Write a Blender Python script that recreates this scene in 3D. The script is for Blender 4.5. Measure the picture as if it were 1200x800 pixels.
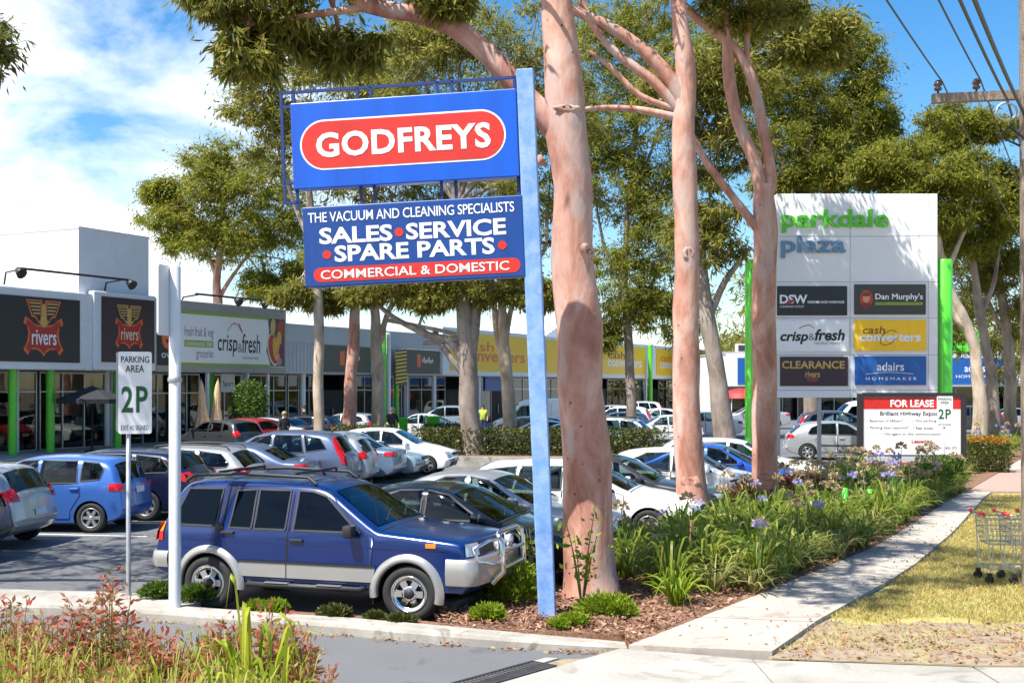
import bpy, bmesh, math, random
import numpy as np
from mathutils import Vector, Matrix, noise as mnoise

for _o in list(bpy.data.objects):
    bpy.data.objects.remove(_o)
SC = bpy.context.scene
COL = SC.collection
R = math.radians
rnd = random.Random(7)
NR = np.random.default_rng(7)

# ---------------------------------------------------------------- camera, sky, sun, exposure
H, F, HX, HY = 2.85, 1400.0, 600.0, 452.0       # eye height (m), focal length and horizon of the 1200 px wide photograph
cam_d = bpy.data.cameras.new('camera')
cam = bpy.data.objects.new('camera', cam_d)
COL.objects.link(cam)
cam.location = (0, 0, H)
cam.rotation_euler = (R(90), 0, 0)
cam_d.sensor_width = 36.0
cam_d.lens = F / 1200 * 36.0
cam_d.shift_y = (HY - 400) / 1200
cam_d.clip_start = 0.05
cam_d.clip_end = 6000
SC.camera = cam

SUN_DIR = Vector((-0.74, -0.67, 0)).normalized()      # horizontal direction towards the sun
SUN_EL = R(60)
sv = Vector((SUN_DIR.x * math.cos(SUN_EL), SUN_DIR.y * math.cos(SUN_EL), math.sin(SUN_EL)))
sun_d = bpy.data.lights.new('sun', 'SUN')
sun_d.energy = 4.4
sun_d.angle = R(0.5)
sun_d.color = (1.0, 0.955, 0.88)
sun = bpy.data.objects.new('sun', sun_d)
COL.objects.link(sun)
sun.rotation_euler = (-sv).to_track_quat('-Z', 'Y').to_euler()

world = bpy.data.worlds.new('World')
SC.world = world
world.use_nodes = True
wn = world.node_tree
for n in list(wn.nodes):
    wn.nodes.remove(n)
wo = wn.nodes.new('ShaderNodeOutputWorld')
bg = wn.nodes.new('ShaderNodeBackground')
sky = wn.nodes.new('ShaderNodeTexSky')
sky.sky_type = 'NISHITA'
sky.sun_disc = False
sky.sun_elevation = SUN_EL
sky.sun_rotation = math.atan2(SUN_DIR.x, SUN_DIR.y)
sky.altitude = 0
sky.air_density = 1.0
sky.dust_density = 0.3
sky.ozone_density = 2.0
bg.inputs['Strength'].default_value = 0.15
hs = wn.nodes.new('ShaderNodeHueSaturation')
hs.inputs['Saturation'].default_value = 1.4
hs.inputs['Value'].default_value = 0.60
wn.links.new(sky.outputs[0], hs.inputs['Color'])
# broken fair-weather cloud, thicker to the left of the view
tc = wn.nodes.new('ShaderNodeTexCoord')
sep = wn.nodes.new('ShaderNodeSeparateXYZ')
wn.links.new(tc.outputs['Generated'], sep.inputs[0])
mp = wn.nodes.new('ShaderNodeMapping')
mp.inputs['Scale'].default_value = (1.0, 1.0, 1.9)
mp.inputs['Location'].default_value = (0.35, 0.1, 0.2)
wn.links.new(tc.outputs['Generated'], mp.inputs[0])
nz = wn.nodes.new('ShaderNodeTexNoise')
nz.inputs['Scale'].default_value = 5.2
nz.inputs['Detail'].default_value = 9
nz.inputs['Roughness'].default_value = 0.56
nz.inputs['Distortion'].default_value = 0.25
wn.links.new(mp.outputs[0], nz.inputs['Vector'])
def wmath(op, a, b):
    m = wn.nodes.new('ShaderNodeMath')
    m.operation = op
    for i, v in enumerate((a, b)):
        if isinstance(v, (int, float)):
            m.inputs[i].default_value = v
        else:
            wn.links.new(v, m.inputs[i])
    return m.outputs[0]
lo = wmath('MULTIPLY', sep.outputs['X'], -0.62)
hi = wmath('MULTIPLY', sep.outputs['Z'], -0.36)
cov = wmath('ADD', wmath('ADD', nz.outputs['Fac'], lo), hi)
cr = wn.nodes.new('ShaderNodeValToRGB')
cr.color_ramp.elements[0].position = 0.475
cr.color_ramp.elements[0].color = (0, 0, 0, 1)
cr.color_ramp.elements[1].position = 0.70
cr.color_ramp.elements[1].color = (1, 1, 1, 1)
wn.links.new(cov, cr.inputs[0])
mxw = wn.nodes.new('ShaderNodeMixRGB')
wn.links.new(cr.outputs[0], mxw.inputs[0])
wn.links.new(hs.outputs[0], mxw.inputs[1])
mxw.inputs[2].default_value = (4.6, 4.7, 4.9, 1)
wn.links.new(mxw.outputs[0], bg.inputs[0])
wn.links.new(bg.outputs[0], wo.inputs[0])

SC.view_settings.view_transform = 'Standard'
SC.view_settings.look = 'None'
SC.view_settings.gamma = 1
SC.view_settings.use_curve_mapping = False
SC.view_settings.exposure = 1.14
SC.render.engine = 'CYCLES'
SC.cycles.max_bounces = 6
SC.cycles.transparent_max_bounces = 10

# ---------------------------------------------------------------- helpers
def G(x, y, z=0.0):
    """the point of the ground (or of a level z) seen at a place of the photograph"""
    Y = F * (H - z) / (y - HY)
    return Vector(((x - HX) / F * Y, Y, z))

def P(x, y, Y):
    return Vector(((x - HX) / F * Y, Y, H - (y - HY) / F * Y))

def new_mat(name):
    m = bpy.data.materials.new(name)
    m.use_nodes = True
    return m, m.node_tree, m.node_tree.nodes['Principled BSDF']

def mat(name, col, rough=0.6, metal=0.0, var=0.12, scale=6.0, bump=0.0, bscale=40.0, coat=0.0, spec=0.5, stretch=None, detail=5.0):
    """principled material whose colour wanders a little with a noise; optional fine bump"""
    m, nt, b = new_mat(name)
    b.inputs['Roughness'].default_value = rough
    b.inputs['Metallic'].default_value = metal
    b.inputs['Specular IOR Level'].default_value = spec
    if coat:
        b.inputs['Coat Weight'].default_value = coat
        b.inputs['Coat Roughness'].default_value = 0.04
    c = Vector(col)
    if var > 0:
        t = nt.nodes.new('ShaderNodeTexCoord')
        vec = t.outputs['Object']
        if stretch:
            g = nt.nodes.new('ShaderNodeMapping')
            g.inputs['Scale'].default_value = stretch
            nt.links.new(vec, g.inputs[0])
            vec = g.outputs[0]
        n = nt.nodes.new('ShaderNodeTexNoise')
        n.inputs['Scale'].default_value = scale
        n.inputs['Detail'].default_value = detail
        n.inputs['Roughness'].default_value = 0.6
        nt.links.new(vec, n.inputs['Vector'])
        r = nt.nodes.new('ShaderNodeValToRGB')
        r.color_ramp.elements[0].position = 0.3
        r.color_ramp.elements[1].position = 0.7
        r.color_ramp.elements[0].color = (*[max(0, v * (1 - var)) for v in c], 1)
        r.color_ramp.elements[1].color = (*[min(1, v * (1 + var)) for v in c], 1)
        nt.links.new(n.outputs['Fac'], r.inputs[0])
        nt.links.new(r.outputs[0], b.inputs['Base Color'])
    else:
        b.inputs['Base Color'].default_value = (*c, 1)
    if bump > 0:
        t2 = nt.nodes.new('ShaderNodeTexCoord')
        n2 = nt.nodes.new('ShaderNodeTexNoise')
        n2.inputs['Scale'].default_value = bscale
        n2.inputs['Detail'].default_value = 6
        nt.links.new(t2.outputs['Object'], n2.inputs['Vector'])
        bp = nt.nodes.new('ShaderNodeBump')
        bp.inputs['Strength'].default_value = bump
        bp.inputs['Distance'].default_value = 0.02
        nt.links.new(n2.outputs['Fac'], bp.inputs['Height'])
        nt.links.new(bp.outputs[0], b.inputs['Normal'])
    return m

def ramp_mat(name, stops, scale, rough=0.8, bump=0.0, bscale=30.0, stretch=None, detail=8.0, rr=0.62, second=None, third=None):
    m, nt, b = new_mat(name)
    b.inputs['Roughness'].default_value = rough
    t = nt.nodes.new('ShaderNodeTexCoord')
    vec = t.outputs['Object']
    if stretch:
        g = nt.nodes.new('ShaderNodeMapping')
        g.inputs['Scale'].default_value = stretch
        nt.links.new(vec, g.inputs[0])
        vec = g.outputs[0]
    n = nt.nodes.new('ShaderNodeTexNoise')
    n.inputs['Scale'].default_value = scale
    n.inputs['Detail'].default_value = detail
    n.inputs['Roughness'].default_value = rr
    nt.links.new(vec, n.inputs['Vector'])
    r = nt.nodes.new('ShaderNodeValToRGB')
    els = r.color_ramp.elements
    while len(els) < len(stops):
        els.new(0.5)
    for e, (p, c) in zip(els, stops):
        e.position = p
        e.color = (*c, 1)
    nt.links.new(n.outputs['Fac'], r.inputs[0])
    out = r.outputs[0]
    if second:                                   # (scale, amount, colour): wide blotches over the first noise
        n3 = nt.nodes.new('ShaderNodeTexNoise')
        n3.inputs['Scale'].default_value = second[0]
        n3.inputs['Detail'].default_value = 4
        nt.links.new(t.outputs['Object'], n3.inputs['Vector'])
        r3 = nt.nodes.new('ShaderNodeValToRGB')
        r3.color_ramp.elements[0].position = 0.42
        r3.color_ramp.elements[1].position = 0.62
        r3.color_ramp.elements[1].color = (second[1],) * 3 + (1,)
        nt.links.new(n3.outputs['Fac'], r3.inputs[0])
        mx = nt.nodes.new('ShaderNodeMixRGB')
        nt.links.new(r3.outputs[0], mx.inputs[0])
        nt.links.new(out, mx.inputs[1])
        mx.inputs[2].default_value = (*second[2], 1)
        out = mx.outputs[0]
    if third:                                    # (scale, from, to, amount, colour): scattered stains with a shape of their own
        n4 = nt.nodes.new('ShaderNodeTexNoise')
        n4.inputs['Scale'].default_value = third[0]
        n4.inputs['Detail'].default_value = 7
        n4.inputs['Distortion'].default_value = 0.8
        nt.links.new(t.outputs['Object'], n4.inputs['Vector'])
        r4 = nt.nodes.new('ShaderNodeValToRGB')
        r4.color_ramp.elements[0].position = third[1]
        r4.color_ramp.elements[1].position = third[2]
        r4.color_ramp.elements[1].color = (third[3],) * 3 + (1,)
        nt.links.new(n4.outputs['Fac'], r4.inputs[0])
        m4 = nt.nodes.new('ShaderNodeMixRGB')
        nt.links.new(r4.outputs[0], m4.inputs[0])
        nt.links.new(out, m4.inputs[1])
        m4.inputs[2].default_value = (*third[4], 1)
        out = m4.outputs[0]
    nt.links.new(out, b.inputs['Base Color'])
    if bump > 0:
        n2 = nt.nodes.new('ShaderNodeTexNoise')
        n2.inputs['Scale'].default_value = bscale
        n2.inputs['Detail'].default_value = 6
        nt.links.new(t.outputs['Object'], n2.inputs['Vector'])
        bp = nt.nodes.new('ShaderNodeBump')
        bp.inputs['Strength'].default_value = bump
        bp.inputs['Distance'].default_value = 0.02
        nt.links.new(n2.outputs['Fac'], bp.inputs['Height'])
        nt.links.new(bp.outputs[0], b.inputs['Normal'])
    return m

def leaf_mat(name, cols, trans=0.35, rough=0.45):
    """each leaf takes its own colour from the range"""
    m, nt, b = new_mat(name)
    g = nt.nodes.new('ShaderNodeNewGeometry')
    r = nt.nodes.new('ShaderNodeValToRGB')
    els = r.color_ramp.elements
    while len(els) < len(cols):
        els.new(0.5)
    for i, (e, c) in enumerate(zip(els, cols)):
        e.position = i / (len(cols) - 1)
        e.color = (*c, 1)
    nt.links.new(g.outputs['Random Per Island'], r.inputs[0])
    nt.links.new(r.outputs[0], b.inputs['Base Color'])
    b.inputs['Roughness'].default_value = rough
    b.inputs['Specular IOR Level'].default_value = 0.3
    tr = nt.nodes.new('ShaderNodeBsdfTranslucent')
    nt.links.new(r.outputs[0], tr.inputs['Color'])
    ms = nt.nodes.new('ShaderNodeMixShader')
    ms.inputs[0].default_value = trans
    nt.links.new(b.outputs[0], ms.inputs[1])
    nt.links.new(tr.outputs[0], ms.inputs[2])
    nt.links.new(ms.outputs[0], nt.nodes['Material Output'].inputs['Surface'])
    return m

def tag(o, label=None, cat=None, group=None, kind=None):
    if label: o['label'] = label
    if cat: o['category'] = cat
    if group: o['group'] = group
    if kind: o['kind'] = kind
    return o

def empty(name, loc=(0, 0, 0), rz=0.0, label=None, cat=None, group=None, parent=None):
    o = bpy.data.objects.new(name, None)
    o.empty_display_size = 0.2
    COL.objects.link(o)
    o.location = loc
    o.rotation_euler = (0, 0, rz)
    o.parent = parent
    return tag(o, label, cat, group)

class MB:
    """collects faces and links them as one mesh object"""
    def __init__(s):
        s.v, s.f, s.m, s.sm = [], [], [], []
    def add(s, vs, fs, mi=0, smooth=False, M=None):
        b = len(s.v)
        if M is not None:
            vs = [M @ Vector(v) for v in vs]
        s.v.extend([tuple(v) for v in vs])
        for f in fs:
            s.f.append(tuple(i + b for i in f))
            s.m.append(mi)
            s.sm.append(smooth)
        return s
    def box(s, x0, x1, y0, y1, z0, z1, mi=0, M=None):
        vs = [(x0, y0, z0), (x1, y0, z0), (x1, y1, z0), (x0, y1, z0), (x0, y0, z1), (x1, y0, z1), (x1, y1, z1), (x0, y1, z1)]
        return s.add(vs, [(0, 3, 2, 1), (4, 5, 6, 7), (0, 1, 5, 4), (1, 2, 6, 5), (2, 3, 7, 6), (3, 0, 4, 7)], mi, False, M)
    def cbox(s, x0, x1, y0, y1, z0, z1, c=0.02, mi=0, M=None):
        """box with chamfered edges"""
        bm = bmesh.new()
        bmesh.ops.create_cube(bm, size=1)
        for v in bm.verts:
            v.co = Vector(((x0 + x1) / 2 + v.co.x * (x1 - x0), (y0 + y1) / 2 + v.co.y * (y1 - y0), (z0 + z1) / 2 + v.co.z * (z1 - z0)))
        bmesh.ops.bevel(bm, geom=bm.edges[:], offset=c, segments=2, affect='EDGES', profile=0.5)
        bm.verts.index_update()
        s.add([v.co.copy() for v in bm.verts], [[v.index for v in f.verts] for f in bm.faces], mi, False, M)
        bm.free()
        return s
    def prism(s, poly, y0, y1, mi=0, M=None, smooth=False):
        """polygon in x,z pushed from y0 (front) to y1"""
        n = len(poly)
        vs = [(p[0], y0, p[1]) for p in poly] + [(p[0], y1, p[1]) for p in poly]
        a = sum(poly[i][0] * poly[(i + 1) % n][1] - poly[(i + 1) % n][0] * poly[i][1] for i in range(n))
        fr = list(range(n)); bk = [n + i for i in range(n)][::-1]
        if a < 0:
            fr, bk = fr[::-1], bk[::-1]
        fs = [fr, bk]
        for i in range(n):
            j = (i + 1) % n
            fs.append((i, n + i, n + j, j) if a > 0 else (j, n + j, n + i, i))
        return s.add(vs, fs, mi, smooth, M)
    def plan(s, poly, z0, z1, mi=0, M=None):
        """polygon in x,y raised from z0 to z1"""
        n = len(poly)
        a = sum(poly[i][0] * poly[(i + 1) % n][1] - poly[(i + 1) % n][0] * poly[i][1] for i in range(n))
        if a < 0:
            poly = poly[::-1]
        vs = [(p[0], p[1], z0) for p in poly] + [(p[0], p[1], z1) for p in poly]
        fs = [list(range(n))[::-1], [n + i for i in range(n)]]
        for i in range(n):
            j = (i + 1) % n
            fs.append((i, j, n + j, n + i))
        return s.add(vs, fs, mi, False, M)
    def tube(s, pts, rad, n=10, mi=0, cap=True, M=None, squash=None):
        pts = [Vector(p) for p in pts]
        if not isinstance(rad, (list, tuple)):
            rad = [rad] * len(pts)
        vs, fs = [], []
        up = None
        for i, p in enumerate(pts):
            if i == 0: t = pts[1] - p
            elif i == len(pts) - 1: t = p - pts[i - 1]
            else: t = (pts[i + 1] - p).normalized() + (p - pts[i - 1]).normalized()
            if t.length < 1e-9: t = Vector((0, 0, 1))
            t.normalize()
            if up is None:
                up = Vector((0, 1, 0)) if abs(t.y) < 0.9 else Vector((1, 0, 0))
            a = (up - t * up.dot(t))
            if a.length < 1e-6: a = t.orthogonal()
            a.normalize()
            up = a
            b = t.cross(a)
            for k in range(n):
                w = 2 * math.pi * k / n
                r = rad[i]
                if callable(squash): r *= squash(i, w)
                vs.append(p + a * math.cos(w) * r + b * math.sin(w) * r)
        for i in range(len(pts) - 1):
            for k in range(n):
                k2 = (k + 1) % n
                fs.append((i * n + k, i * n + k2, (i + 1) * n + k2, (i + 1) * n + k))
        s.add(vs, fs, mi, True, M)
        if cap:
            s.add(vs[:n], [tuple(range(n))[::-1]], mi, False, M)
            s.add(vs[-n:], [tuple(range(n))], mi, False, M)
        return s
    def lathe(s, prof, n=24, mi=0, M=None, smooth=True):
        """profile of (radius, z) turned about z"""
        vs, fs = [], []
        for r, z in prof:
            for k in range(n):
                w = 2 * math.pi * k / n
                vs.append((r * math.cos(w), r * math.sin(w), z))
        for i in range(len(prof) - 1):
            for k in range(n):
                k2 = (k + 1) % n
                fs.append((i * n + k, i * n + k2, (i + 1) * n + k2, (i + 1) * n + k))
        return s.add(vs, fs, mi, smooth, M)
    def ball(s, c, r, n=10, mi=0, sc=(1, 1, 1), M=None):
        prof = [(math.sin(math.pi * i / n) * r, -math.cos(math.pi * i / n) * r) for i in range(n + 1)]
        T = Matrix.Translation(c) @ Matrix.Diagonal((*sc, 1))
        return s.lathe(prof, n + 2, mi, (M @ T) if M is not None else T)
    def mesh(s, name, mats):
        me = bpy.data.meshes.new(name)
        me.from_pydata(s.v, [], s.f)
        for m in (mats if isinstance(mats, (list, tuple)) else [mats]):
            me.materials.append(m)
        me.polygons.foreach_set('material_index', s.m)
        me.polygons.foreach_set('use_smooth', s.sm)
        me.update()
        return me
    def build(s, name, mats, parent=None, angle=None, loc=None):
        me = s.mesh(name, mats)
        if angle is not None:
            me.polygons.foreach_set('use_smooth', [True] * len(me.polygons))
            me.set_sharp_from_angle(angle=R(angle))
        return link(name, me, parent, loc)

def link(name, me, parent=None, loc=None):
    o = bpy.data.objects.new(name, me)
    COL.objects.link(o)
    o.parent = parent
    if loc is not None: o.location = loc
    return o

def copy_tree(o, parent=None):
    c = o.copy()
    COL.objects.link(c)
    c.parent = parent
    for ch in list(o.children):
        copy_tree(ch, c)
    return c

def bar(mb, a, b, w, h, mi=0):
    """square bar between two points"""
    a, b = Vector(a), Vector(b)
    d = b - a
    q = d.to_track_quat('X', 'Z').to_matrix().to_4x4()
    M = Matrix.Translation(a) @ q
    return mb.box(0, d.length, -w / 2, w / 2, -h / 2, h / 2, mi, M)

_font_cache = {}
def text_geo(s, bold=0.0, shear=0.0, spacing=1.0):
    k = (s, bold, shear, spacing)
    if k not in _font_cache:
        cu = bpy.data.curves.new('t', 'FONT')
        cu.body = s
        cu.offset = bold
        cu.shear = shear
        cu.space_character = spacing
        cu.resolution_u = 3
        o = bpy.data.objects.new('t', cu)
        COL.objects.link(o)
        dg = bpy.context.evaluated_depsgraph_get()
        me = o.evaluated_get(dg).to_mesh()
        vs = [tuple(v.co) for v in me.vertices]
        fs = [tuple(p.vertices) for p in me.polygons]
        o.evaluated_get(dg).to_mesh_clear()
        bpy.data.objects.remove(o)
        bpy.data.curves.remove(cu)
        _font_cache[k] = (vs, fs)
    return _font_cache[k]

def put_text(mb, s, x0, x1, z0, z1, y, mi=0, bold=0.0, shear=0.0, spacing=1.0, thick=0.0):
    """lettering fitted to a box of the x,z plane, facing -y"""
    vs, fs = text_geo(s, bold, shear, spacing)
    xs = [v[0] for v in vs]; ys = [v[1] for v in vs]
    ax, bx, ay, by = min(xs), max(xs), min(ys), max(ys)
    kx = (x1 - x0) / (bx - ax); kz = (z1 - z0) / (by - ay)
    mb.add([(x0 + (v[0] - ax) * kx, y, z0 + (v[1] - ay) * kz) for v in vs], fs, mi)
    if thick:
        ed = {}
        for f in fs:
            for i in range(len(f)):
                a, b = f[i], f[(i + 1) % len(f)]
                ed[(a, b)] = 1
        tr = lambda v, yy: (x0 + (v[0] - ax) * kx, yy, z0 + (v[1] - ay) * kz)
        for (a, b) in ed:
            if (b, a) not in ed:
                mb.add([tr(vs[a], y), tr(vs[b], y), tr(vs[b], y + thick), tr(vs[a], y + thick)], [(0, 1, 2, 3)], mi)

def rounded(x0, x1, z0, z1, r, n=8):
    pts = []
    for cx, cz, a0 in ((x1 - r, z0 + r, -90), (x1 - r, z1 - r, 0), (x0 + r, z1 - r, 90), (x0 + r, z0 + r, 180)):
        for i in range(n + 1):
            a = R(a0 + 90 * i / n)
            pts.append((cx + r * math.cos(a), cz + r * math.sin(a)))
    return pts

def flat(mb, poly, y, mi=0):
    a = sum(poly[i][0] * poly[(i + 1) % len(poly)][1] - poly[(i + 1) % len(poly)][0] * poly[i][1] for i in range(len(poly)))
    idx = list(range(len(poly)))
    if a < 0: idx = idx[::-1]
    mb.add([(p[0], y, p[1]) for p in poly], [idx], mi)

def np_mesh(name, verts, quads, m, smooth=False):
    """fast mesh from numpy arrays: verts (n,3), quads (k,4) or tris (k,3)"""
    me = bpy.data.meshes.new(name)
    k, w = quads.shape
    me.vertices.add(len(verts))
    me.vertices.foreach_set('co', verts.astype(np.float32).ravel())
    me.loops.add(k * w)
    me.loops.foreach_set('vertex_index', quads.astype(np.int32).ravel())
    me.polygons.add(k)
    me.polygons.foreach_set('loop_start', np.arange(0, k * w, w, dtype=np.int32))
    me.polygons.foreach_set('loop_total', np.full(k, w, dtype=np.int32))
    if smooth:
        me.polygons.foreach_set('use_smooth', np.ones(k, dtype=bool))
    me.materials.append(m)
    me.update(calc_edges=True)
    return me

def unit(a):
    return a / np.maximum(np.linalg.norm(a, axis=1, keepdims=True), 1e-9)

def leaf_quads(pos, d, length, width, up=0.0):
    """a pointed leaf (rhombus) at every pos along direction d"""
    n = len(pos)
    length = np.broadcast_to(length, n)[:, None]
    width = np.broadcast_to(width, n)[:, None]
    side = unit(np.cross(d, unit(NR.normal(size=(n, 3))) + np.array([0, 0, up])))
    a = pos
    c = pos + d * length
    mid = pos + d * length * 0.45
    nrm = np.cross(d, side)
    mid = mid + nrm * (length * 0.06)
    v = np.stack([a, mid - side * width / 2, c, mid + side * width / 2], axis=1).reshape(-1, 3)
    q = np.arange(n * 4).reshape(n, 4)
    return v, q

def blades(base, tip, width, bend, nseg=4, roll=None):
    """strap leaves: ribbons from base to tip that arch by bend (drop at the tip)"""
    n = len(base)
    d = tip - base
    side = unit(np.stack([-d[:, 1], d[:, 0], np.zeros(n)], axis=1) + NR.normal(size=(n, 3)) * 0.15)
    width = np.broadcast_to(width, n)
    bend = np.broadcast_to(bend, n)
    rows = []
    for i in range(nseg + 1):
        t = i / nseg
        hor = d * np.array([1, 1, 0]) * (t ** 1.25)
        ver = d * np.array([0, 0, 1]) * (1 - (1 - t) ** 1.7)
        c = base + hor + ver
        c[:, 2] -= bend * t ** 3
        w = width * (0.55 + 0.9 * t - 1.4 * t ** 3) * 0.5 if i < nseg else width * 0.03
        w = np.maximum(w, width * 0.03)
        rows.append(np.stack([c - side * w[:, None], c + side * w[:, None]], axis=1))
    v = np.stack(rows, axis=1).reshape(-1, 3)
    b = (np.arange(n) * (nseg + 1) * 2)[:, None]
    q = []
    for i in range(nseg):
        q.append(np.concatenate([b + 2 * i, b + 2 * i + 1, b + 2 * i + 3, b + 2 * i + 2], axis=1))
    return v, np.concatenate(q, axis=0)

def join_np(parts):
    vs, qs, o = [], [], 0
    for v, q in parts:
        vs.append(v); qs.append(q + o); o += len(v)
    return np.concatenate(vs), np.concatenate(qs)
# ---------------------------------------------------------------- the ground
M_ground = ramp_mat('dry_soil', [(0.3, (0.16, 0.12, 0.07)), (0.6, (0.22, 0.18, 0.10))], 0.6, 0.95)
M_asphalt = ramp_mat('car_park_asphalt', [(0.25, (0.085, 0.085, 0.09)), (0.5, (0.125, 0.125, 0.13)), (0.75, (0.165, 0.165, 0.168))], 22, 0.85, 0.25, 120,
                     second=(0.35, 0.6, (0.10, 0.10, 0.105)), third=(1.1, .60, .70, .55, (.05, .05, .052)))
M_drive = ramp_mat('driveway_asphalt', [(0.25, (0.085, 0.087, 0.095)), (0.5, (0.12, 0.122, 0.13)), (0.75, (0.16, 0.162, 0.17))], 40, 0.8, 0.3, 160,
                   second=(0.8, 0.5, (0.14, 0.14, 0.145)), third=(1.6, .60, .68, .5, (.06, .06, .062)))
M_kerb = ramp_mat('kerb_concrete', [(0.25, (0.26, 0.235, 0.20)), (0.5, (0.37, 0.345, 0.30)), (0.8, (0.45, 0.425, 0.38))], 7, 0.85, 0.3, 60,
                  second=(1.6, 0.7, (0.24, 0.22, 0.19)), third=(3.0, .58, .66, .7, (.14, .12, .10)))
M_path = ramp_mat('path_concrete', [(0.2, (0.31, 0.27, 0.225)), (0.5, (0.42, 0.375, 0.32)), (0.8, (0.49, 0.445, 0.39))], 12, 0.85, 0.3, 80,
                  second=(0.7, 0.6, (0.33, 0.29, 0.245)), third=(2.2, .58, .66, .5, (.22, .18, .14)))
M_cross = ramp_mat('crossover_concrete', [(0.2, (0.27, 0.255, 0.22)), (0.5, (0.38, 0.36, 0.32)), (0.8, (0.45, 0.43, 0.39))], 26, 0.88, 0.4, 90,
                   second=(0.9, 0.7, (0.27, 0.255, 0.225)), third=(1.8, .56, .66, .55, (.18, .165, .14)))
M_paver = mat('pink_paver', (0.36, 0.24, 0.19), 0.85, var=0.25, scale=14, bump=0.2)
M_soil = ramp_mat('bark_mulch', [(0.25, (0.07, 0.035, 0.02)), (0.5, (0.20, 0.10, 0.06)), (0.75, (0.34, 0.20, 0.13))], 30, 0.95, 0.8, 60)
M_lawn = ramp_mat('dry_lawn', [(0.25, (0.25, 0.20, 0.07)), (0.5, (0.40, 0.33, 0.11)), (0.75, (0.50, 0.43, 0.18))], 5, 0.95, 0.5, 80,
                  second=(0.7, 0.45, (0.17, 0.21, 0.05)))
M_dirt = ramp_mat('bare_dirt', [(0.25, (0.16, 0.115, 0.075)), (0.5, (0.27, 0.21, 0.145)), (0.8, (0.38, 0.31, 0.23))], 8, 0.95, 0.5, 50, third=(2.0, .52, .64, .6, (.33, .28, .11)))
M_white_line = mat('line_paint', (0.6, 0.6, 0.58), 0.7, var=0.2, scale=20)
M_iron = mat('cast_iron', (0.04, 0.04, 0.045), 0.6, var=0.3)

def struct(name, mb, m, angle=None):
    return tag(mb.build(name, m, angle=angle), kind='structure')

gd = MB(); gd.add([(-900, -80, -0.10), (900, -80, -0.10), (900, 2500, -0.10), (-900, 2500, -0.10)], [(0, 1, 2, 3)])
struct('ground', gd, M_ground)

kerb_px = [(-420, 706), (-120, 714), (0, 719), (80, 721), (200, 729), (300, 737), (400, 744), (520, 755), (600, 760), (670, 763.5), (718, 765), (735, 765)]
kf = [G(x, y, -0.05).xy for x, y in kerb_px]                       # the foot of the island kerb
def offset(line, d):
    out = []
    for i, p in enumerate(line):
        a = line[max(0, i - 1)]; b = line[min(len(line) - 1, i + 1)]
        t = (b - a).normalized()
        out.append(p + Vector((-t.y, t.x)) * d)
    return out
kb = offset(kf, 0.30)                                        # its back edge
bed_dir = Vector((0.46, 0.888))
bl0 = G(522, 724).xy
def bed_left(Y): return bl0.x + (Y - bl0.y) * bed_dir.x / bed_dir.y
PL = [G(742, 764).xy, G(860, 717).xy, G(1026, 647).xy, G(1113, 591).xy]
PR = [G(900, 777).xy, G(958, 736).xy, G(1064, 675).xy, G(1117, 629).xy, G(1153, 587).xy]
for k in range(1, 8):
    PL.append(PL[3] + Vector((0.47, 0.883)) * 6.0 * k)
    PR.append(PR[4] + Vector((0.47, 0.883)) * 6.0 * k)
def edge_x(line, Y):
    for a, b in zip(line[:-1], line[1:]):
        if a.y <= Y <= b.y:
            return a.x + (b.x - a.x) * (Y - a.y) / (b.y - a.y)
    a, b = (line[0], line[1]) if Y < line[0].y else (line[-2], line[-1])
    return a.x + (b.x - a.x) * (Y - a.y) / (b.y - a.y)

# car park: everything behind the island kerb, left of the garden bed
cp = MB()
pts = [p for p in kb if p.x < bl0.x + 0.1]
poly = [(-70, pts[0].y)] + [(p.x, p.y) for p in pts] + [(bl0.x + .15, bl0.y)] + [(bed_left(Y) + 0.05, Y) for Y in (20, 30, 40, 60)] + [(70, 60), (70, 170), (-70, 170)]
cp.add([(p[0], p[1], 0.0) for p in poly], [list(range(len(poly)))])
struct('car_park', cp, M_asphalt)
# driveway in front of the island
dv = MB()
cl = [G(515, 800), G(730, 766)]
cdir = (cl[1] - cl[0]).normalized()
cn = cl[0] - cdir * 6
poly = [(-40, 4), (cn.x, cn.y)] + [(cl[1].x, cl[1].y)] + [(p.x, p.y) for p in kf[::-1]] + [(-40, kf[0].y)]
dv.add([(p[0], p[1], -0.05) for p in poly], [list(range(len(poly)))])
struct('driveway', dv, M_drive)
# kerb with rounded nose, as a strip of sections
kb_mb = MB()
prof = [(0.0, -0.12), (0.0, 0.04), (0.02, 0.080), (0.05, 0.098), (0.28, 0.103), (0.30, 0.09), (0.30, -0.12)]
fine = []
for a, b in zip(kf[:-1], kf[1:]):
    n = max(1, int((b - a).length / 0.5))
    fine += [a + (b - a) * i / n for i in range(n)]
fine.append(kf[-1])
lines = []
for d, z in prof:
    ln = offset(fine, d)
    row = []
    for i, p in enumerate(ln):
        fall = 1.0
        if i > len(ln) - 5: fall = max(0.12, (len(ln) - 1 - i) / 4)      # the kerb dies away at its right end
        row.append((p.x, p.y, z * fall if z > 0 else z))
    lines.append(row)
n = len(fine)
for a, b in zip(lines[:-1], lines[1:]):
    kb_mb.add(a + b, [(i, i + 1, n + i + 1, n + i) for i in range(n - 1)], 0, False)
struct('kerb', kb_mb, M_kerb, angle=50)
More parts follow.
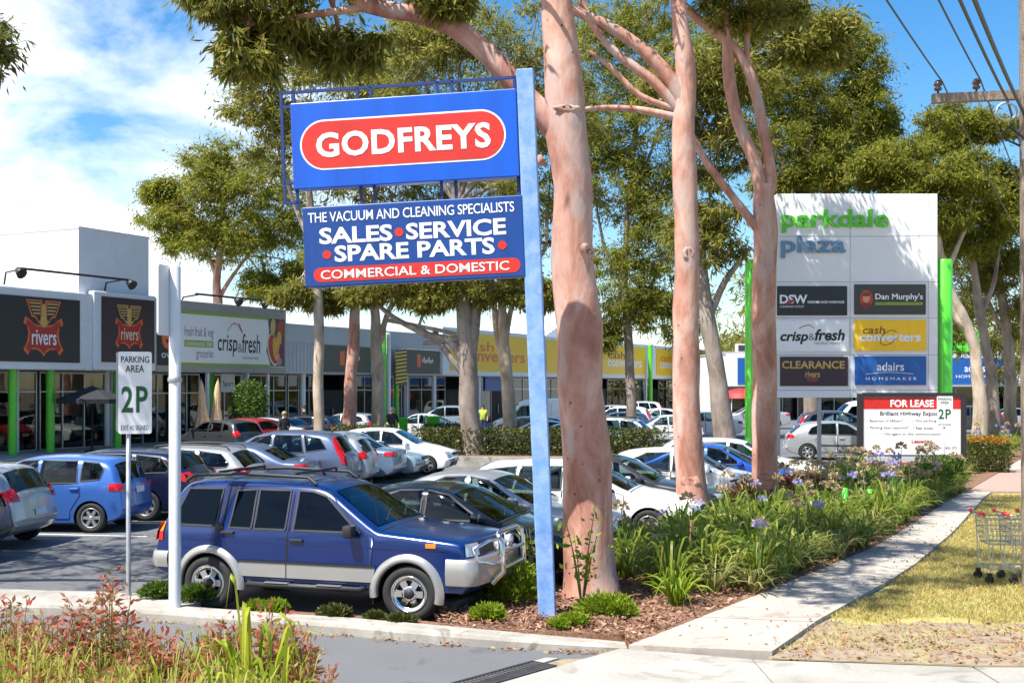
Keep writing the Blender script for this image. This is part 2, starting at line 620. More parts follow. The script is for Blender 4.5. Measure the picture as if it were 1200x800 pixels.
# concrete infill of the island's left end, then a soil strip
inf = MB()
li = [p for p in kb if p.x < -3.4]
lb = offset(li, 0.62)
poly = [(p.x, p.y) for p in li] + [(p.x, p.y) for p in lb[::-1]]
inf.plan(poly, -0.05, 0.098)
struct('island_paving', inf, M_kerb)
ss = MB()
li = [p for p in kb if -3.6 < p.x < -0.2]
lb = offset(li, 0.34)
ss.plan([(p.x, p.y) for p in li] + [(p.x, p.y) for p in lb[::-1]], -0.04, 0.06)
struct('planting_strip', ss, M_soil)
# garden bed
bd = MB()
lk = [p for p in kb if p.x > -0.9]
poly = [(p.x, p.y) for p in lk] + [(PL[0].x, PL[0].y)] + [(p.x, p.y) for p in PL[1:8]] + [(bed_left(Y), Y) for Y in (50, 40, 30, 20, bl0.y + 0.4)]
bd.plan(poly, -0.05, 0.099)
struct('garden_bed', bd, M_soil)
be = MB()
for Y0, Y1 in ((bl0.y + .3, 22), (22, 30), (30, 38), (38, 50)):
    a = Vector((bed_left(Y0) - .14, Y0, 0.07)); b = Vector((bed_left(Y1) - .14, Y1 - .01, 0.07))
    bar(be, a, b, 0.15, 0.16)
struct('bed_kerb', be, M_kerb)
# footpath in slabs with open joints
M_joint = mat('joint', (0.10, 0.09, 0.08), 0.9, var=0)
fp = MB()
Y = PL[0].y - 0.1
k = 0
while Y < 30.0:
    Y2 = Y + 1.55
    dy = 0.012
    fp.plan([(edge_x(PL, Y + dy), Y + dy), (edge_x(PR, Y + dy - .3), Y + dy - .3), (edge_x(PR, Y2 - dy - .3), Y2 - dy - .3), (edge_x(PL, Y2 - dy), Y2 - dy)], -0.06, 0.10 + 0.003 * (k % 3))
    Y = Y2; k += 1
Yb0 = Y
Y = Y + 8.0
Yb1 = Y
while Y < 60:
    Y2 = Y + 2.0
    fp.plan([(edge_x(PL, Y), Y), (edge_x(PR, Y), Y), (edge_x(PR, Y2 - .03), Y2 - .03), (edge_x(PL, Y2 - .03), Y2 - .03)], -0.06, 0.10)
    Y = Y2
struct('footpath', fp, M_path)
pv = MB()
pv.plan([(edge_x(PL, Yb0), Yb0 + .02), (edge_x(PR, Yb0) + 6, Yb0 + .02), (edge_x(PR, Yb1) + 6, Yb1 - .02), (edge_x(PL, Yb1), Yb1 - .02)], -0.06, 0.085)
struct('paved_crossing', pv, M_paver)
# crossover slabs at the bottom right
co = MB()
e0 = G(604, 800); e1 = G(727, 764)
dd = (e1 - e0).normalized()
a0 = e0 - dd * 7
co.plan([(a0.x, a0.y), (2.46, a0.y), (2.46, 12.28), (1.28, 12.75), (e1.x, e1.y)], -0.06, 0.045)
co.plan([(2.475, a0.y), (4.6, a0.y), (4.6, 11.95), (2.475, 12.27)], -0.06, 0.042)
co.plan([(4.62, a0.y), (14, a0.y), (14, 11.7), (4.62, 11.94)], -0.06, 0.045)
struct('concrete_crossover', co, M_cross)
gt = MB()
g0, g1, g2, g3 = G(505, 800), G(556, 800), G(655, 766.5), G(640, 766)
gt.plan([((g0 - dd * 6).x, (g0 - dd * 6).y), ((g1 - dd * 6).x, (g1 - dd * 6).y), (g2.x, g2.y), (g3.x, g3.y)], -0.10, -0.035)
struct('gutter', gt, M_cross)
# the channel between gutter and crossover, with an iron grate
ch = MB()
h0, h1 = G(560, 800), G(600, 800)
ch.add([Vector((p.x, p.y, -0.044)) for p in (h0 - dd * 6, h1 - dd * 6, G(722, 765), G(660, 767))], [(0, 1, 2, 3)])
struct('drain_channel', ch, M_dirt)
gr_root = empty('drain_grate', G(592, 791, -0.04), math.atan2(dd.y, dd.x), 'dark iron drain grate set beside the concrete crossover edge', 'grate')
gm = MB()
gm.box(-.62, .62, -.17, -.14, 0, .02); gm.box(-.62, .62, .14, .17, 0, .02)
for i in range(22):
    gm.box(-.62 + i * .0588, -.60 + i * .0588, -.14, .14, 0, .016)
gm.build('bars', M_iron, gr_root)
# nature strip
lw = MB()
poly = [(p.x + 0.02, p.y) for p in PR[1:5]] + [(edge_x(PR, Yb0) + 0.02, Yb0)] + [(edge_x(PR, Yb0) + 8, Yb0), (22, 22), (16, 12.6), (4.2, 13.1)]
poly = [(p.x + .02, p.y) for p in PR[:5]] + [(edge_x(PR, Yb0) + .02, Yb0), (edge_x(PR, Yb0) + 9, Yb0), (30, 20), (14, 11.72), (4.62, 11.96), (2.5, 12.3)]
lw.add([(p[0], p[1], 0.045) for p in poly], [list(range(len(poly)))])
struct('nature_strip', lw, M_lawn)
lw2 = MB()
poly = [(edge_x(PR, Yb1) + .02, Yb1), (edge_x(PR, Yb1) + 9, Yb1), (edge_x(PR, 60) + 9, 60), (edge_x(PR, 60), 60)]
lw2.add([(p[0], p[1], 0.045) for p in poly], [(0, 1, 2, 3)])
struct('nature_strip', lw2, M_lawn)
dt = MB()
wob = []
for i in range(40):
    x = 3.1 + i * 0.16
    wob.append((x, 14.35 + 0.55 * mnoise.noise((x * 1.3, 3.1, 0)) + 0.22 * mnoise.noise((x * 5, 7.1, 0)) - (0.12 * (x - 3.1) if x > 3 else 0)))
front = [(9.3, 11.86), (4.62, 11.98), (2.62, 12.30), (edge_x(PR, 12.6) + .03, 12.6), (edge_x(PR, 13.4) + .03, 13.4)]
poly = front + wob
dt.add([(p[0], p[1], 0.049) for p in poly], [list(range(len(poly)))])
struct('bare_verge', dt, M_dirt)

# faint bay lines in the car park
pl = MB()
for k in range(8):
    c = Vector((-7.4 + k * 0.62, 22.7 + k * 1.98, 0.004))
    u = Vector((-0.985, 0.17, 0)); w = Vector((0.17, 0.985, 0)) * 0.05
    a, b = c + u * -0.5, c + u * 4.6
    pl.add([a - w, a + w, b + w, b - w], [(0, 1, 2, 3)])
struct('bay_line', pl, M_white_line)

# median island behind the parked row, with its kerb
md = MB()
MED = [(-6.2, 42.6), (6.0, 41.2), (6.4, 43.8), (-6.0, 45.6)]
md.plan(MED, -0.05, 0.36)
struct('median_island', md, M_kerb)
mds = MB()
mds.plan([(-6.0, 42.85), (5.85, 41.45), (6.15, 43.6), (-5.85, 45.35)], 0.30, 0.375)
struct('median_soil', mds, M_soil)

# loose cover: bark chips, grass blades, fallen leaves
def chips(name, n, sampler, z, lmin, lmax, m, kind='stuff', flatness=0.35):
    pos = np.array([sampler() for _ in range(n)])
    pos = np.concatenate([pos, np.full((n, 1), z) + NR.uniform(0, 0.02, (n, 1))], axis=1)
    d = NR.normal(size=(n, 3)); d[:, 2] *= flatness
    d = unit(d)
    L = NR.uniform(lmin, lmax, n)
    v, q = leaf_quads(pos, d, L, L * NR.uniform(0.25, 0.5, n))
    v[:, 2] = np.maximum(v[:, 2], z - 0.01)
    return tag(link(name, np_mesh(name, v, q, m)), kind=kind)
def in_poly(p, poly):
    x, y = p; c = False
    j = len(poly) - 1
    for i in range(len(poly)):
        xi, yi = poly[i]; xj, yj = poly[j]
        if (yi > y) != (yj > y) and x < (xj - xi) * (y - yi) / (yj - yi) + xi: c = not c
        j = i
    return c
def bed_sample():
    while True:
        Y = 12.7 + (rnd.random() ** 1.6) * 9
        lo = bed_left(Y) + .1 if Y > 14.9 else -0.9
        X = rnd.uniform(lo, edge_x(PL, Y) - .03)
        if Y < 14.9:
            # behind the kerb's back edge
            yk = None
            for a, b in zip(kb[:-1], kb[1:]):
                if a.x <= X <= b.x: yk = a.y + (b.y - a.y) * (X - a.x) / (b.x - a.x)
            if yk is not None and Y < yk + .03: continue
            if yk is None and X < 0: continue
        return (X, Y)
M_chip = leaf_mat('bark_chip', [(0.10, 0.045, 0.025), (0.22, 0.11, 0.065), (0.34, 0.19, 0.12), (0.42, 0.28, 0.19), (0.16, 0.07, 0.04)], 0.0, 0.9)
chips('bark_chips', 9000, bed_sample, 0.115, 0.03, 0.10, M_chip)
M_litter = leaf_mat('fallen_leaf', [(0.26, 0.12, 0.05), (0.38, 0.20, 0.10), (0.20, 0.10, 0.05), (0.46, 0.30, 0.16)], 0.1, 0.8)
def verge_sample():
    while True:
        p = (rnd.uniform(2.6, 9.2), rnd.gauss(13.0, 0.75))
        if in_poly(p, poly): return p
chips('fallen_leaves', 1700, verge_sample, 0.055, 0.03, 0.09, M_litter)
def kerbline_sample():
    i = rnd.randrange(len(fine) - 1)
    p = fine[i]
    while p.x < -5: p = fine[rnd.randrange(len(fine))]
    return (p.x + rnd.uniform(-.25, .25), p.y - abs(rnd.gauss(0, .07)) - .01)
chips('fallen_leaves', 420, kerbline_sample, -0.044, 0.03, 0.08, M_litter)
def path_sample():
    Y = rnd.uniform(12.6, 24)
    a, b = edge_x(PL, Y), edge_x(PR, Y)
    t = rnd.random() ** 2.2
    return ((a + (b - a) * t) if rnd.random() < .5 else (b - (b - a) * t * .6), Y)
chips('fallen_leaves', 240, path_sample, 0.108, 0.03, 0.08, M_litter)
def asph_sample():
    return (rnd.uniform(-9, 1.5), rnd.uniform(11, 13.6))
M_grass = leaf_mat('dry_grass', [(0.44, 0.36, 0.10), (0.54, 0.44, 0.16), (0.34, 0.32, 0.07), (0.62, 0.50, 0.24), (0.48, 0.40, 0.12)], 0.35, 0.6)
def grass_sample():
    while True:
        Y = 12.7 + rnd.random() ** 1.4 * 18
        X = edge_x(PR, Y) + .01 + rnd.random() ** 1.1 * 6.5
        if X / Y * F + HX > 1240: continue
        if Y < 14.2 + .9 * mnoise.noise((X * .9, 3.3, 0)) + .4 * mnoise.noise((X * 3.1, Y * 2, 5)) and rnd.random() < 0.90: continue
        if mnoise.noise((X * 1.1, Y * 1.1, 9)) < -0.42: continue
        return (X, Y)
ng = 42000
pos = np.array([grass_sample() for _ in range(ng)])
base = np.concatenate([pos, np.full((ng, 1), 0.04)], axis=1)
dirn = NR.normal(size=(ng, 3)) * 0.035
dirn[:, 2] = NR.uniform(0.02, 0.075, ng)
v, q = leaf_quads(base, unit(dirn), np.linalg.norm(dirn, axis=1), NR.uniform(0.006, 0.014, ng))
tag(link('grass', np_mesh('grass', v, q, M_grass)), kind='stuff')
# ---------------------------------------------------------------- shops
M_white = mat('white_render', (0.72, 0.73, 0.74), 0.7, var=0.05, scale=1.5)
M_whiteframe = mat('white_metal_frame', (0.70, 0.72, 0.73), 0.45, var=0.04, scale=3)
M_grey = mat('grey_cladding', (0.42, 0.44, 0.46), 0.55, var=0.05, scale=2)
M_taupe = mat('taupe_fascia', (0.34, 0.33, 0.30), 0.6, var=0.1, scale=3)
M_black = mat('black_sign_vinyl', (0.015, 0.017, 0.022), 0.4, var=0.1)
M_plum = mat('plum_sign_vinyl', (0.045, 0.022, 0.030), 0.4, var=0.1)
M_signwhite = mat('white_sign_vinyl', (0.80, 0.81, 0.82), 0.4, var=0.03)
M_signred = mat('red_sign_vinyl', (0.42, 0.02, 0.02), 0.4, var=0.05)
M_signorange = mat('orange_sign_vinyl', (0.75, 0.14, 0.03), 0.4, var=0.05)
M_signgold = mat('gold_sign_vinyl', (0.55, 0.36, 0.10), 0.4, var=0.05)
M_olive = mat('olive_sign_board', (0.075, 0.075, 0.05), 0.5, var=0.15)
M_yellow = mat('yellow_sign_board', (0.90, 0.54, 0.012), 0.45, var=0.06)
M_blue = mat('blue_sign_board', (0.012, 0.10, 0.36), 0.4, var=0.05)
M_lime = mat('lime_green_paint', (0.10, 0.62, 0.03), 0.35, var=0.05, coat=0.3)
M_leafgreen = mat('leaf_green_vinyl', (0.27, 0.42, 0.03), 0.5, var=0.05)
M_txtgrey = mat('grey_lettering', (0.16, 0.16, 0.17), 0.5, var=0)
M_txtblack = mat('black_lettering', (0.012, 0.012, 0.014), 0.5, var=0)
M_brown = mat('brown_lettering', (0.22, 0.08, 0.02), 0.5, var=0)
M_cream = mat('cream_lettering', (0.68, 0.60, 0.45), 0.5, var=0)
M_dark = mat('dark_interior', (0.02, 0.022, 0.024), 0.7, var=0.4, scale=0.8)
M_alu = mat('aluminium_frame', (0.45, 0.46, 0.47), 0.35, metal=0.6, var=0.05)
M_blackmetal = mat('black_metal', (0.02, 0.02, 0.022), 0.45, var=0.1)
M_roof = mat('metal_roof', (0.40, 0.42, 0.43), 0.5, var=0.1)
M_walk = ramp_mat('walkway_paving', [(0.3, (0.30, 0.28, 0.26)), (0.7, (0.42, 0.40, 0.37))], 6, 0.85)

def glass_mat(name, tint, rough=0.03):
    """shop glass: a dark see-through sheet with a mirror coat"""
    m, nt, b = new_mat(name)
    out = nt.nodes['Material Output']
    nt.nodes.remove(b)
    tr = nt.nodes.new('ShaderNodeBsdfTransparent'); tr.inputs[0].default_value = (*tint, 1)
    gl = nt.nodes.new('ShaderNodeBsdfGlossy'); gl.inputs['Roughness'].default_value = rough
    gl.inputs[0].default_value = (0.9, 0.95, 0.93, 1)
    fr = nt.nodes.new('ShaderNodeFresnel'); fr.inputs[0].default_value = 1.75
    mx = nt.nodes.new('ShaderNodeMixShader')
    nt.links.new(fr.outputs[0], mx.inputs[0]); nt.links.new(tr.outputs[0], mx.inputs[1]); nt.links.new(gl.outputs[0], mx.inputs[2])
    nt.links.new(mx.outputs[0], out.inputs['Surface'])
    return m
M_glass = glass_mat('shop_glass', (0.30, 0.38, 0.36))
M_glass_green = glass_mat('green_shop_glass', (0.14, 0.34, 0.30))

ROW0 = Vector((-0.4286 * 46, 46, 0))
ROWD = Vector((0.447, 0.894, 0))
ROWA = math.atan2(0.894, 0.447)
def row_at(s): return ROW0 + ROWD * s
def spx(x):
    """distance along the shop row seen at picture column x"""
    return (42.7 / (0.5 - (x - 600) / 1400) - 46) / 0.894

def win_bay(parent, x0, x1, z0, z1, y, n, mg, inside=True, transom=None):
    """framed shop window with n panes; one window, its frame the sub-part"""
    g = MB()
    g.add([(x0, y, z0), (x1, y, z0), (x1, y, z1), (x0, y, z1)], [(0, 1, 2, 3)])
    go = g.build('shop_window', mg, parent)
    f = MB()
    for i in range(n + 1):
        x = x0 + (x1 - x0) * i / n
        f.box(x - .03, x + .03, y - .05, y + .05, z0, z1)
    f.box(x0 - .03, x1 + .03, y - .055, y + .055, z0 - .06, z0 + .02)
    f.box(x0 - .03, x1 + .03, y - .055, y + .055, z1 - .02, z1 + .06)
    if transom: f.box(x0, x1, y - .04, y + .04, transom - .03, transom + .03)
    f.build('window_frame', M_alu, go)
    return go

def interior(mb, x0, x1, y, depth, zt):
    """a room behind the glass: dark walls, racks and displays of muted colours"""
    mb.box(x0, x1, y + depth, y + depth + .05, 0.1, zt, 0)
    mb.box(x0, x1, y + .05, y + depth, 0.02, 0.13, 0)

def river_mark(mb, x0, x1, z0, z1, y, dim=False):
    """emblem: a red hide with an orange edge under a pair of spread wings, the word on the hide"""
    w, h = x1 - x0, z1 - z0
    f = lambda u, v: (x0 + u * w, z0 + v * h)
    hide = [(0.0, .12), (.10, .02), (.18, .12), (.34, .12), (.44, .07), (.50, 0.0), (.56, .07), (.66, .12), (.82, .12), (.90, .02), (1.0, .12),
            (.91, .25), (.88, .40), (.91, .52), (1.0, .56), (.96, .68), (.86, .635), (.74, .56), (.62, .54), (.5, .53), (.38, .54), (.26, .56), (.14, .635),
            (.04, .68), (0.0, .56), (.09, .52), (.12, .40), (.09, .25)]
    flat(mb, [f(*p) for p in hide], y, 1)
    cx, cz = .5, .33
    flat(mb, [f(cx + (u - cx) * .885, cz + (v - cz) * .86) for u, v in hide], y - .004, 2)
    for sgn in (-1, 1):
        wing = [(.06, .97), (.46, .97), (.46, .60), (.38, .57), (.30, .66), (.20, .68)]
        flat(mb, [f(.5 + sgn * (.5 - u), v) for u, v in wing], y - .002, 3)
        inn = [(.10, .945), (.42, .945), (.42, .63), (.37, .61), (.31, .69), (.22, .71)]
        flat(mb, [f(.5 + sgn * (.5 - u), v) for u, v in inn], y - .005, 0)
        for k in range(4):
            v = .925 - k * .058
            u0 = .12 + k * .035
            flat(mb, [f(.5 + sgn * (.5 - u), q) for u, q in ((u0, v), (.41, v), (.41, v - .026), (u0 + .02, v - .026))], y - .008, 4)
    body = [(.46, .88), (.50, .92), (.54, .88), (.56, .70), (.60, .56), (.5, .50), (.40, .56), (.44, .70)]
    flat(mb, [f(*p) for p in body], y - .010, 4)
    put_text(mb, 'rivers', *(f(.20, 0)[0], f(.82, 0)[0]), f(0, .20)[1], f(0, .46)[1], y - .012, 5, 0.012)

def shop_shell(root, L, zt, y0=2.8, depth=14, roof=M_roof, wall=M_white):
    w = MB()
    w.box(0.02, L - .02, y0 + .3, y0 + depth, 3.55, zt)
    w.box(0.02, L - .02, y0 + depth - .3, y0 + depth + .02, 0, 3.55)
    w.box(0.02, .25, y0 - .05, y0 + depth - .3, 0, 3.55)
    w.box(L - .25, L - .02, y0 - .05, y0 + depth - .3, 0, 3.55)
    w.build('wall', wall, root)
    r = MB(); r.box(-.05, L + .02, y0 + .2, y0 + depth + .1, zt, zt + .12)
    r.build('roof', roof, root)
    a = MB(); a.box(0, L - .01, 0.36, y0 + .3, 3.50, 3.62)
    a.build('awning', M_white, root)
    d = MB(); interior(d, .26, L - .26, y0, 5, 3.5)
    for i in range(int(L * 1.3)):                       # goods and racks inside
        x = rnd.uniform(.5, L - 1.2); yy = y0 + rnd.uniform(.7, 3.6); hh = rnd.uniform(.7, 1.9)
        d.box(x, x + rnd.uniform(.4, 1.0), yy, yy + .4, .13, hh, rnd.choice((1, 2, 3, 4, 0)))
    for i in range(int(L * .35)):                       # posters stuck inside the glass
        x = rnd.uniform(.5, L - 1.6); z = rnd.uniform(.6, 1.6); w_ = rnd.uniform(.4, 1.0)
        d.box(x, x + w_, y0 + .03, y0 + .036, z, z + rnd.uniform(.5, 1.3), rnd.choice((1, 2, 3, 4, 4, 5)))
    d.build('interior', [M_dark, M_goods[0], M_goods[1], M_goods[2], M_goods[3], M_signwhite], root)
    for i in range(int(L / 9) + 1):                      # plant on the roof
        u = MB(); x = L * (i + .3) / (L / 9 + 1); u.cbox(x, x + 1.3, y0 + 4, y0 + 5.2, zt + .12, zt + .95, .04); u.box(x + .1, x + 1.2, y0 + 3.98, y0 + 4.0, zt + .3, zt + .8, 1)
        u.build('roof_unit', [M_grey, M_dark], root)
M_goods = [mat('goods', c, 0.7, var=0.4, scale=5) for c in ((0.30, 0.26, 0.20), (0.20, 0.10, 0.08), (0.12, 0.18, 0.20), (0.34, 0.34, 0.33))]

# --- clothing shop with the hide emblem, its tower and second sign
s0 = -12.0
root = empty('clothing_shop', row_at(s0), ROWA, 'white clothing shop with black emblem sign and a tall plain grey tower', 'shop')
L = 8.4 - s0
shop_shell(root, L, 5.4)
o = lambda s: s - s0
f = MB()
f.cbox(0, o(4.35), 0, .34, 3.50, 6.72, .05)
f.cbox(o(4.72), o(8.36), -.05, .34, 3.52, 6.86, .05)
f.box(o(4.36), o(4.71), .05, .34, 3.50, 6.70)
f.build('fascia', M_whiteframe, root)
p = MB(); p.box(o(-9), o(3.95), -.045, 0.0, 3.80, 6.38)
pn = p.build('sign_panel', M_black, root)
lg = MB(); river_mark(lg, o(1.06), o(3.06), 4.02, 6.34, -.052)
lg.build('emblem', [M_black, M_signorange, M_signred, M_signorange, M_signgold, M_signwhite], pn)
p = MB(); p.box(o(5.12), o(8.22), -.10, -.05, 3.86, 6.64)
pn = p.build('sign_panel', M_plum, root)
lg = MB(); river_mark(lg, o(5.85), o(7.5), 4.44, 6.40, -.106)
lg.build('emblem', [M_plum, M_signorange, M_signred, M_signgold, M_signgold, M_cream], pn)
t = MB(); t.box(o(4.3), o(8.38), .40, 10.5, 5.6, 9.45)
t.box(o(4.26), o(8.42), .37, 10.54, 9.45, 9.53)
t.build('tower', [M_white], root)
for a, b, n in ((-11.5, -5, 5), (-4.9, 0.4, 4), (1.9, 4.2, 2), (4.4, 8.1, 3)):
    win_bay(root, o(a), o(b), .12, 3.4, 2.8, n, M_glass, transom=2.6)
d = MB(); d.box(o(.5), o(1.8), 2.78, 2.84, .1, 2.5)
dd_ = d.build('door', M_dark, root)
h = MB(); h.box(o(1.12), o(1.18), 2.70, 2.77, .8, 1.5); h.build('handle', M_alu, dd_)
for s in (spx(36), spx(80), 6.6):
    c = MB(); c.lathe([(.17, 0.1), (.17, 3.5)], 16); c.build('column', M_lime, root, loc=(o(s), 1.0 if s < 6 else .5, 0))
c = MB(); c.box(o(2.25), o(2.55), 1.9, 2.2, .1, 3.5); c.build('column', M_whiteframe, root)

# --- grocery shop
s0 = 8.42
root = empty('grocery_shop', row_at(s0), ROWA, 'grocery shop with a long white fruit and vegetable sign above it', 'shop')
L = 17.9 - s0
shop_shell(root, L, 6.0, wall=M_grey)
f = MB(); f.cbox(0.02, L, 0, .34, 3.48, 6.80, .04)
f.build('fascia', M_taupe, root)
p = MB(); p.box(.08, 1.2, -.05, 0, 3.78, 6.1)
pn = p.build('sign_panel', M_black, root)
lt = MB(); put_text(lt, 'e', .30, 1.12, 4.50, 5.55, -.055, 0, .02); put_text(lt, 'ove', .30, 1.10, 4.12, 4.34, -.055, 1)
lt.build('lettering', [M_signorange, M_signwhite], pn)
p = MB(); p.box(1.25, o(17.72), -.05, 0, 3.82, 6.32)
pn = p.build('sign_panel', M_signwhite, root)
lt = MB()
lt.box(1.25, o(16.4), -.056, -.05, 6.18, 6.32, 2); lt.box(1.25, o(16.5), -.056, -.05, 3.82, 3.93, 2)
put_text(lt, 'crisp', o(12.5), o(13.95), 4.27, 5.32, -.056, 0, 0.01, .1)
put_text(lt, '&', o(13.98), o(14.3), 4.5, 4.92, -.056, 1, 0)
put_text(lt, 'fresh', o(14.3), o(15.7), 4.47, 5.42, -.056, 0, 0.01, .1)
put_text(lt, 'THE FRUIT MKT', o(14.3), o(15.6), 4.16, 4.28, -.056, 1)
put_text(lt, 'fresh fruit & veg', o(10.2), o(12.2), 5.02, 5.62, -.056, 1)
lt.box(o(10.2), o(12.2), -.055, -.05, 4.66, 4.98, 2)
put_text(lt, 'continental deli', o(10.3), o(12.1), 4.72, 4.96, -.058, 3)
put_text(lt, 'groceries', o(11.0), o(12.2), 4.05, 4.56, -.056, 1)
arc = [(o(13.2) + i * .09, 5.5 + .42 * math.sin(i / 12 * math.pi)) for i in range(13)]
for a, b in zip(arc[:-1], arc[1:]):
    flat(lt, [(a[0], a[1]), (b[0], b[1]), (b[0], b[1] - .05), (a[0], a[1] - .05)], -.056, 4)
flat(lt, [(o(14.0), 5.9), (o(14.28), 5.45), (o(14.36), 5.45), (o(14.08), 5.92)], -.056, 4)
lt.build('lettering', [M_txtblack, M_txtgrey, M_leafgreen, M_signwhite, M_signred], pn)
fr = MB()
x0 = o(16.3)
flat(fr, [(x0 + .0, 6.3), (o(17.7), 6.3), (o(17.7), 3.85), (x0 + .25, 3.85), (x0 - .12, 4.6), (x0 + .12, 5.6)], -.054, 0)
def ell(cx, cz, rx, rz, rot, n=18):
    c, s = math.cos(rot), math.sin(rot)
    return [(cx + rx * math.cos(2 * math.pi * i / n) * c - rz * math.sin(2 * math.pi * i / n) * s, cz + rx * math.cos(2 * math.pi * i / n) * s + rz * math.sin(2 * math.pi * i / n) * c) for i in range(n)]
flat(fr, ell(x0 + .45, 4.70, .48, .85, .25), -.058, 3); flat(fr, ell(x0 + .48, 4.72, .40, .76, .25), -.061, 1)
flat(fr, ell(x0 + .62, 4.72, .22, .62, .2), -.064, 2); flat(fr, ell(x0 + .42, 5.85, .2, .45, -.1), -.058, 4)
flat(fr, ell(x0 + 1.0, 5.7, .26, .55, -.2), -.060, 1); flat(fr, ell(x0 + .9, 5.15, .2, .5, -.1), -.062, 2)
flat(fr, ell(x0 + 1.12, 4.6, .22, .42, .1), -.063, 5); flat(fr, ell(x0 + .95, 4.1, .2, .2, 0), -.066, 6)
flat(fr, ell(x0 + 1.22, 5.1, .12, .3, .1), -.066, 5)
fr.build('fruit_picture', [mat('melon_rind', (.03, .08, .02), .5), mat('melon_flesh', (.45, .03, .03), .5, var=.2), mat('peach_flesh', (.72, .36, .04), .5, var=.2), mat('pale_rind', (.65, .62, .40), .5), mat('banana_skin', (.62, .42, .14), .5), mat('grape_skin', (.16, .02, .07), .5, var=.3), mat('plum_pink', (.5, .2, .3), .5)], pn)
for a, b, n in ((8.6, 12.4, 4), (12.6, 14.4, 2)):
    win_bay(root, o(a), o(b), .12, 3.4, 2.8, n, M_glass, transom=2.5)
win_bay(root, o(15.0), o(17.6), .12, 3.4, 2.8, 2, M_glass_green)
p = MB(); p.box(o(13.9), o(14.9), .9, .98, 2.55, 3.45)
pn = p.build('hanging_sign', M_signwhite, root)
lt = MB(); put_text(lt, 'Sport', o(14.0), o(14.8), 2.75, 3.1, .893); lt.build('lettering', M_txtblack, pn)
for s, m in ((12.05, M_whiteframe), (15.0, M_whiteframe), (16.6, M_whiteframe)):
    c = MB(); c.box(o(s) - .07, o(s) + .07, .12, .26, .1, 3.5); c.build('column', m, root)
c = MB(); c.lathe([(.15, .1), (.15, 3.5)], 16); c.build('column', M_lime, root, loc=(o(13.95), 1.6, 0))

# --- homewares shop with olive sign boards
s0 = 17.92
root = empty('homewares_shop', row_at(s0), ROWA, 'low grey shop with two dark olive sign boards and hanging banner', 'shop')
L = 34.2 - s0
shop_shell(root, L, 5.6, wall=M_grey)
f = MB()
f.cbox(.02, L, .12, .36, 5.12, 6.12, .03); f.box(.02, o(21.1), .15, .36, 3.5, 5.1); f.box(o(26.1), o(29.6), .15, .36, 3.5, 5.1)
f.box(o(21.1), o(26.1), .25, .36, 3.5, 5.1); f.box(o(29.6), L, .25, .36, 3.5, 5.1)
for k in range(9): f.box(.4 + k * .32, .42 + k * .32, .135, .15, 3.6, 5.05)
f.build('fascia', M_grey, root)
for a, b in ((21.15, 26.0), (29.7, 34.0)):
    p = MB(); p.box(o(a), o(b), .10, .25, 3.62, 5.08)
    pn = p.build('sign_panel', M_olive, root)
    lt = MB()
    m_ = (a + b) / 2
    lt.box(o(m_ - .7), o(m_ - .25), .09, .10, 4.0, 4.8, 0)
    for i in range(7):
        u = m_ - .1 + i * .2
        flat(lt, ell(o(u + .09), 4.42 + .06 * math.sin(i * 2.1), .085, .13 + .09 * (i % 3 == 1), .2), .094, 1)
    lt.build('emblem', [M_signorange, M_cream], pn)
b_ = MB(); b_.box(o(28.1), o(29.4), -.25, -.2, 2.9, 5.0)
bo = b_.build('banner', M_olive, root)
st = MB()
for i in range(9): flat(st, [(o(28.12), 3.0 + i * .22), (o(29.38), 3.12 + i * .22), (o(29.38), 3.2 + i * .22), (o(28.12), 3.08 + i * .22)], -.256)
st.build('stripe', M_yellow, bo)
for s, zt_, m in ((26.9, 6.3, M_lime), (29.4, 3.5, M_lime), (27.4, 6.0, M_whiteframe), (20.0, 3.5, M_whiteframe), (33.9, 3.5, M_whiteframe)):
    c = MB(); c.lathe([(.15, .1), (.15, zt_)], 14); c.build('column', m, root, loc=(o(s), -.2 if zt_ > 4 else .5, 0))
for a, b, n in ((18.2, 21.5, 3), (21.7, 24.6, 3), (27.6, 30.2, 3), (30.6, 33.6, 3)):
    win_bay(root, o(a), o(b), .12, 3.4, 2.8, n, M_glass_green if a < 24 else M_glass, transom=2.6)
d = MB(); d.box(o(24.9), o(27.0), 2.78, 2.84, .1, 2.6); dd_ = d.build('door', M_dark, root)
h = MB(); h.box(o(25.9), o(25.95), 2.70, 2.77, .8, 1.5); h.build('handle', M_alu, dd_)

# --- yellow second-hand shop
s0 = 34.25
root = empty('secondhand_shop', row_at(s0), ROWA, 'long second-hand shop under bright yellow sign boards in white frames', 'shop')
L = 97 - s0
shop_shell(root, L, 6.2, wall=M_white)
f = MB(); f.cbox(.02, L, .05, .36, 3.55, 6.66, .03)
f.build('fascia', M_whiteframe, root)
for i, (a, b) in enumerate(((35.2, 47.4), (50, 59.6), (61, 71.6), (74.6, 83.2), (85, 91), (92, 96.6))):
    p = MB(); p.box(o(a), o(b), 0.0, .05, 3.85, 6.36)
    pn = p.build('sign_panel', M_yellow if i != 5 else M_signgold, root)
    if i in (0, 2, 3):
        w_ = b - a
        lt = MB()
        put_text(lt, 'cash', o(a + .14 * w_), o(a + .5 * w_), 5.2, 5.85, -.006, 0, 0.01)
        put_text(lt, 'converters', o(a + .12 * w_), o(a + .90 * w_), 4.5, 5.2, -.008, 1, 0.02)
        lt.build('lettering', [M_brown if i == 2 else M_signorange, M_signwhite if i != 0 else M_signorange], pn)
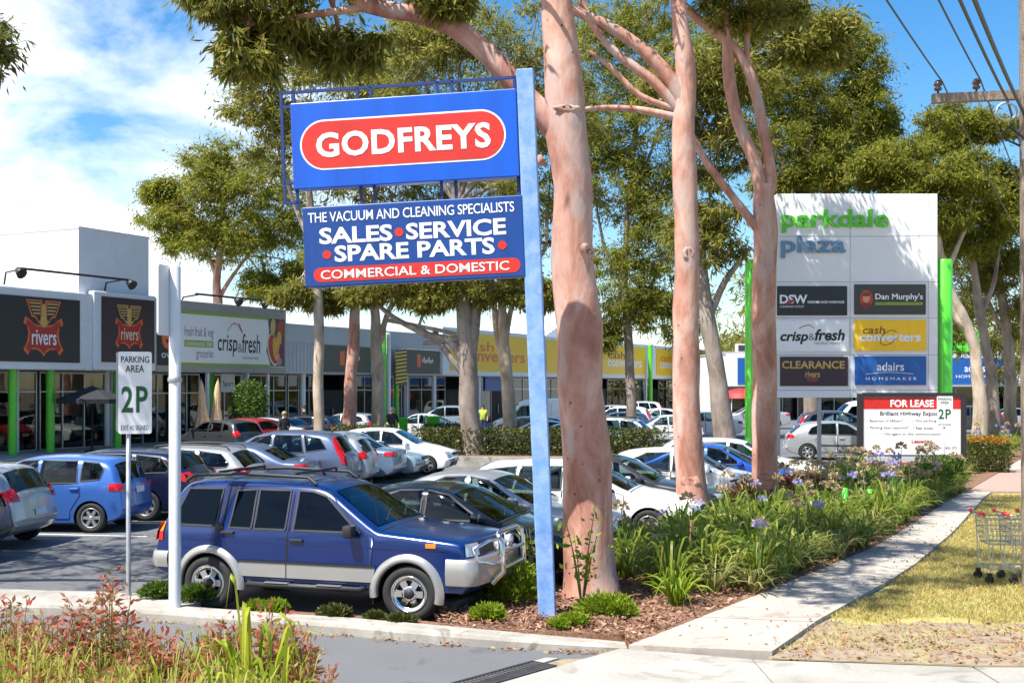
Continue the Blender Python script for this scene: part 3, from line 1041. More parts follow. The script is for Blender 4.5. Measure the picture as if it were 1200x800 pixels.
for k in range(9):
    a = 34.6 + k * 6.9
    win_bay(root, o(a), o(a + 4.7), .12, 3.4, 2.8, 3, M_glass, transom=2.6)
    d = MB(); d.box(o(a + 4.9), o(a + 6.6), 2.78, 2.84, .1, 2.6); dd_ = d.build('door', M_dark, root)
    h = MB(); h.box(o(a + 5.7), o(a + 5.75), 2.70, 2.77, .8, 1.5); h.build('handle', M_alu, dd_)
p = MB(); p.box(o(42.3), o(45.3), 1.2, 1.4, 2.5, 3.5); p.build('hanging_sign', M_blue, root)
c = MB(); c.lathe([(.2, .1), (.2, 6.6)], 14); c.build('column', M_lime, root, loc=(o(spx(758)), -.35, 0))
for s in (40, 48.6, 60.3, 73.0, 84.2, 91.5):
    c = MB(); c.box(o(s) - .12, o(s) + .12, .4, .64, .1, 3.55); c.build('column', M_whiteframe, root)
p = MB()
for i in range(24):
    p.box(o(57) + i * .52, o(57) + i * .52 + .53, 4, 12, 6.2, 6.4 + 1.8 * math.sin(math.pi * (i + .5) / 24))
p.build('roof_vault', M_white, root)

# --- blue-signed shop facing the lane end
root = empty('linen_shop', (17.6, 98, 0), 0, 'far white shop with blue fascia and a lime green roof block', 'shop')
shop_shell(root, 36, 5.6, wall=M_white)
f = MB(); f.cbox(0, 36, 0, .34, 2.8, 5.5, .03); f.build('fascia', M_whiteframe, root)
for a, b in ((.9, 3.0), (4.0, 16.5), (17.6, 23.3)):
    p = MB(); p.box(a, b, -.05, 0, 3.0, 5.15); pn = p.build('sign_panel', M_blue, root)
    if a > 17:
        lt = MB(); put_text(lt, 'adairs', a + 1.9, a + 3.6, 4.0, 4.6, -.056, 0, .01); put_text(lt, 'HOMEMAKER', a + 1.2, a + 4.3, 3.5, 3.75, -.056)
        lt.build('lettering', M_signwhite, pn)
g = MB(); g.cbox(17.3, 21.2, .6, 3.5, 5.62, 7.4, .05); g.build('roof_block', M_lime, root)
for k in range(6):
    win_bay(root, .6 + k * 5.9, 5.2 + k * 5.9, .12, 2.7, 2.8, 3, M_glass)

# raised walk along the shops
wk = MB()
a = row_at(-14); b = row_at(98)
nrm = Vector((0.894, -0.447, 0))
wk.plan([(p.x, p.y) for p in (a + nrm * 1.3, b + nrm * 1.3, b - nrm * 3, a - nrm * 3)], -.05, .11)
struct('shop_walkway', wk, M_walk)

# floodlight bars standing on the fascias
def flood_bar(s_a, s_b, z, label, lamps):
    root = empty('floodlight_bar', row_at(s_a) + Vector((0, 0, 6.8)), ROWA, label, 'floodlight', 'floodlights over the shop signs')
    L = s_b - s_a
    b = MB(); b.tube([(0, -.9, z - 6.8), (L, -.9, z - 6.8)], .05, 8)
    b.build('bar', M_blackmetal, root)
    for x in (0.3, L - .3):
        k = MB(); k.tube([(x, .2, -.02), (x, .1, z - 6.9), (x, -.9, z - 6.8)], .04, 8); k.build('bracket', M_blackmetal, root)
    for x in lamps:
        k = MB()
        M = Matrix.Translation((x * L, -1.0, z - 6.95)) @ Matrix.Rotation(R(-55), 4, 'X')
        k.lathe([(0, .16), (.13, .15), (.17, .0), (.22, -.16), (.2, -.16), (.0, -.1)], 14, 0, M)
        k.build('lamp_head', M_blackmetal, root)
flood_bar(spx(2), spx(133), 7.35, 'black floodlight bar above the emblem sign of the white shop', (0.0, 1.0))
flood_bar(spx(212), spx(345), 7.05, 'black floodlight bar above the long fruit sign', (.33, .56, 0.97))

# umbrellas, pot tree and other things on the walk
def on_row(x, y_out):
    return row_at(spx(x)) + nrm * y_out + Vector((0, 0, .11))
M_canvas = mat('tan_canvas', (0.58, 0.40, 0.22), 0.85, var=0.2, scale=8, bump=0.2)
M_blackcanvas = mat('black_canvas', (0.02, 0.02, 0.024), 0.8, var=0.2)
M_wood = mat('stake_wood', (0.26, 0.15, 0.08), 0.85, var=0.3, scale=10)
def closed_umbrella(loc, label, tilt):
    root = empty('market_umbrella', loc, 0, label, 'umbrella', 'folded tan umbrellas by the shop')
    root.rotation_euler = (0, R(tilt), 0)
    b = MB(); b.lathe([(.28, 0), (.28, .05), (.05, .08), (.03, .3)], 14); b.build('base', M_grey, root)
    b = MB(); b.lathe([(.025, .1), (.025, 3.1), (0, 3.12)], 8); b.build('pole', M_wood, root)
    b = MB()
    prof = [(.03, 3.0), (.10, 2.8), (.17, 2.3), (.16, 1.9), (.24, 1.3), (.32, .9), (.26, .86), (.1, .88)]
    n = 24
    vs, fs = [], []
    for r, z in prof:
        for k in range(n):
            w = 2 * math.pi * k / n
            rr = r * (1 + .28 * math.cos(8 * w) * (3.0 - z) / 2)
            vs.append((rr * math.cos(w), rr * math.sin(w), z + .05 * math.cos(4 * w) * (z < 1)))
    for i in range(len(prof) - 1):
        for k in range(n):
            fs.append((i * n + k, (i + 1) * n + k, (i + 1) * n + (k + 1) % n, i * n + (k + 1) % n))
    b.add(vs, fs, 0, True)
    b.build('canopy', M_canvas, root)
closed_umbrella(on_row(219, 1.0), 'folded tan market umbrella beside the white light pole', -2)
closed_umbrella(on_row(231, 1.0), 'folded tan market umbrella nearer to the potted tree', 4)
root = empty('patio_umbrella', on_row(100, .4), 0, 'open black patio umbrella in front of the shop windows', 'umbrella')
b = MB(); b.lathe([(.3, 0), (.3, .06), (.04, .1), (.03, 2.5)], 12); b.build('pole', M_blackmetal, root)
b = MB()
n = 8
vs = [(0, 0, 2.75)] + [(1.5 * math.cos(2 * math.pi * k / n), 1.5 * math.sin(2 * math.pi * k / n), 2.2) for k in range(n)] + [(1.5 * math.cos(2 * math.pi * k / n), 1.5 * math.sin(2 * math.pi * k / n), 2.02) for k in range(n)]
fs = [(0, 1 + k, 1 + (k + 1) % n) for k in range(n)] + [(1 + k, 9 + k, 9 + (k + 1) % n, 1 + (k + 1) % n) for k in range(n)]
b.add(vs, fs); b.build('canopy', M_blackcanvas, root)
root = empty('kiosk_canopy', P(868, 475, 92).xy.to_3d(), 0, 'small red domed canopy far behind the white sedan', 'canopy')
b = MB(); b.lathe([(1.45, 1.9), (1.3, 2.25), (.8, 2.55), (0, 2.68)], 20); b.build('dome', mat('red_canvas', (.55, .02, .02), .6), root)
for k in range(4):
    c = MB(); c.tube([(1.2 * math.cos(k * 1.57 + .78), 1.2 * math.sin(k * 1.57 + .78), 0), (1.2 * math.cos(k * 1.57 + .78), 1.2 * math.sin(k * 1.57 + .78), 2.0)], .04, 6); c.build('post', M_whiteframe, root)

# ---------------------------------------------------------------- plaza pylon
Zp = 42.0; Kp = F / Zp
root = empty('plaza_pylon', (P(1003, 452, Zp).x, Zp, 0.05), 0, 'tall white plaza sign tower with green letters and six tenant boards', 'sign tower')
px = lambda x: (x - 1003) / Kp
pz = lambda y: H - .05 - (y - HY) / Kp
M_tile = mat('white_cladding_panel', (0.74, 0.75, 0.76), 0.5, var=0.03, scale=2)
rows = [466, 457, 416, 373, 331, 278, 228]
cols = [908, 994, 1085, 1096]
b = MB()
for i in range(len(rows) - 1):
    for j in range(len(cols) - 1):
        if j == 2 and False: continue
        b.cbox(px(cols[j]) + .012, px(cols[j + 1]) - .012, -.25, .25, pz(rows[i]) + .012, pz(rows[i + 1]) - .012, .008)
b.box(px(909), px(1095), -.235, .235, pz(465.5), pz(228.5), 1)
b.build('cladding', [M_tile, M_grey], root)
for x, top in ((883, 305), (1107.5, 305)):
    c = MB(); c.lathe([(.28, -.05), (.28, pz(top)), (.26, pz(top) + .03), (0, pz(top) + .04)], 24); c.build('column', M_lime, root, loc=(px(x), .1, 0))
c = MB(); c.lathe([(.07, -.05), (.07, pz(308))], 10); c.build('steel_post', M_alu, root, loc=(px(1098.5), .05, 0))
for x in (912, 960, 1045, 1092):
    c = MB(); c.box(px(x) - .06, px(x) + .06, -.06, .06, -.05, pz(466)); c.build('support_leg', M_alu, root)
M_letgreen = mat('green_channel_letter', (0.10, 0.50, 0.02), 0.35, var=0)
M_letblue = mat('blue_grey_channel_letter', (0.12, 0.23, 0.36), 0.35, var=0)
lt = MB(); put_text(lt, 'parkdale', px(914), px(1038), pz(274), pz(247), -.34, 0, .022, thick=.09); lt.build('lettering', M_letgreen, root)
lt = MB(); put_text(lt, 'plaza', px(913), px(988), pz(303.5), pz(277), -.34, 0, .018, thick=.09); lt.build('lettering', M_letblue, root)
def board(x0, x1, y0, y1, m, frame=True):
    b = MB(); b.cbox(px(x0), px(x1), -.31, -.25, pz(y1), pz(y0), .01)
    o_ = b.build('tenant_board', m, root)
    return o_, -.316
bo, y = board(908.4, 990, 336, 370, M_black)
lt = MB(); put_text(lt, 'DSW', px(911.5), px(943.5), pz(356.5), pz(346), y, 0, .03)
put_text(lt, 'DESIGNER SHOE WAREHOUSE', px(944), px(986.5), pz(356), pz(353.2), y, 0, .02)
put_text(lt, 'CLEARANCE OUTLET', px(911.5), px(940), pz(361), pz(358.5), y, 0)
flat(lt, ell(px(924), pz(354.5), .16, .05, .5), y - .004, 1)
lt.build('lettering', [M_signwhite, M_signred], bo)
bo, y = board(998.4, 1081.5, 334, 369, mat('charcoal_board', (.05, .05, .045), .5))
lt = MB(); put_text(lt, "Dan Murphy's", px(1022.5), px(1078), pz(353.5), pz(344.5), y, 0, .02)
flat(lt, ell(px(1012), pz(351.5), 7.6 / Kp, 11 / Kp, 0), y, 2)
flat(lt, ell(px(1012), pz(350), 4.2 / Kp, 5.4 / Kp, 0), y - .004, 3); flat(lt, ell(px(1012), pz(359), 6.2 / Kp, 3.4 / Kp, 0), y - .003, 4)
flat(lt, ell(px(1012), pz(346), 4.6 / Kp, 2.2 / Kp, 0), y - .006, 4)
lt.box(px(1022.5), px(1077.5), y, y + .005, pz(358), pz(354.8), 1)
put_text(lt, 'LOWEST LIQUOR PRICE GUARANTEE', px(1024), px(1076), pz(357.5), pz(355.3), y - .004, 5)
lt.build('lettering', [M_signwhite, M_leafgreen, mat('portrait_red', (.42, .06, .03), .5), mat('portrait_skin', (.62, .28, .16), .5), mat('portrait_dark', (.20, .03, .02), .5), M_olive], bo)
bo, y = board(908, 992, 376, 412, M_signwhite)
lt = MB(); put_text(lt, 'crisp', px(912), px(944.5), pz(403.5), pz(389), y, 0, .03, .22); put_text(lt, '&', px(945), px(952), pz(399), pz(391), y, 1)
put_text(lt, 'fresh', px(952), px(987), pz(399.5), pz(386), y, 0, .03, .22); put_text(lt, 'THE FRUIT MARKET', px(951), px(984), pz(404), pz(401), y, 1)
arc = [(px(934 + i * 1.6), pz(384.5 - 3.6 * math.sin(min(1, i / 7) * 1.57) + max(0, i - 7) ** 2 * .25)) for i in range(12)]
for a, b in zip(arc[:-1], arc[1:]): flat(lt, [a, b, (b[0], b[1] - .03), (a[0], a[1] - .03)], y, 2)
lt.build('lettering', [M_txtblack, M_txtgrey, M_signred], bo)
bo, y = board(998.5, 1082, 375, 411, M_yellow)
lt = MB(); put_text(lt, 'cash', px(1008), px(1034), pz(391.5), pz(382.5), y, 0, .01, .15); put_text(lt, 'converters', px(1004), px(1075.5), pz(400.5), pz(391), y - .004, 1, .035)
ring = [(ell(px(1038), pz(396), 11.5 / Kp, 7.2 / Kp, .62, 28)[i], ell(px(1038), pz(396), 10.6 / Kp, 6.4 / Kp, .62, 28)[i]) for i in range(28)]
for i in range(24):
    j = (i + 1) % 28
    flat(lt, [ring[i][0], ring[j][0], ring[j][1], ring[i][1]], y - .008, 0)
lt.build('lettering', [M_brown, M_signwhite], bo)
bo, y = board(912, 991, 418, 452, M_plum)
lt = MB(); put_text(lt, 'CLEARANCE', px(914), px(987), pz(432), pz(423), y, 0, .025)
put_text(lt, 'rivers', px(941), px(958), pz(442), pz(435), y, 0, .02)
flat(lt, [(px(942), pz(442)), (px(957), pz(442)), (px(955.5), pz(447)), (px(943.5), pz(447))], y, 1)
lt.build('lettering', [M_signgold, mat('dull_red_vinyl', (.20, .05, .04), .5)], bo)
bo, y = board(999, 1082, 417.5, 451, M_blue)
lt = MB(); put_text(lt, 'adairs', px(1024.5), px(1056), pz(434.5), pz(424.5), y, 0, .008)
put_text(lt, 'H O M E M A K E R', px(1011.5), px(1071), pz(445.3), pz(441.8), y, 0, .008)
arc = [(px(1012 + i * 5), pz(438 - 2.0 * math.sin(i / 11 * math.pi))) for i in range(12)]
for a, b in zip(arc[:-1], arc[1:]): flat(lt, [a, b, (b[0], b[1] - .015), (a[0], a[1] - .015)], y, 0)
lt.build('lettering', [M_signwhite], bo)

# ---------------------------------------------------------------- for-lease board
Zl = 37.0; Kl = F / Zl
root = empty('lease_board', (P(1068, 452, Zl).x, Zl, 0.05), 0, 'black framed property board with red FOR LEASE band beside the footpath', 'sign')
px = lambda x: (x - 1068) / Kl
pz = lambda y: H - .05 - (y - HY) / Kl
b = MB()
for x in (1007.8, 1128.6): b.box(px(x) - .085, px(x) + .085, -.06, .06, -.05, pz(461))
b.box(px(1010.8), px(1125.6), -.058, .058, pz(465.3), pz(460)); b.box(px(1010.8), px(1125.6), -.058, .058, pz(548), pz(544.5))
b.build('frame', M_blackmetal, root)
b = MB(); b.box(px(1010.9), px(1125.5), -.02, .02, pz(544.4), pz(465.4)); pn = b.build('panel', M_signwhite, root)
b = MB()
b.box(px(1010.9), px(1125.5), -.026, -.02, pz(479), pz(465.4), 0); b.box(px(1010.9), px(1125.5), -.026, -.02, pz(534.2), pz(532.6), 1)
b.box(px(1010.9), px(1125.5), -.026, -.02, pz(540.5), pz(535), 2); b.box(px(1010.9), px(1125.5), -.026, -.02, pz(544.2), pz(541.5), 0)
b.build('band', [mat('lease_red', (.55, .02, .015), .4), M_txtblack, M_grey], pn)
lt = MB()
put_text(lt, 'FOR LEASE', px(1043), px(1094), pz(476.8), pz(468.2), -.03, 0, .03)
put_text(lt, 'Brilliant Highway Exposure', px(1031), px(1108), pz(488.3), pz(481.8), -.024, 1, .02)
for s, a, b2, yy in (('• Basement of 340sqm*', 1016, 1058, 493), ('• No parking', 1070, 1097, 493), ('• Parking bays opposite*', 1016, 1065, 501), ('• Rear access', 1070, 1093, 501), ('• No agent on this communication', 1034, 1102, 508.5), ('John 0411 405 075', 1089, 1121, 525)):
    put_text(lt, s, px(a), px(b2), pz(yy + 2.0), pz(yy - 1.8), -.024, 1, .004)
put_text(lt, 'Leased', px(1068), px(1085), pz(519), pz(514.5), -.024, 2, .03)
lt.build('lettering', [M_signwhite, M_txtblack, M_signred], pn)

# ---------------------------------------------------------------- vacuum shop pole sign
M_royal = mat('royal_blue_panel', (0.002, 0.085, 0.52), 0.32, var=0.14, scale=1.3, stretch=(2.5, 1, .25), coat=0.2)
M_navy = mat('navy_panel', (0.002, 0.045, 0.23), 0.35, var=0.16, scale=1.6, stretch=(2.5, 1, .3), coat=0.2)
M_bluepole = ramp_mat('weathered_blue_paint', [(0.25, (0.08, 0.19, 0.48)), (0.5, (0.15, 0.30, 0.60)), (0.75, (0.25, 0.40, 0.66))], 4, 0.6, 0.15, 30, stretch=(1, 1, .35),
                      second=(7, .35, (.40, .50, .66)))
M_navyframe = mat('navy_frame_paint', (0.006, 0.03, 0.15), 0.5, var=0.1)
M_logored = mat('logo_red', (0.55, 0.028, 0.018), 0.35, var=0.10, scale=1.5)
root = empty('pole_sign', (G(641.5, 722, .09).x, G(641.5, 722, .09).y, 0.09), 0, 'leaning blue pole sign of the vacuum shop with two blue boards', 'sign')
root.rotation_euler = (0, R(-2.35), R(-6)); root.scale = (.972,) * 3
b = MB(); b.cbox(-.105, .105, -.09, .09, -.25, 6.74, .012)
b.box(-.115, -.105, -.02, .02, .9, .96); b.build('pole', M_bluepole, root)
b = MB()
zt_, zb_ = 6.66, 5.27
T = .035
bar(b, (-3.10, .0, zt_), (-.10, .0, zt_), T, T); bar(b, (-3.10, 0, zb_), (-2.88, 0, zb_), T, T); bar(b, (-3.10, 0, zb_), (-3.10, 0, zt_), T, T)
for z in (6.48, 5.52): bar(b, (-3.10, 0, z), (-2.95, 0, z), T, T)
for x in (-2.94, -2.12, -1.95, -1.10, -.92, -.14):
    bar(b, (x, 0, 6.52), (x, 0, 6.67), T, T); bar(b, (x, 0, 5.18), (x, 0, 5.43), T, T)
bar(b, (-.12, .05, 4.25), (-.12, .05, 6.67), .03, .03)
b.build('frame', M_navyframe, root)
def sb(x0, x1, z0, z1, m, name):
    b = MB(); b.cbox(x0, x1, -.10, .10, z0, z1, .012)
    return b.build(name, m, root)
X0, X1, Z0, Z1 = -2.96, -.112, 5.42, 6.50
pn = sb(X0, X1, Z0, Z1, M_royal, 'upper_board')
fx = lambda u: X0 + u * (X1 - X0)
fz = lambda v: Z1 - v * (Z1 - Z0)
b = MB(); rr = (fz(.215) - fz(.795)) / 2
flat(b, rounded(fx(.038), fx(.948), fz(.795), fz(.215), rr, 14), -.104, 0)
flat(b, rounded(fx(.038) + .022, fx(.948) - .022, fz(.795) + .022, fz(.215) - .022, rr - .022, 14), -.108, 1)
b.build('pill', [M_signwhite, M_logored], pn)
b = MB()
# heavy lettering: the larger first letter, then the rest
put_text(b, 'GODFREYS', fx(.110), fx(.882), fz(.655), fz(.365), -.113, 0, .030, 0, 1.05)
b.build('lettering', M_signwhite, pn)
X0, X1, Z0, Z1 = -2.86, -.09, 4.19, 5.19
pn = sb(X0, X1, Z0, Z1, M_navy, 'lower_board')
b = MB()
put_text(b, 'THE VACUUM AND CLEANING SPECIALISTS', fx(.026), fx(.962), fz(.20), fz(.075), -.106, 0, .005, 0, .96)
put_text(b, 'SALES', fx(.075), fx(.41), fz(.475), fz(.27), -.106, 0, .028)
put_text(b, 'SERVICE', fx(.472), fx(.922), fz(.475), fz(.27), -.106, 0, .028)
put_text(b, 'SPARE PARTS', fx(.142), fx(.868), fz(.705), fz(.50), -.106, 0, .028)
for u, v in ((.44, .375), (.107, .605), (.902, .605)): flat(b, ell(fx(u), fz(v), .055, .055, 0), -.106, 1)
flat(b, rounded(fx(.042), fx(.98), fz(.945), fz(.765), (fz(.765) - fz(.945)) / 2, 8), -.105, 1)
put_text(b, 'COMMERCIAL & DOMESTIC', fx(.075), fx(.93), fz(.912), fz(.80), -.110, 0, .008)
b.build('lettering', [M_signwhite, M_logored], pn)

# ---------------------------------------------------------------- parking signs, light pole
M_galv = mat('galvanised_steel', (0.42, 0.44, 0.46), 0.45, metal=0.7, var=0.12, scale=10)
M_whitepole = mat('white_pole_paint', (0.72, 0.74, 0.76), 0.4, var=0.06, scale=6)
M_pgreen = mat('parking_green', (0.01, 0.10, 0.03), 0.4, var=0)
def parking_sign(loc, w, z0, z1, rz, label, back):
    root = empty('parking_sign', loc, rz, label, 'sign')
    b = MB(); b.lathe([(.03, -.1), (.03, z1 - .05), (0, z1 - .05)], 12); b.build('post', M_galv, root)
    b = MB(); b.prism(rounded(-w / 2, w / 2, z0, z1, .03, 4), -.045, -.035)
    pl = b.build('plate', M_signwhite, root); pl.location = (.085 if back else 0, 0, 0)
    h = z1 - z0
    t = MB()
    put_text(t, 'PARKING', -.42 * w, .42 * w, z1 - .135 * h, z1 - .055 * h, -.048, 0, .01)
    put_text(t, 'AREA', -.29 * w, .27 * w, z1 - .25 * h, z1 - .165 * h, -.048, 0, .01)
    put_text(t, '2', -.41 * w, -.06 * w, z1 - .74 * h, z1 - .42 * h, -.048, 1, .02)
    put_text(t, 'P', .03 * w, .38 * w, z1 - .74 * h, z1 - .42 * h, -.048, 1, .02)
    put_text(t, 'EXIT AS SIGNED', -.42 * w, .40 * w, z1 - .955 * h, z1 - .895 * h, -.048, 0)
    t.build('lettering', [M_txtblack, M_pgreen], pl)
    if back:
        b = MB(); b.prism(rounded(-w / 2 - .03, w / 2 - .06, z0 + .02, z1, .03, 4), .035, .045); b.build('back_plate', M_galv, root, loc=(.085, 0, 0))
    for z in (z0 + .15, z1 - .15):
        b = MB(); b.box(-.045, .045, -.036, .036, z - .02, z + .02); b.build('clamp', M_galv, root)
q = G(150.5, 697, .1)
k = F / q.y
parking_sign((q.x, q.y, .1), .42, (697 - 508) / k, (697 - 412) / k, R(16), 'large 2P parking area sign in front of the plum emblem board', True)
q = P(1106.5, 560, 34.0)
k = F / 34.0
parking_sign((q.x, q.y, .1), .47, H - .1 - (500 - HY) / k, H - .1 - (464 - HY) / k, R(6), 'small 2P parking sign in front of the FOR LEASE board', False)
q = G(205, 711, .098); k = F / q.y
root = empty('light_pole', (q.x, q.y, .098), 0, 'white steel pole with a narrow plate clamped near its top', 'pole')
b = MB(); zt_ = (711 - 309) / k
b.lathe([(.074, -.1), (.071, zt_ - .05), (.05, zt_), (0, zt_)], 20); b.build('shaft', M_whitepole, root)
b = MB(); b.lathe([(.084, 0), (.088, .01), (.088, .05), (.084, .06)], 20); b.build('collar', M_galv, root, loc=(0, 0, zt_ * .655))
b = MB(); b.prism(rounded(-.25, .25, zt_ * .79, zt_ - .03, .04, 4), -.012, .012); pl_ = b.build('plate', M_whiteframe, root); pl_.location = (-.11, .05, 0); pl_.rotation_euler = (0, 0, R(78))
pl_.location = (-.075, -.06, 0)

# ---------------------------------------------------------------- power pole, wires, trolleys
M_polewood = ramp_mat('weathered_pole_wood', [(0.25, (0.10, 0.075, 0.055)), (0.5, (0.21, 0.165, 0.13)), (0.75, (0.34, 0.29, 0.25))], 5, 0.9, 0.5, 25, stretch=(6, 6, .5))
q = G(1213, 690, .04)
root = empty('power_pole', (q.x, q.y, .04), 0, 'weathered timber power pole carrying a crossarm and wires', 'power pole')
root.rotation_euler = (0, R(-.5), 0)
b = MB(); b.tube([(0, 0, -.2), (0, 0, 4), (0, 0, 11)], [.175, .16, .13], 20); b.build('shaft', M_polewood, root)
k = F / q.y
za = H - .04 - (109 - HY) / k
arm_d = Vector((0.93, -0.36, 0)).normalized()
arm_d = Vector((1, -.1, 0)).normalized()
b = MB(); bar(b, Vector((-1.26, .17 + .126, za)), Vector((1.2, .17 - .12, za + .03)), .11, .125); b.build('crossarm', M_polewood, root)
M_ceramic = mat('brown_ceramic', (0.10, 0.06, 0.05), 0.25, var=0.1)
ins = []
for dx in (-1.18, -.66, .66, 1.1):
    c = Vector((dx, .17 - .1 * dx, za + .07 + .012 * dx))
    m_ = MB(); m_.lathe([(.015, -.08), (.015, .06), (.05, .06), (.055, .09), (.03, .11), (.06, .13), (.055, .16), (.03, .2), (0, .21)], 12)
    m_.build('insulator', M_ceramic, root, loc=c)
    ins.append(q + Vector((0, 0, 0)) + c + Vector((0, 0, .17)))
b = MB()
b.tube([(-.2, -.1, za - .75), (-.5, -.12, za - .62), (-.36, -.14, za - .5), (-.16, -.16, za - .66)], .018, 8)
for a_ in range(12):
    pass
b.build('cable_clamp', M_blackmetal, root)
lp = MB()
ring = [(-.42 + .14 * math.cos(t * .524), -.2, za - .30 + .12 * math.sin(t * .524)) for t in range(13)]
lp.tube(ring, .018, 8, cap=False); lp.build('cable_loop', M_galv, root)
b = MB(); b.box(-.2, .2, -.22, -.16, za - .95, za - .70); b.build('steel_plate', M_galv, root)
M_wire = mat('power_wire', (0.03, 0.03, 0.035), 0.5, var=0)
wd = Vector((0.447, 0.894, 0))
def wire(p, label, r=.012, sag=.35, zoff=0):
    m_ = MB()
    for sg, ln in ((-1, 26), (1, 34)):
        pts = [p + wd * sg * ln * t / 16 + Vector((0, 0, -4 * sag * (t / 16) * (1 - t / 16) + zoff)) for t in range(17)]
        m_.tube([v - p for v in pts], r, 6)
    tag(m_.build('power_wire', M_wire, loc=p), label, 'wire', 'wires on the power pole')
wire(ins[0], 'power wire from the outermost insulator of the crossarm')
wire(ins[1], 'power wire from the inner left insulator of the crossarm')
wire(q + Vector((-.40, -.05, za - .12)), 'thick power wire from beside the cable loop', .018, .45)
wire(q + Vector((-.20, -.10, za - .30)), 'twisted power cable hung close against the timber pole', .022, .5)

M_chrome = mat('zinc_wire', (0.55, 0.58, 0.60), 0.3, metal=0.9, var=0.05)
M_redplastic = mat('red_plastic', (0.55, 0.02, 0.02), 0.4, var=0)
M_rubber = mat('tyre_rubber', (0.018, 0.018, 0.019), 0.75, var=0.15, scale=20)
def trolley():
    root = empty('shopping_trolley', (0, 0, 0), 0, 'x', 'trolley', 'trolleys left on the verge')
    b = MB(); r = .011
    for sy in (-.26, .26):
        b.tube([(0, sy, .98), (.05, sy, .92), (.09, sy, .22), (.10, sy, .13)], r, 8)
        b.tube([(.09, sy, .22), (.84, sy * .72, .22), (.86, sy * .72, .13)], r, 8)
        b.tube([(.28, sy, .58), (.30, sy * .95, .22)], r * .8, 6)
    for x, w_ in ((.09, .26), (.45, .22), (.84, .187)): b.tube([(x, -w_, .22), (x, w_, .22)], r, 8)
    for i in range(5): b.tube([(.12 + i * .17, -.22, .225), (.12 + i * .17, .22, .225)], r * .5, 5)
    b.tube([(.05, -.26, .40), (.05, .26, .40)], r * .6, 5)
    b.build('chassis', M_chrome, root)
    b = MB()
    def rim(z, x0, x1, w0, w1, rr):
        b.tube([(x0, -w0, z), (x1, -w1, z), (x1, w1, z), (x0, w0, z), (x0, -w0, z)], rr, 6)
    rim(.93, .04, .98, .25, .20, .010); rim(.78, .07, .955, .24, .19, .006); rim(.56, .10, .92, .22, .17, .009)
    for i in range(15):
        t = i / 14
        x0, x1 = .04 + .94 * t, .10 + .82 * t
        w0, w1 = .25 - .05 * t, .22 - .05 * t
        for s in (-1, 1): b.tube([(x0, s * w0, .93), (x1, s * w1, .56)], .004, 4)
        b.tube([(x1, -w1, .56), (x1, w1, .56)], .004, 4)
    for i in range(8):
        t = -1 + 2 * i / 7
        b.tube([(.98, .2 * t, .93), (.92, .17 * t, .56)], .004, 4); b.tube([(.04, .25 * t, .93), (.10, .22 * t, .56)], .004, 4)
    for z in (.63, .70, .86): rim(z, .10 - (z - .56) * .16, .92 + (z - .56) * .16, .22 + (z - .56) * .08, .17 + (z - .56) * .08, .004)
    b.build('basket', M_chrome, root)
    b = MB(); b.tube([(-.03, -.29, 1.0), (-.03, .29, 1.0)], .012, 8); b.build('handle', M_chrome, root)
    for s in (-1, 1):
        b = MB(); b.tube([(-.04, s * .16, 1.0), (-.03, s * .22, 1.005), (-.02, s * .30, 1.0), (0, s * .30, .97)], [.022, .03, .026, .02], 10); b.build('handle_grip', M_redplastic, root)
    for x, w_ in ((.10, .26), (.86, .187)):
        for s in (-1, 1):
            c = MB(); M = Matrix.Translation((x - .02, s * w_, .065)) @ Matrix.Rotation(R(90), 4, 'X')
            c.lathe([(.0, -.018), (.06, -.018), (.065, -.008), (.065, .008), (.06, .018), (0, .018)], 16, 0, M)
            c.box(x - .045, x + .015, s * w_ - .028, s * w_ + .028, .10, .16)
            c.build('castor', M_rubber, root)
    return root
tr = trolley()
q = G(1146, 681, .045)
tr.location = q; tr.rotation_euler = (0, 0, R(-4)); tr['label'] = 'rear shopping trolley with red handle grips on the dry lawn'
t2 = copy_tree(tr); t2.location = q + Vector((.33, -.02, 0)); t2['label'] = 'shopping trolley nested in the middle, pushed into the next one'
t3 = copy_tree(tr); t3.location = q + Vector((.66, -.05, 0)); t3['label'] = 'foremost nested shopping trolley beside the timber power pole'
# ---------------------------------------------------------------- vehicles
def paint(name, col, metal=0.0, rough=0.28):
    m, nt, b = new_mat(name)
    b.inputs['Base Color'].default_value = (*col, 1)
    b.inputs['Metallic'].default_value = metal
    b.inputs['Roughness'].default_value = rough
    b.inputs['Coat Weight'].default_value = 0.8
    b.inputs['Coat Roughness'].default_value = 0.05
    # dust that thins the gloss in patches
    t = nt.nodes.new('ShaderNodeTexCoord')
    n = nt.nodes.new('ShaderNodeTexNoise'); n.inputs['Scale'].default_value = 2.2; n.inputs['Detail'].default_value = 6
    nt.links.new(t.outputs['Object'], n.inputs['Vector'])
    r = nt.nodes.new('ShaderNodeMapRange'); r.inputs[1].default_value = .35; r.inputs[2].default_value = .75
    r.inputs[3].default_value = .04; r.inputs[4].default_value = .22
    nt.links.new(n.outputs['Fac'], r.inputs[0]); nt.links.new(r.outputs[0], b.inputs['Coat Roughness'])
    return m
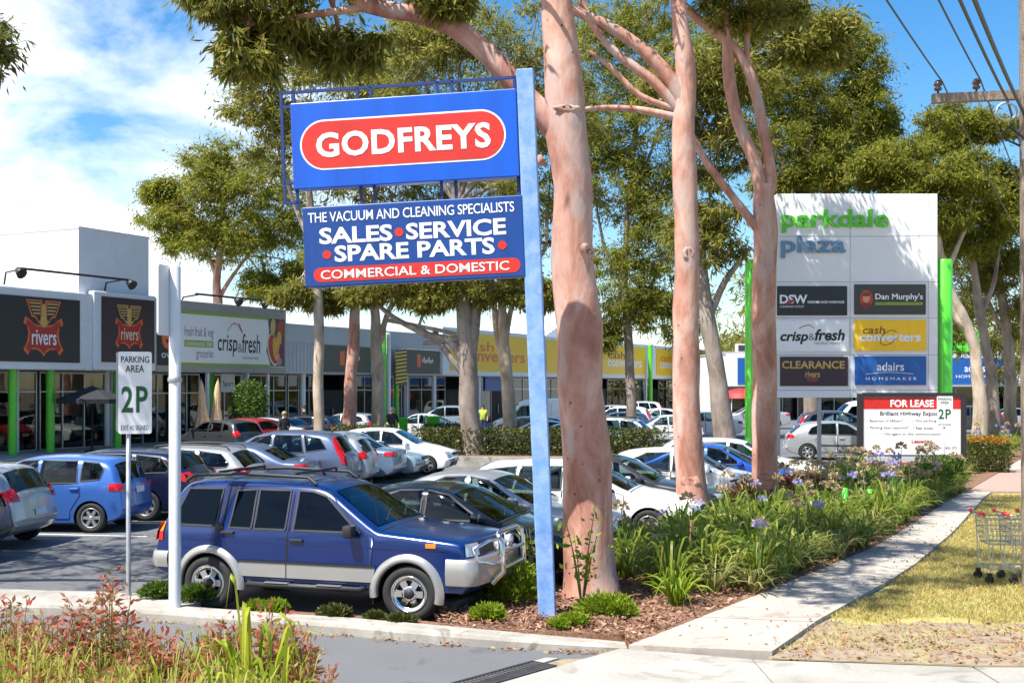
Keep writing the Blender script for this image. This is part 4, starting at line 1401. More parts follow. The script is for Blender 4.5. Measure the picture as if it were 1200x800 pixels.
C_ = {
    'deep blue': paint('deep_blue_paint', (0.001, 0.024, 0.14), 0.35, .22),
    'silver': paint('silver_paint', (0.50, 0.51, 0.52), 0.55, .32),
    'trim silver': paint('trim_silver', (0.37, 0.365, 0.35), 0.5, .36),
    'white': paint('white_paint', (0.78, 0.78, 0.77), 0, .3),
    'black': paint('black_paint', (0.006, 0.007, 0.012), 0, .2),
    'navy': paint('navy_paint', (0.008, 0.012, 0.035), 0.2, .25),
    'sky blue': paint('sky_blue_paint', (0.05, 0.15, 0.48), 0.35, .3),
    'slate blue': paint('slate_blue_paint', (0.11, 0.15, 0.25), 0.5, .3),
    'steel blue': paint('steel_blue_paint', (0.20, 0.29, 0.40), 0.5, .3),
    'pale blue': paint('pale_blue_paint', (0.33, 0.43, 0.48), 0.5, .3),
    'bright blue': paint('bright_blue_paint', (0.01, 0.09, 0.45), 0.2, .3),
    'red': paint('red_paint', (0.30, 0.012, 0.02), 0.2, .3),
    'charcoal': paint('charcoal_paint', (0.045, 0.047, 0.052), 0.4, .3),
    'warm silver': paint('warm_silver_paint', (0.48, 0.47, 0.44), 0.45, .32),
}
M_plastic = mat('black_plastic', (0.016, 0.016, 0.017), 0.55, var=0.1)
M_seam = mat('panel_gap', (0.006, 0.006, 0.007), 0.8, var=0)
M_chromeb = mat('bright_chrome', (0.75, 0.76, 0.77), 0.12, metal=1.0, var=0)
M_alloy = mat('alloy_wheel', (0.55, 0.56, 0.57), 0.3, metal=0.7, var=0.05)
M_cabin = mat('cabin_trim', (0.035, 0.035, 0.037), 0.8, var=0.2)
M_seat = mat('seat_cloth', (0.06, 0.06, 0.062), 0.9, var=0.2, scale=12)
M_tail = mat('red_lamp_lens', (0.50, 0.008, 0.01), 0.15, var=0, coat=0.5)
M_amber = mat('amber_lens', (0.75, 0.20, 0.01), 0.2, var=0, coat=0.5)
M_plate = mat('number_plate', (0.62, 0.65, 0.70), 0.5, var=0.1, scale=30)
def cglass(name, tint, ior=1.5, gt=(.85, .93, 1)):
    m, nt, b = new_mat(name)
    out = nt.nodes['Material Output']
    nt.nodes.remove(b)
    g = nt.nodes.new('ShaderNodeBsdfGlossy'); g.inputs['Roughness'].default_value = .02; g.inputs[0].default_value = (*gt, 1)
    tr = nt.nodes.new('ShaderNodeBsdfTransparent'); tr.inputs[0].default_value = (*tint, 1)
    fr = nt.nodes.new('ShaderNodeFresnel'); fr.inputs[0].default_value = ior
    m2 = nt.nodes.new('ShaderNodeMixShader')
    nt.links.new(fr.outputs[0], m2.inputs[0]); nt.links.new(tr.outputs[0], m2.inputs[1]); nt.links.new(g.outputs[0], m2.inputs[2])
    nt.links.new(m2.outputs[0], out.inputs['Surface'])
    return m
M_cglass = cglass('car_glass', (.34, .44, .44))
M_tint = cglass('tinted_car_glass', (.03, .08, .16), 1.36, (.35, .6, 1))
M_screen = cglass('windscreen_glass', (.46, .55, .50), 1.6)
M_headl = mat('headlamp_lens', (0.62, 0.65, 0.68), 0.08, metal=0.5, var=0, coat=1.0)

def lerp_poly(pts, x):
    for a, b in zip(pts[:-1], pts[1:]):
        if (a[0] - x) * (b[0] - x) <= 0 and a[0] != b[0]:
            return a[1] + (b[1] - a[1]) * (x - a[0]) / (b[0] - a[0])
    return pts[0][1] if abs(x - pts[0][0]) < abs(x - pts[-1][0]) else pts[-1][1]

def chaikin(pts, k=1):
    for _ in range(k):
        out = [pts[0]]
        for a, b in zip(pts[:-1], pts[1:]):
            if a is not pts[0]: out.append((a[0] * .8 + b[0] * .2, a[1] * .8 + b[1] * .2))
            if b is not pts[-1]: out.append((a[0] * .2 + b[0] * .8, a[1] * .2 + b[1] * .8))
        out.append(pts[-1])
        pts = out
    return pts

class Shape:
    """car body surface: side profile (upper and lower line), plan rounding, tumblehome above the belt"""
    def __init__(s, sp):
        s.sp = sp
        s.L, s.W, s.belt = sp['L'], sp['W'], sp['belt']
        s.up = chaikin(sp['up'], 2)
        s.lowp = chaikin(sp['low'], 1)
        s.tum = sp.get('tum', .30); s.r = sp.get('r', .11)
        s.bow = sp.get('bow', (.16, .10)); s.gb = sp.get('gb', .10)
        s.beltf = sp.get('beltf')
    def zt(s, x): return lerp_poly(s.up, x)
    def zb(s, x): return lerp_poly(s.lowp, x)
    def w(s, x, z):
        hw = s.W / 2
        b = s.belt
        t = (z - .55) / .5
        k = 1 - .018 * t * t
        if z > b: k -= s.tum * (z - b) / hw
        e = abs(x) / (s.L / 2)
        k *= 1 - .055 * max(0, e - .45) ** 2 / .3
        return hw * k
    def wr(s, x, z):
        """half width with the top edge rounded"""
        zt = s.zt(x) - s.crown(x)
        r = min(s.r, max(.01, (zt - s.zb(x)) * .4))
        y = s.w(x, z)
        if z > zt - r:
            q = min(1, (z - (zt - r)) / r)
            y -= r * (1 - math.sqrt(max(0, 1 - q * q)))
        return y
    def crown(s, x): return .035
    def top(s, x, y):
        zt = s.zt(x)
        hw = max(.1, s.w(x, zt))
        return zt - s.crown(x) * min(1, (y / hw) ** 2)
    def D(s, p):
        x, y, z = p
        t = min(1.2, abs(y) / (s.W / 2))
        e = max(0, abs(x) / (s.L / 2) - .42) / .58
        k = s.bow[0] if x > 0 else s.bow[1]
        x2 = x - math.copysign(1, x) * k * e * e * (t * t * .55 + t ** 6 * .6)
        if z > s.belt - .05:
            g = min(1, (z - s.belt + .05) / .12)
            x2 -= math.copysign(min(1, abs(x) / .5), x) * s.gb * g * t * t * .6
        return (x2, y, z)
    def xend(s, z, front=True):
        pts = s.up + s.lowp[::-1]
        xs = []
        for a, b in zip(pts, pts[1:] + pts[:1]):
            if (a[1] - z) * (b[1] - z) <= 0 and a[1] != b[1]:
                xs.append(a[0] + (b[0] - a[0]) * (z - a[1]) / (b[1] - a[1]))
        return max(xs) if front else min(xs)
    def body(s, mb):
        L = s.L
        xs = set()
        for p in s.up + s.lowp: xs.add(round(p[0], 3))
        for i in range(49): xs.add(round(-L / 2 + L * i / 48, 3))
        xs = sorted(xs)
        out = [xs[0]]
        for x in xs[1:]:
            if x - out[-1] > .012: out.append(x)
        out[-1] = xs[-1]
        rows = []
        for x in out:
            zb, zt = s.zb(x), s.zt(x) - s.crown(x)
            r = min(s.r, max(.01, (zt - zb) * .4))
            w0 = s.w(x, zb + .06)
            pts = [(0, zb), (w0 * .6, zb), (w0 - .05, zb), (w0 - .01, zb + .025)]
            for i in range(1, 9):
                z = zb + .06 + (zt - r - zb - .06) * i / 8 if i else zb + .06
                pts.append((s.w(x, z), z))
            for i in range(1, 6):
                q = math.sin(i / 5 * math.pi / 2)
                z = zt - r + r * q
                pts.append((s.w(x, z) - r * (1 - math.sqrt(max(0, 1 - q * q))), z))
            ye = pts[-1][0]
            for f in (.75, .5, .25, 0):
                y = ye * f
                pts.append((y, zt + s.crown(x) * (1 - f * f)))
            full = [(y, z) for y, z in pts] + [(-y, z) for y, z in pts[-2:0:-1]]
            rows.append([s.D((x, y, z)) for y, z in full])
        n = len(rows[0])
        vs = [v for r_ in rows for v in r_]
        fs = []
        for i in range(len(rows) - 1):
            for k in range(n):
                k2 = (k + 1) % n
                fs.append((i * n + k, (i + 1) * n + k, (i + 1) * n + k2, i * n + k2))
        fs.append(tuple(range(n))); fs.append(tuple((len(rows) - 1) * n + k for k in range(n))[::-1])
        mb.add(vs, fs, 0, True)
    # panels laid on the surface
    def side(s, mb, poly, off, mi=0, ysgn=1, nx=14, nz=4, edge=0.0):
        xs0, xs1 = min(p[0] for p in poly), max(p[0] for p in poly)
        def span(x):
            zs = []
            for a, b in zip(poly, poly[1:] + poly[:1]):
                if a[0] == b[0]:
                    if abs(a[0] - x) < 1e-6: zs += [a[1], b[1]]
                elif (a[0] - x) * (b[0] - x) <= 1e-12:
                    zs.append(a[1] + (b[1] - a[1]) * (x - a[0]) / (b[0] - a[0]))
            return min(zs), max(zs)
        xs = sorted(set([xs0 + (xs1 - xs0) * i / nx for i in range(nx + 1)] + [p[0] for p in poly]))
        vs, fs = [], []
        for x in xs:
            z0, z1 = span(min(max(x, xs0 + 1e-4), xs1 - 1e-4))
            for j in range(nz + 1):
                z = z0 + (z1 - z0) * j / nz
                v = s.D((x, s.wr(x, z) + off, z))
                vs.append((v[0], v[1] * ysgn, v[2]))
        m = nz + 1
        for i in range(len(xs) - 1):
            for j in range(nz):
                f = (i * m + j, i * m + j + 1, (i + 1) * m + j + 1, (i + 1) * m + j)
                fs.append(f if ysgn > 0 else f[::-1])
        mb.add(vs, fs, mi, True)
    def strip(s, mb, line, wd, off, mi=0, ysgn=1):
        """thin ribbon following a line of (x,z) on the side"""
        dense = []
        for a, b in zip(line[:-1], line[1:]):
            n = max(1, int(math.hypot(b[0] - a[0], b[1] - a[1]) / .12))
            dense += [(a[0] + (b[0] - a[0]) * i / n, a[1] + (b[1] - a[1]) * i / n) for i in range(n)]
        dense.append(line[-1])
        vs, fs = [], []
        for i, p in enumerate(dense):
            a = dense[max(0, i - 1)]; b = dense[min(len(dense) - 1, i + 1)]
            t = Vector((b[0] - a[0], b[1] - a[1])).normalized()
            nn = Vector((-t.y, t.x)) * wd / 2
            for sg in (1, -1):
                x, z = p[0] + nn.x * sg, p[1] + nn.y * sg
                v = s.D((x, s.wr(x, z) + off, z)); vs.append((v[0], v[1] * ysgn, v[2]))
        for i in range(len(dense) - 1):
            f = (2 * i, 2 * i + 1, 2 * i + 3, 2 * i + 2)
            fs.append(f if ysgn < 0 else f[::-1])
        mb.add(vs, fs, mi, False)
    def top_panel(s, mb, x0, x1, inset, off, mi=0, nx=8, ny=10, f0=1.0, f1=1.0):
        vs, fs = [], []
        for i in range(nx + 1):
            x = x0 + (x1 - x0) * i / nx
            e = .02
            tz = (s.zt(x + e) - s.zt(x - e)) / (2 * e)
            nn = Vector((-tz, 0, 1)).normalized()
            zt = s.zt(x) - s.crown(x)
            ye = s.w(x, zt) - s.r - inset
            ye = s.wr(x, zt - s.r * .12) - inset
            ye *= f0 + (f1 - f0) * i / nx
            for j in range(ny + 1):
                y = -ye + 2 * ye * j / ny
                v = s.D((x + nn.x * off, y, s.top(x, y) + nn.z * off))
                vs.append(v)
        m = ny + 1
        for i in range(nx):
            for j in range(ny):
                f = (i * m + j, (i + 1) * m + j, (i + 1) * m + j + 1, i * m + j + 1)
                fs.append(f if x1 > x0 else f[::-1])
        mb.add(vs, fs, mi, True)
    def end_panel(s, mb, quad, off, front=True, mi=0, ny=6, nz=4, ysgn=1, mirror=False):
        """four corners (y,z): lower inner, lower outer, upper outer, upper inner"""
        vs, fs = [], []
        a, b, c, d = quad
        for i in range(ny + 1):
            u = i / ny
            for j in range(nz + 1):
                t = j / nz
                y = (a[0] * (1 - u) + b[0] * u) * (1 - t) + (d[0] * (1 - u) + c[0] * u) * t
                z = (a[1] * (1 - u) + b[1] * u) * (1 - t) + (d[1] * (1 - u) + c[1] * u) * t
                x = s.xend(z, front)
                v = s.D((x, y, z))
                vs.append((v[0] + (off if front else -off), v[1] * ysgn, v[2]))
        m = nz + 1
        for i in range(ny):
            for j in range(nz):
                f = (i * m + j, (i + 1) * m + j, (i + 1) * m + j + 1, i * m + j + 1)
                fs.append(f if (front == (ysgn > 0)) else f[::-1])
        mb.add(vs, fs, mi, True)

def wheel_parts(parent, x, y, r, wd, m_rim, spokes, holes=False):
    """wheel > tyre, rim; outside face towards +y when y > 0"""
    sg = 1 if y > 0 else -1
    we = empty('wheel', (x, y, r), 0 if sg > 0 else math.pi, parent=parent)
    key = (round(r, 3), round(wd, 3), spokes, holes)
    if key not in _wheel_cache:
        M = Matrix.Rotation(R(-90), 4, 'X')           # z of the lathe towards +y
        t = MB()
        rr = r * .655
        t.lathe([(rr, -wd / 2 + .01), (r * .93, -wd / 2), (r * .985, -wd * .40), (r, -wd * .28), (r, wd * .28), (r * .985, wd * .40), (r * .93, wd / 2), (r * .80, wd / 2 + .004), (rr, wd / 2 - .01), (rr, 0)], 36, 0, M)
        tm = t.mesh('tyre', M_rubber)
        b = MB()
        b.lathe([(rr, wd / 2 - .012), (rr * .985, wd / 2 + .002), (rr * .93, wd / 2 - .002), (rr * .90, wd / 2 - .05), (rr * .88, 0)], 36, 0, M)
        b.lathe([(0, wd / 2 - .075), (rr * .90, wd / 2 - .075)], 30, 1, M, False)
        b.lathe([(rr * .88, -.02), (rr * .9, wd / 2 - .05)], 30, 1, M)
        b.lathe([(0, wd / 2 - .005), (rr * .16, wd / 2 - .005), (rr * .20, wd / 2 - .018), (rr * .24, wd / 2 - .06)], 20, 0, M)
        if holes:
            b.lathe([(rr * .30, wd / 2 - .014), (rr * .42, wd / 2 - .012), (rr * .44, wd / 2 - .05)], 24, 0, M)
            b.lathe([(0, wd / 2 + .022), (rr * .20, wd / 2 + .020), (rr * .27, wd / 2 + .004), (rr * .28, wd / 2 - .05)], 20, 1, M)
            b.lathe([(rr * .74, wd / 2 - .03), (rr * .76, wd / 2 - .013), (rr * .92, wd / 2 - .006)], 30, 0, M)
        for k in range(spokes):
            T = M @ Matrix.Rotation(2 * math.pi * k / spokes, 4, 'Z')
            w0, w1 = (rr * .17, rr * .12) if not holes else (rr * .16, rr * .20)
            zt = wd / 2 - .012
            vs = [(rr * .12, -w0, zt), (rr * .92, -w1, zt - .004), (rr * .92, w1, zt - .004), (rr * .12, w0, zt),
                  (rr * .12, -w0 * 1.2, zt - .05), (rr * .92, -w1 * 1.25, zt - .05), (rr * .92, w1 * 1.25, zt - .05), (rr * .12, w0 * 1.2, zt - .05)]
            b.add(vs, [(0, 1, 2, 3), (0, 4, 5, 1), (2, 6, 7, 3), (1, 5, 6, 2)], 0, False, T)
        for k in range(5):
            a = 2 * math.pi * (k + .5) / 5
            b.lathe([(rr * .035, wd / 2), (rr * .03, wd / 2 + .006), (0, wd / 2 + .007)], 6, 1, M @ Matrix.Translation((rr * .33 * math.cos(a), rr * .33 * math.sin(a), -.010)), False)
        bm_ = b.mesh('rim', [m_rim, M_plastic])
        _wheel_cache[key] = (tm, bm_)
    tm, bm_ = _wheel_cache[key]
    link('tyre', tm, we); link('rim', bm_, we)
    return we
_wheel_cache = {}

def cut_arches(me_obj, cyls):
    """open the wheel housings in the body with turned cutters"""
    c = MB()
    for x, z, r, y0, y1 in cyls:
        M = Matrix.Translation((x, y0, z)) @ Matrix.Rotation(R(-90), 4, 'X')
        h = y1 - y0
        n = 40
        vs, fs = [], []
        for zz in (0, h):
            for k in range(n): vs.append((r * math.cos(2 * math.pi * k / n), r * math.sin(2 * math.pi * k / n), zz))
        for k in range(n): fs.append((k, (k + 1) % n, n + (k + 1) % n, n + k))
        fs += [tuple(range(n))[::-1], tuple(range(n, 2 * n))]
        c.add(vs, fs, 0, False, M)
    co = c.build('cutter', [M_plastic])
    md_ = me_obj.modifiers.new('b', 'BOOLEAN')
    md_.operation = 'DIFFERENCE'; md_.solver = 'EXACT'; md_.object = co
    try: md_.material_mode = 'TRANSFER'
    except Exception: pass
    dg = bpy.context.evaluated_depsgraph_get()
    me = bpy.data.meshes.new_from_object(me_obj.evaluated_get(dg))
    me_obj.modifiers.clear()
    me_obj.data = me
    bpy.data.objects.remove(co)
    me.polygons.foreach_set('use_smooth', [True] * len(me.polygons))
    me.set_sharp_from_angle(angle=R(32))

def run_bool(obj, cutter):
    md_ = obj.modifiers.new('b', 'BOOLEAN')
    md_.operation = 'DIFFERENCE'; md_.solver = 'EXACT'; md_.object = cutter
    try: md_.material_mode = 'TRANSFER'
    except Exception: pass
    dg = bpy.context.evaluated_depsgraph_get()
    me = bpy.data.meshes.new_from_object(obj.evaluated_get(dg))
    obj.modifiers.clear()
    obj.data = me
    bpy.data.objects.remove(cutter)

def cut_cabin(s, sp, body):
    """hollow the cabin and open the windows"""
    xb, xt = sp['ws']
    fl = s.belt - .20
    pts = []
    n = 6
    for i in range(n + 1):
        x = xb + (xt - xb) * i / n
        pts.append((x - (.03 if i == 0 else 0), s.zt(x) + .05, s.wr(x, s.zt(x) - s.crown(x) - s.r * .12) - .085))
    if sp.get('rw'):
        rb, rt = sp['rw']
    else:
        rb = rt = sp['glass'][-1][-1][0] - .6
    for k in range(5):
        x = xt - .05 + (rt + .05 - (xt - .05)) * k / 4
        pts.append((x, s.zt(x) - .085, s.w(x, s.zt(x) - .085) - .10))
    if sp.get('rw'):
        for i in range(n + 1):
            x = rt + (rb - rt) * i / n
            pts.append((x, s.zt(x) + .05, s.wr(x, s.zt(x) - s.crown(x) - s.r * .12) - .10))
        pts.append((rb + .10, fl, s.w(rb, fl) - .12))
    else:
        pts.append((rb, fl, s.w(rb, fl) - .12))
    pts.append((xb - .02, fl, s.w(xb, fl) - .12))
    bm = bmesh.new()
    L_ = [bm.verts.new((x, y, z)) for x, z, y in pts]
    R_ = [bm.verts.new((x, -y, z)) for x, z, y in pts]
    m = len(pts)
    bm.faces.new(L_); bm.faces.new(R_[::-1])
    for i in range(m):
        bm.faces.new((L_[i], R_[i], R_[(i + 1) % m], L_[(i + 1) % m]))
    bmesh.ops.triangulate(bm, faces=bm.faces[:])
    bmesh.ops.recalc_face_normals(bm, faces=bm.faces[:])
    me = bpy.data.meshes.new('cutter'); bm.to_mesh(me); bm.free()
    me.materials.append(M_cabin)
    run_bool(body, link('cutter', me))
    for pg in sp['glass']:
        cx = sum(p[0] for p in pg) / len(pg); cz = sum(p[1] for p in pg) / len(pg)
        q = []
        for x, z in pg:
            d = Vector((cx - x, cz - z)); d = d.normalized() * min(.02, d.length * .3)
            x, z = x + d.x, z + d.y
            q.append((s.D((x, s.w(x, z), z))[0], z))
        c = MB(); c.prism(q, -1.3, 1.3)
        co = c.build('cutter', [M_cabin])
        bm = bmesh.new(); bm.from_mesh(co.data); bmesh.ops.recalc_face_normals(bm, faces=bm.faces[:]); bm.to_mesh(co.data); bm.free()
        run_bool(body, co)

def seats(s, sp, root):
    xb = sp['ws'][0]
    rows = [xb - 1.15, xb - 2.0]
    for r_, x in enumerate(rows):
        if r_ == 1 and not sp.get('rw'): break
        for sg in (1, -1):
            y = .36 * sg
            fl = s.belt - .2
            m_ = MB()
            M = Matrix.Translation((x, y, fl)) @ Matrix.Rotation(R(-12), 4, 'Y')
            m_.cbox(-.06, .06, -.22, .22, .0, .24, .04, 0, M); m_.cbox(-.05, .05, -.13, .13, .27, .42, .04, 0, M)
            m_.tube([M @ Vector((0, -.06, .2)), M @ Vector((0, -.06, .3))], .008, 5); m_.tube([M @ Vector((0, .06, .2)), M @ Vector((0, .06, .3))], .008, 5)
            m_.build('seat', M_seat, root)
    m_ = MB()
    M = Matrix.Translation((xb - .62, -.36, s.belt - .02)) @ Matrix.Rotation(R(-65), 4, 'Y')
    ring = [M @ Vector((.18 * math.cos(t * .3142), .18 * math.sin(t * .3142), 0)) for t in range(21)]
    m_.tube(ring, .014, 6, cap=False); m_.tube([M @ Vector((0, -.17, 0)), M @ Vector((0, .17, 0))], .012, 5)
    m_.build('steering_wheel', M_plastic, root)

def build_car(name, sp, label, cat='car', group='cars in the car park'):
    s = Shape(sp)
    root = empty(name, (0, 0, 0), 0, label, cat, group)
    mp_ = C_[sp['col']]
    b = MB(); s.body(b)
    body = b.build('body', [mp_], root)
    rw = sp['wr']; tx = s.W / 2 - .115
    xf, xr = sp['wx']
    cut_arches(body, [(x, rw, rw * 1.14, a, c) for x in (xf, xr) for a, c in ((s.W / 2 - .34, s.W / 2 + .2), (-s.W / 2 - .2, -s.W / 2 + .34))])
    cut_cabin(s, sp, body)
    body.data.polygons.foreach_set('use_smooth', [True] * len(body.data.polygons))
    body.data.set_sharp_from_angle(angle=R(32))
    seats(s, sp, root)
    for x in (xf, xr):
        for sg in (1, -1): wheel_parts(root, x, sg * tx, rw, sp.get('ww', .2), M_chromeb if sp.get('holes') else M_alloy, sp.get('spokes', 7), sp.get('holes', False))
    # glass
    t = MB(); s.top_panel(t, sp['ws'][1], sp['ws'][0], .06, .006); t.build('windscreen', M_screen, root)
    if sp.get('rw'):
        t = MB(); s.top_panel(t, sp['rw'][0], sp['rw'][1], .075, .006); t.build('rear_window', M_cglass, root)
    for sg in (1, -1):
        # doors: a skin 3 mm proud of the body with a gap line round it
        for i, dz in enumerate(sp['doors']):
            d = MB(); s.side(d, dz['skin'], .004, 0, sg, 16, 8)
            sm_ = dz.get('seam', dz['skin']); s.strip(d, sm_ + [sm_[0]], .012, .006, 1, sg)
            do = d.build('door', [mp_, M_seam], root)
            hx, hz = dz['handle']
            h = MB(); v = s.D((hx, s.wr(hx, hz) + .02, hz)); h.cbox(v[0] - .09, v[0] + .09, sg * v[1] - .018, sg * v[1] + .018, hz - .018, hz + .018, .008)
            h.build('door_handle', C_[sp['col']] if not sp.get('blackhandle') else M_plastic, do)
        for i, pg in enumerate(sp['glass']):
            g = MB(); s.side(g, pg, .010, 0, sg, 12, 5)
            s.strip(g, pg + [pg[0]], .022, .0125, 1, sg)
            g.build('side_window', [M_tint if sp.get('tint') else M_cglass, M_plastic], root)
        m_ = MB()
        mx, mz = sp['mirror']
        v = s.D((mx, s.w(mx, mz), mz))
        m_.cbox(v[0] - .07, v[0] + .06, v[1] + .03, v[1] + .21, mz - .07, mz + .09, .035)
        m_.box(v[0] - .03, v[0] + .02, v[1] - .05, v[1] + .06, mz - .06, mz - .03)
        mm = m_.build('wing_mirror', [M_plastic if sp.get('blackhandle') or sp.get('blackmirror') else mp_], root, angle=40)
        if sg < 0: mm.scale = (1, -1, 1)
        for q in sp.get('headlight', []):
            h = MB(); s.end_panel(h, q, .008, True, 0, 8, 4, sg); h.build('headlight', M_headl, root)
        for q, m in sp.get('taillight', []):
            h = MB()
            if isinstance(q[0], tuple) and q[0][0] == 'side':
                s.side(h, list(q[1:]), .012, 0, sg, 8, 4)
            else:
                s.end_panel(h, q, .012, False, 0, 6, 6, sg)
            h.build('tail_light', m, root)
    if sp.get('grille'):
        g = MB()
        for q in sp['grille']:
            s.end_panel(g, q, .006, True, 0, 10, 3)
        g.build('grille', M_plastic, root)
    for q, fr in sp.get('plates', []):
        g = MB(); s.end_panel(g, q, .014, fr, 0, 4, 2); g.build('number_plate', M_plate, root)
    if sp.get('bumper'):
        for q, fr, m in sp['bumper']:
            g = MB(); s.end_panel(g, q, .010, fr, 0, 14, 3); g.build('bumper_insert', m, root)
    if sp.get('moulding'):
        for sg in (1, -1):
            g = MB(); s.side(g, sp['moulding'], .014, 0, sg, 12, 2); g.build('side_moulding', M_plastic, root)
    # shut lines of bonnet and boot
    b = MB()
    for x in sp.get('shut', []):
        s.top_panel(b, x - .006, x + .006, .0, .004, 0, 1, 12)
    if b.f: b.build('panel_gap', M_seam, root)
    if sp.get('rails'):
        for sg in (1, -1):
            x0, x1 = sp['rails']
            r_ = MB()
            pts = [(x0, sg * (s.w(x0, s.zt(x0)) - .13), s.zt(x0) - .02)]
            for i in range(9):
                x = x0 - .08 + (x1 + .16 - x0) * i / 8
                pts.append((x, sg * (s.w(x, s.zt(x)) - .12), s.zt(x) + .045))
            pts.append((x1, sg * (s.w(x1, s.zt(x1)) - .13), s.zt(x1) - .02))
            r_.tube(pts, .018, 8); r_.build('roof_rail', M_plastic, root)
    if sp.get('wiper', True):
        x0, x1 = sp['ws']
        w_ = MB()
        for yy in (.1, -.45):
            w_.tube([s.D((x0 - .02, yy, s.top(x0 - .02, yy) + .02)), s.D((x0 - .16, yy + .45, s.top(x0 - .16, yy + .45) + .022))], .008, 5)
        w_.build('wiper', M_plastic, root)
    return root, s

SEDAN = dict(L=4.66, W=1.78, belt=.93, col='silver', wr=.315, wx=(1.40, -1.33), spokes=7,
    up=[(2.33, .52), (2.325, .62), (2.27, .70), (2.08, .77), (1.5, .88), (1.05, .94), (.98, .965), (.22, 1.36), (-.1, 1.425), (-.55, 1.43), (-.95, 1.38), (-1.22, 1.28), (-1.72, 1.04), (-1.85, 1.03), (-2.2, 1.0), (-2.27, .95), (-2.31, .70), (-2.33, .58)],
    low=[(2.33, .42), (2.25, .22), (1.9, .17), (-1.8, .19), (-2.2, .28), (-2.33, .44)],
    ws=(.96, .26), rw=(-1.70, -1.20), tum=.36,
    doors=[dict(skin=[(.93, .30), (.95, .88), (.82, .93), (-.20, .93), (-.20, .30)], handle=(-.02, .80)),
           dict(skin=[(-.215, .30), (-.215, .93), (-1.16, .95), (-1.12, .75), (-.94, .45), (-.9, .30)], handle=(-1.0, .83))],
    glass=[[(.80, .955), (.18, 1.30), (-.16, 1.355), (-.16, .955)], [(-.235, .955), (-.235, 1.36), (-.62, 1.345), (-.98, 1.22), (-1.30, 1.02), (-1.28, .965)]],
    mirror=(.72, .98), headlight=[[(.52, .60), (.80, .62), (.80, .72), (.50, .70)]],
    taillight=[([(.50, .78), (.82, .78), (.80, .94), (.52, .93)], M_tail), ([('side', 0), (-2.30, .80), (-2.02, .82), (-2.05, .93), (-2.28, .93)], M_tail)],
    grille=[[(-.45, .58), (.45, .58), (.42, .68), (-.42, .68)], [(-.6, .26), (.6, .26), (.55, .38), (-.55, .38)]],
    plates=[([(-.2, .43), (.2, .43), (.2, .53), (-.2, .53)], True), ([(-.2, .72), (.2, .72), (.2, .84), (-.2, .84)], False)], shut=[1.0, -1.78])

def variant(base, **kw):
    d = dict(base); d.update(kw); return d

HATCH = dict(L=3.80, W=1.70, belt=.96, col='warm silver', wr=.295, wx=(1.20, -1.22), spokes=6, r=.12,
    up=[(1.90, .52), (1.895, .64), (1.83, .74), (1.62, .84), (1.25, .95), (1.08, 1.0), (.30, 1.42), (-.05, 1.49), (-.6, 1.50), (-1.25, 1.46), (-1.52, 1.40), (-1.78, 1.02), (-1.83, .92), (-1.87, .72), (-1.90, .55)],
    low=[(1.90, .42), (1.82, .22), (1.5, .18), (-1.5, .2), (-1.8, .3), (-1.90, .42)],
    ws=(1.06, .34), rw=(-1.77, -1.53), tum=.30,
    doors=[dict(skin=[(.92, .30), (.95, .92), (.80, .97), (-.18, .97), (-.18, .30)], handle=(-.02, .84)),
           dict(skin=[(-.195, .30), (-.195, .97), (-1.0, .99), (-.98, .75), (-.80, .45), (-.78, .30)], handle=(-.86, .87))],
    glass=[[(.84, .99), (.28, 1.34), (-.14, 1.40), (-.14, .99)], [(-.215, .99), (-.215, 1.40), (-.92, 1.37), (-.98, 1.02)], [(-1.05, 1.03), (-1.02, 1.36), (-1.28, 1.30), (-1.42, 1.10)]],
    mirror=(.74, 1.03), headlight=[[(.46, .64), (.76, .66), (.76, .84), (.50, .78)]],
    taillight=[([(.60, .84), (.80, .84), (.74, 1.06), (.62, 1.06)], M_tail), ([('side', 0), (-1.86, .84), (-1.66, .86), (-1.66, 1.0), (-1.80, 1.06)], M_tail)],
    grille=[[(-.42, .60), (.42, .60), (.40, .68), (-.40, .68)], [(-.5, .26), (.5, .26), (.5, .40), (-.5, .40)]],
    plates=[([(-.2, .44), (.2, .44), (.2, .54), (-.2, .54)], True), ([(-.2, .56), (.2, .56), (.2, .68), (-.2, .68)], False)], shut=[1.10])

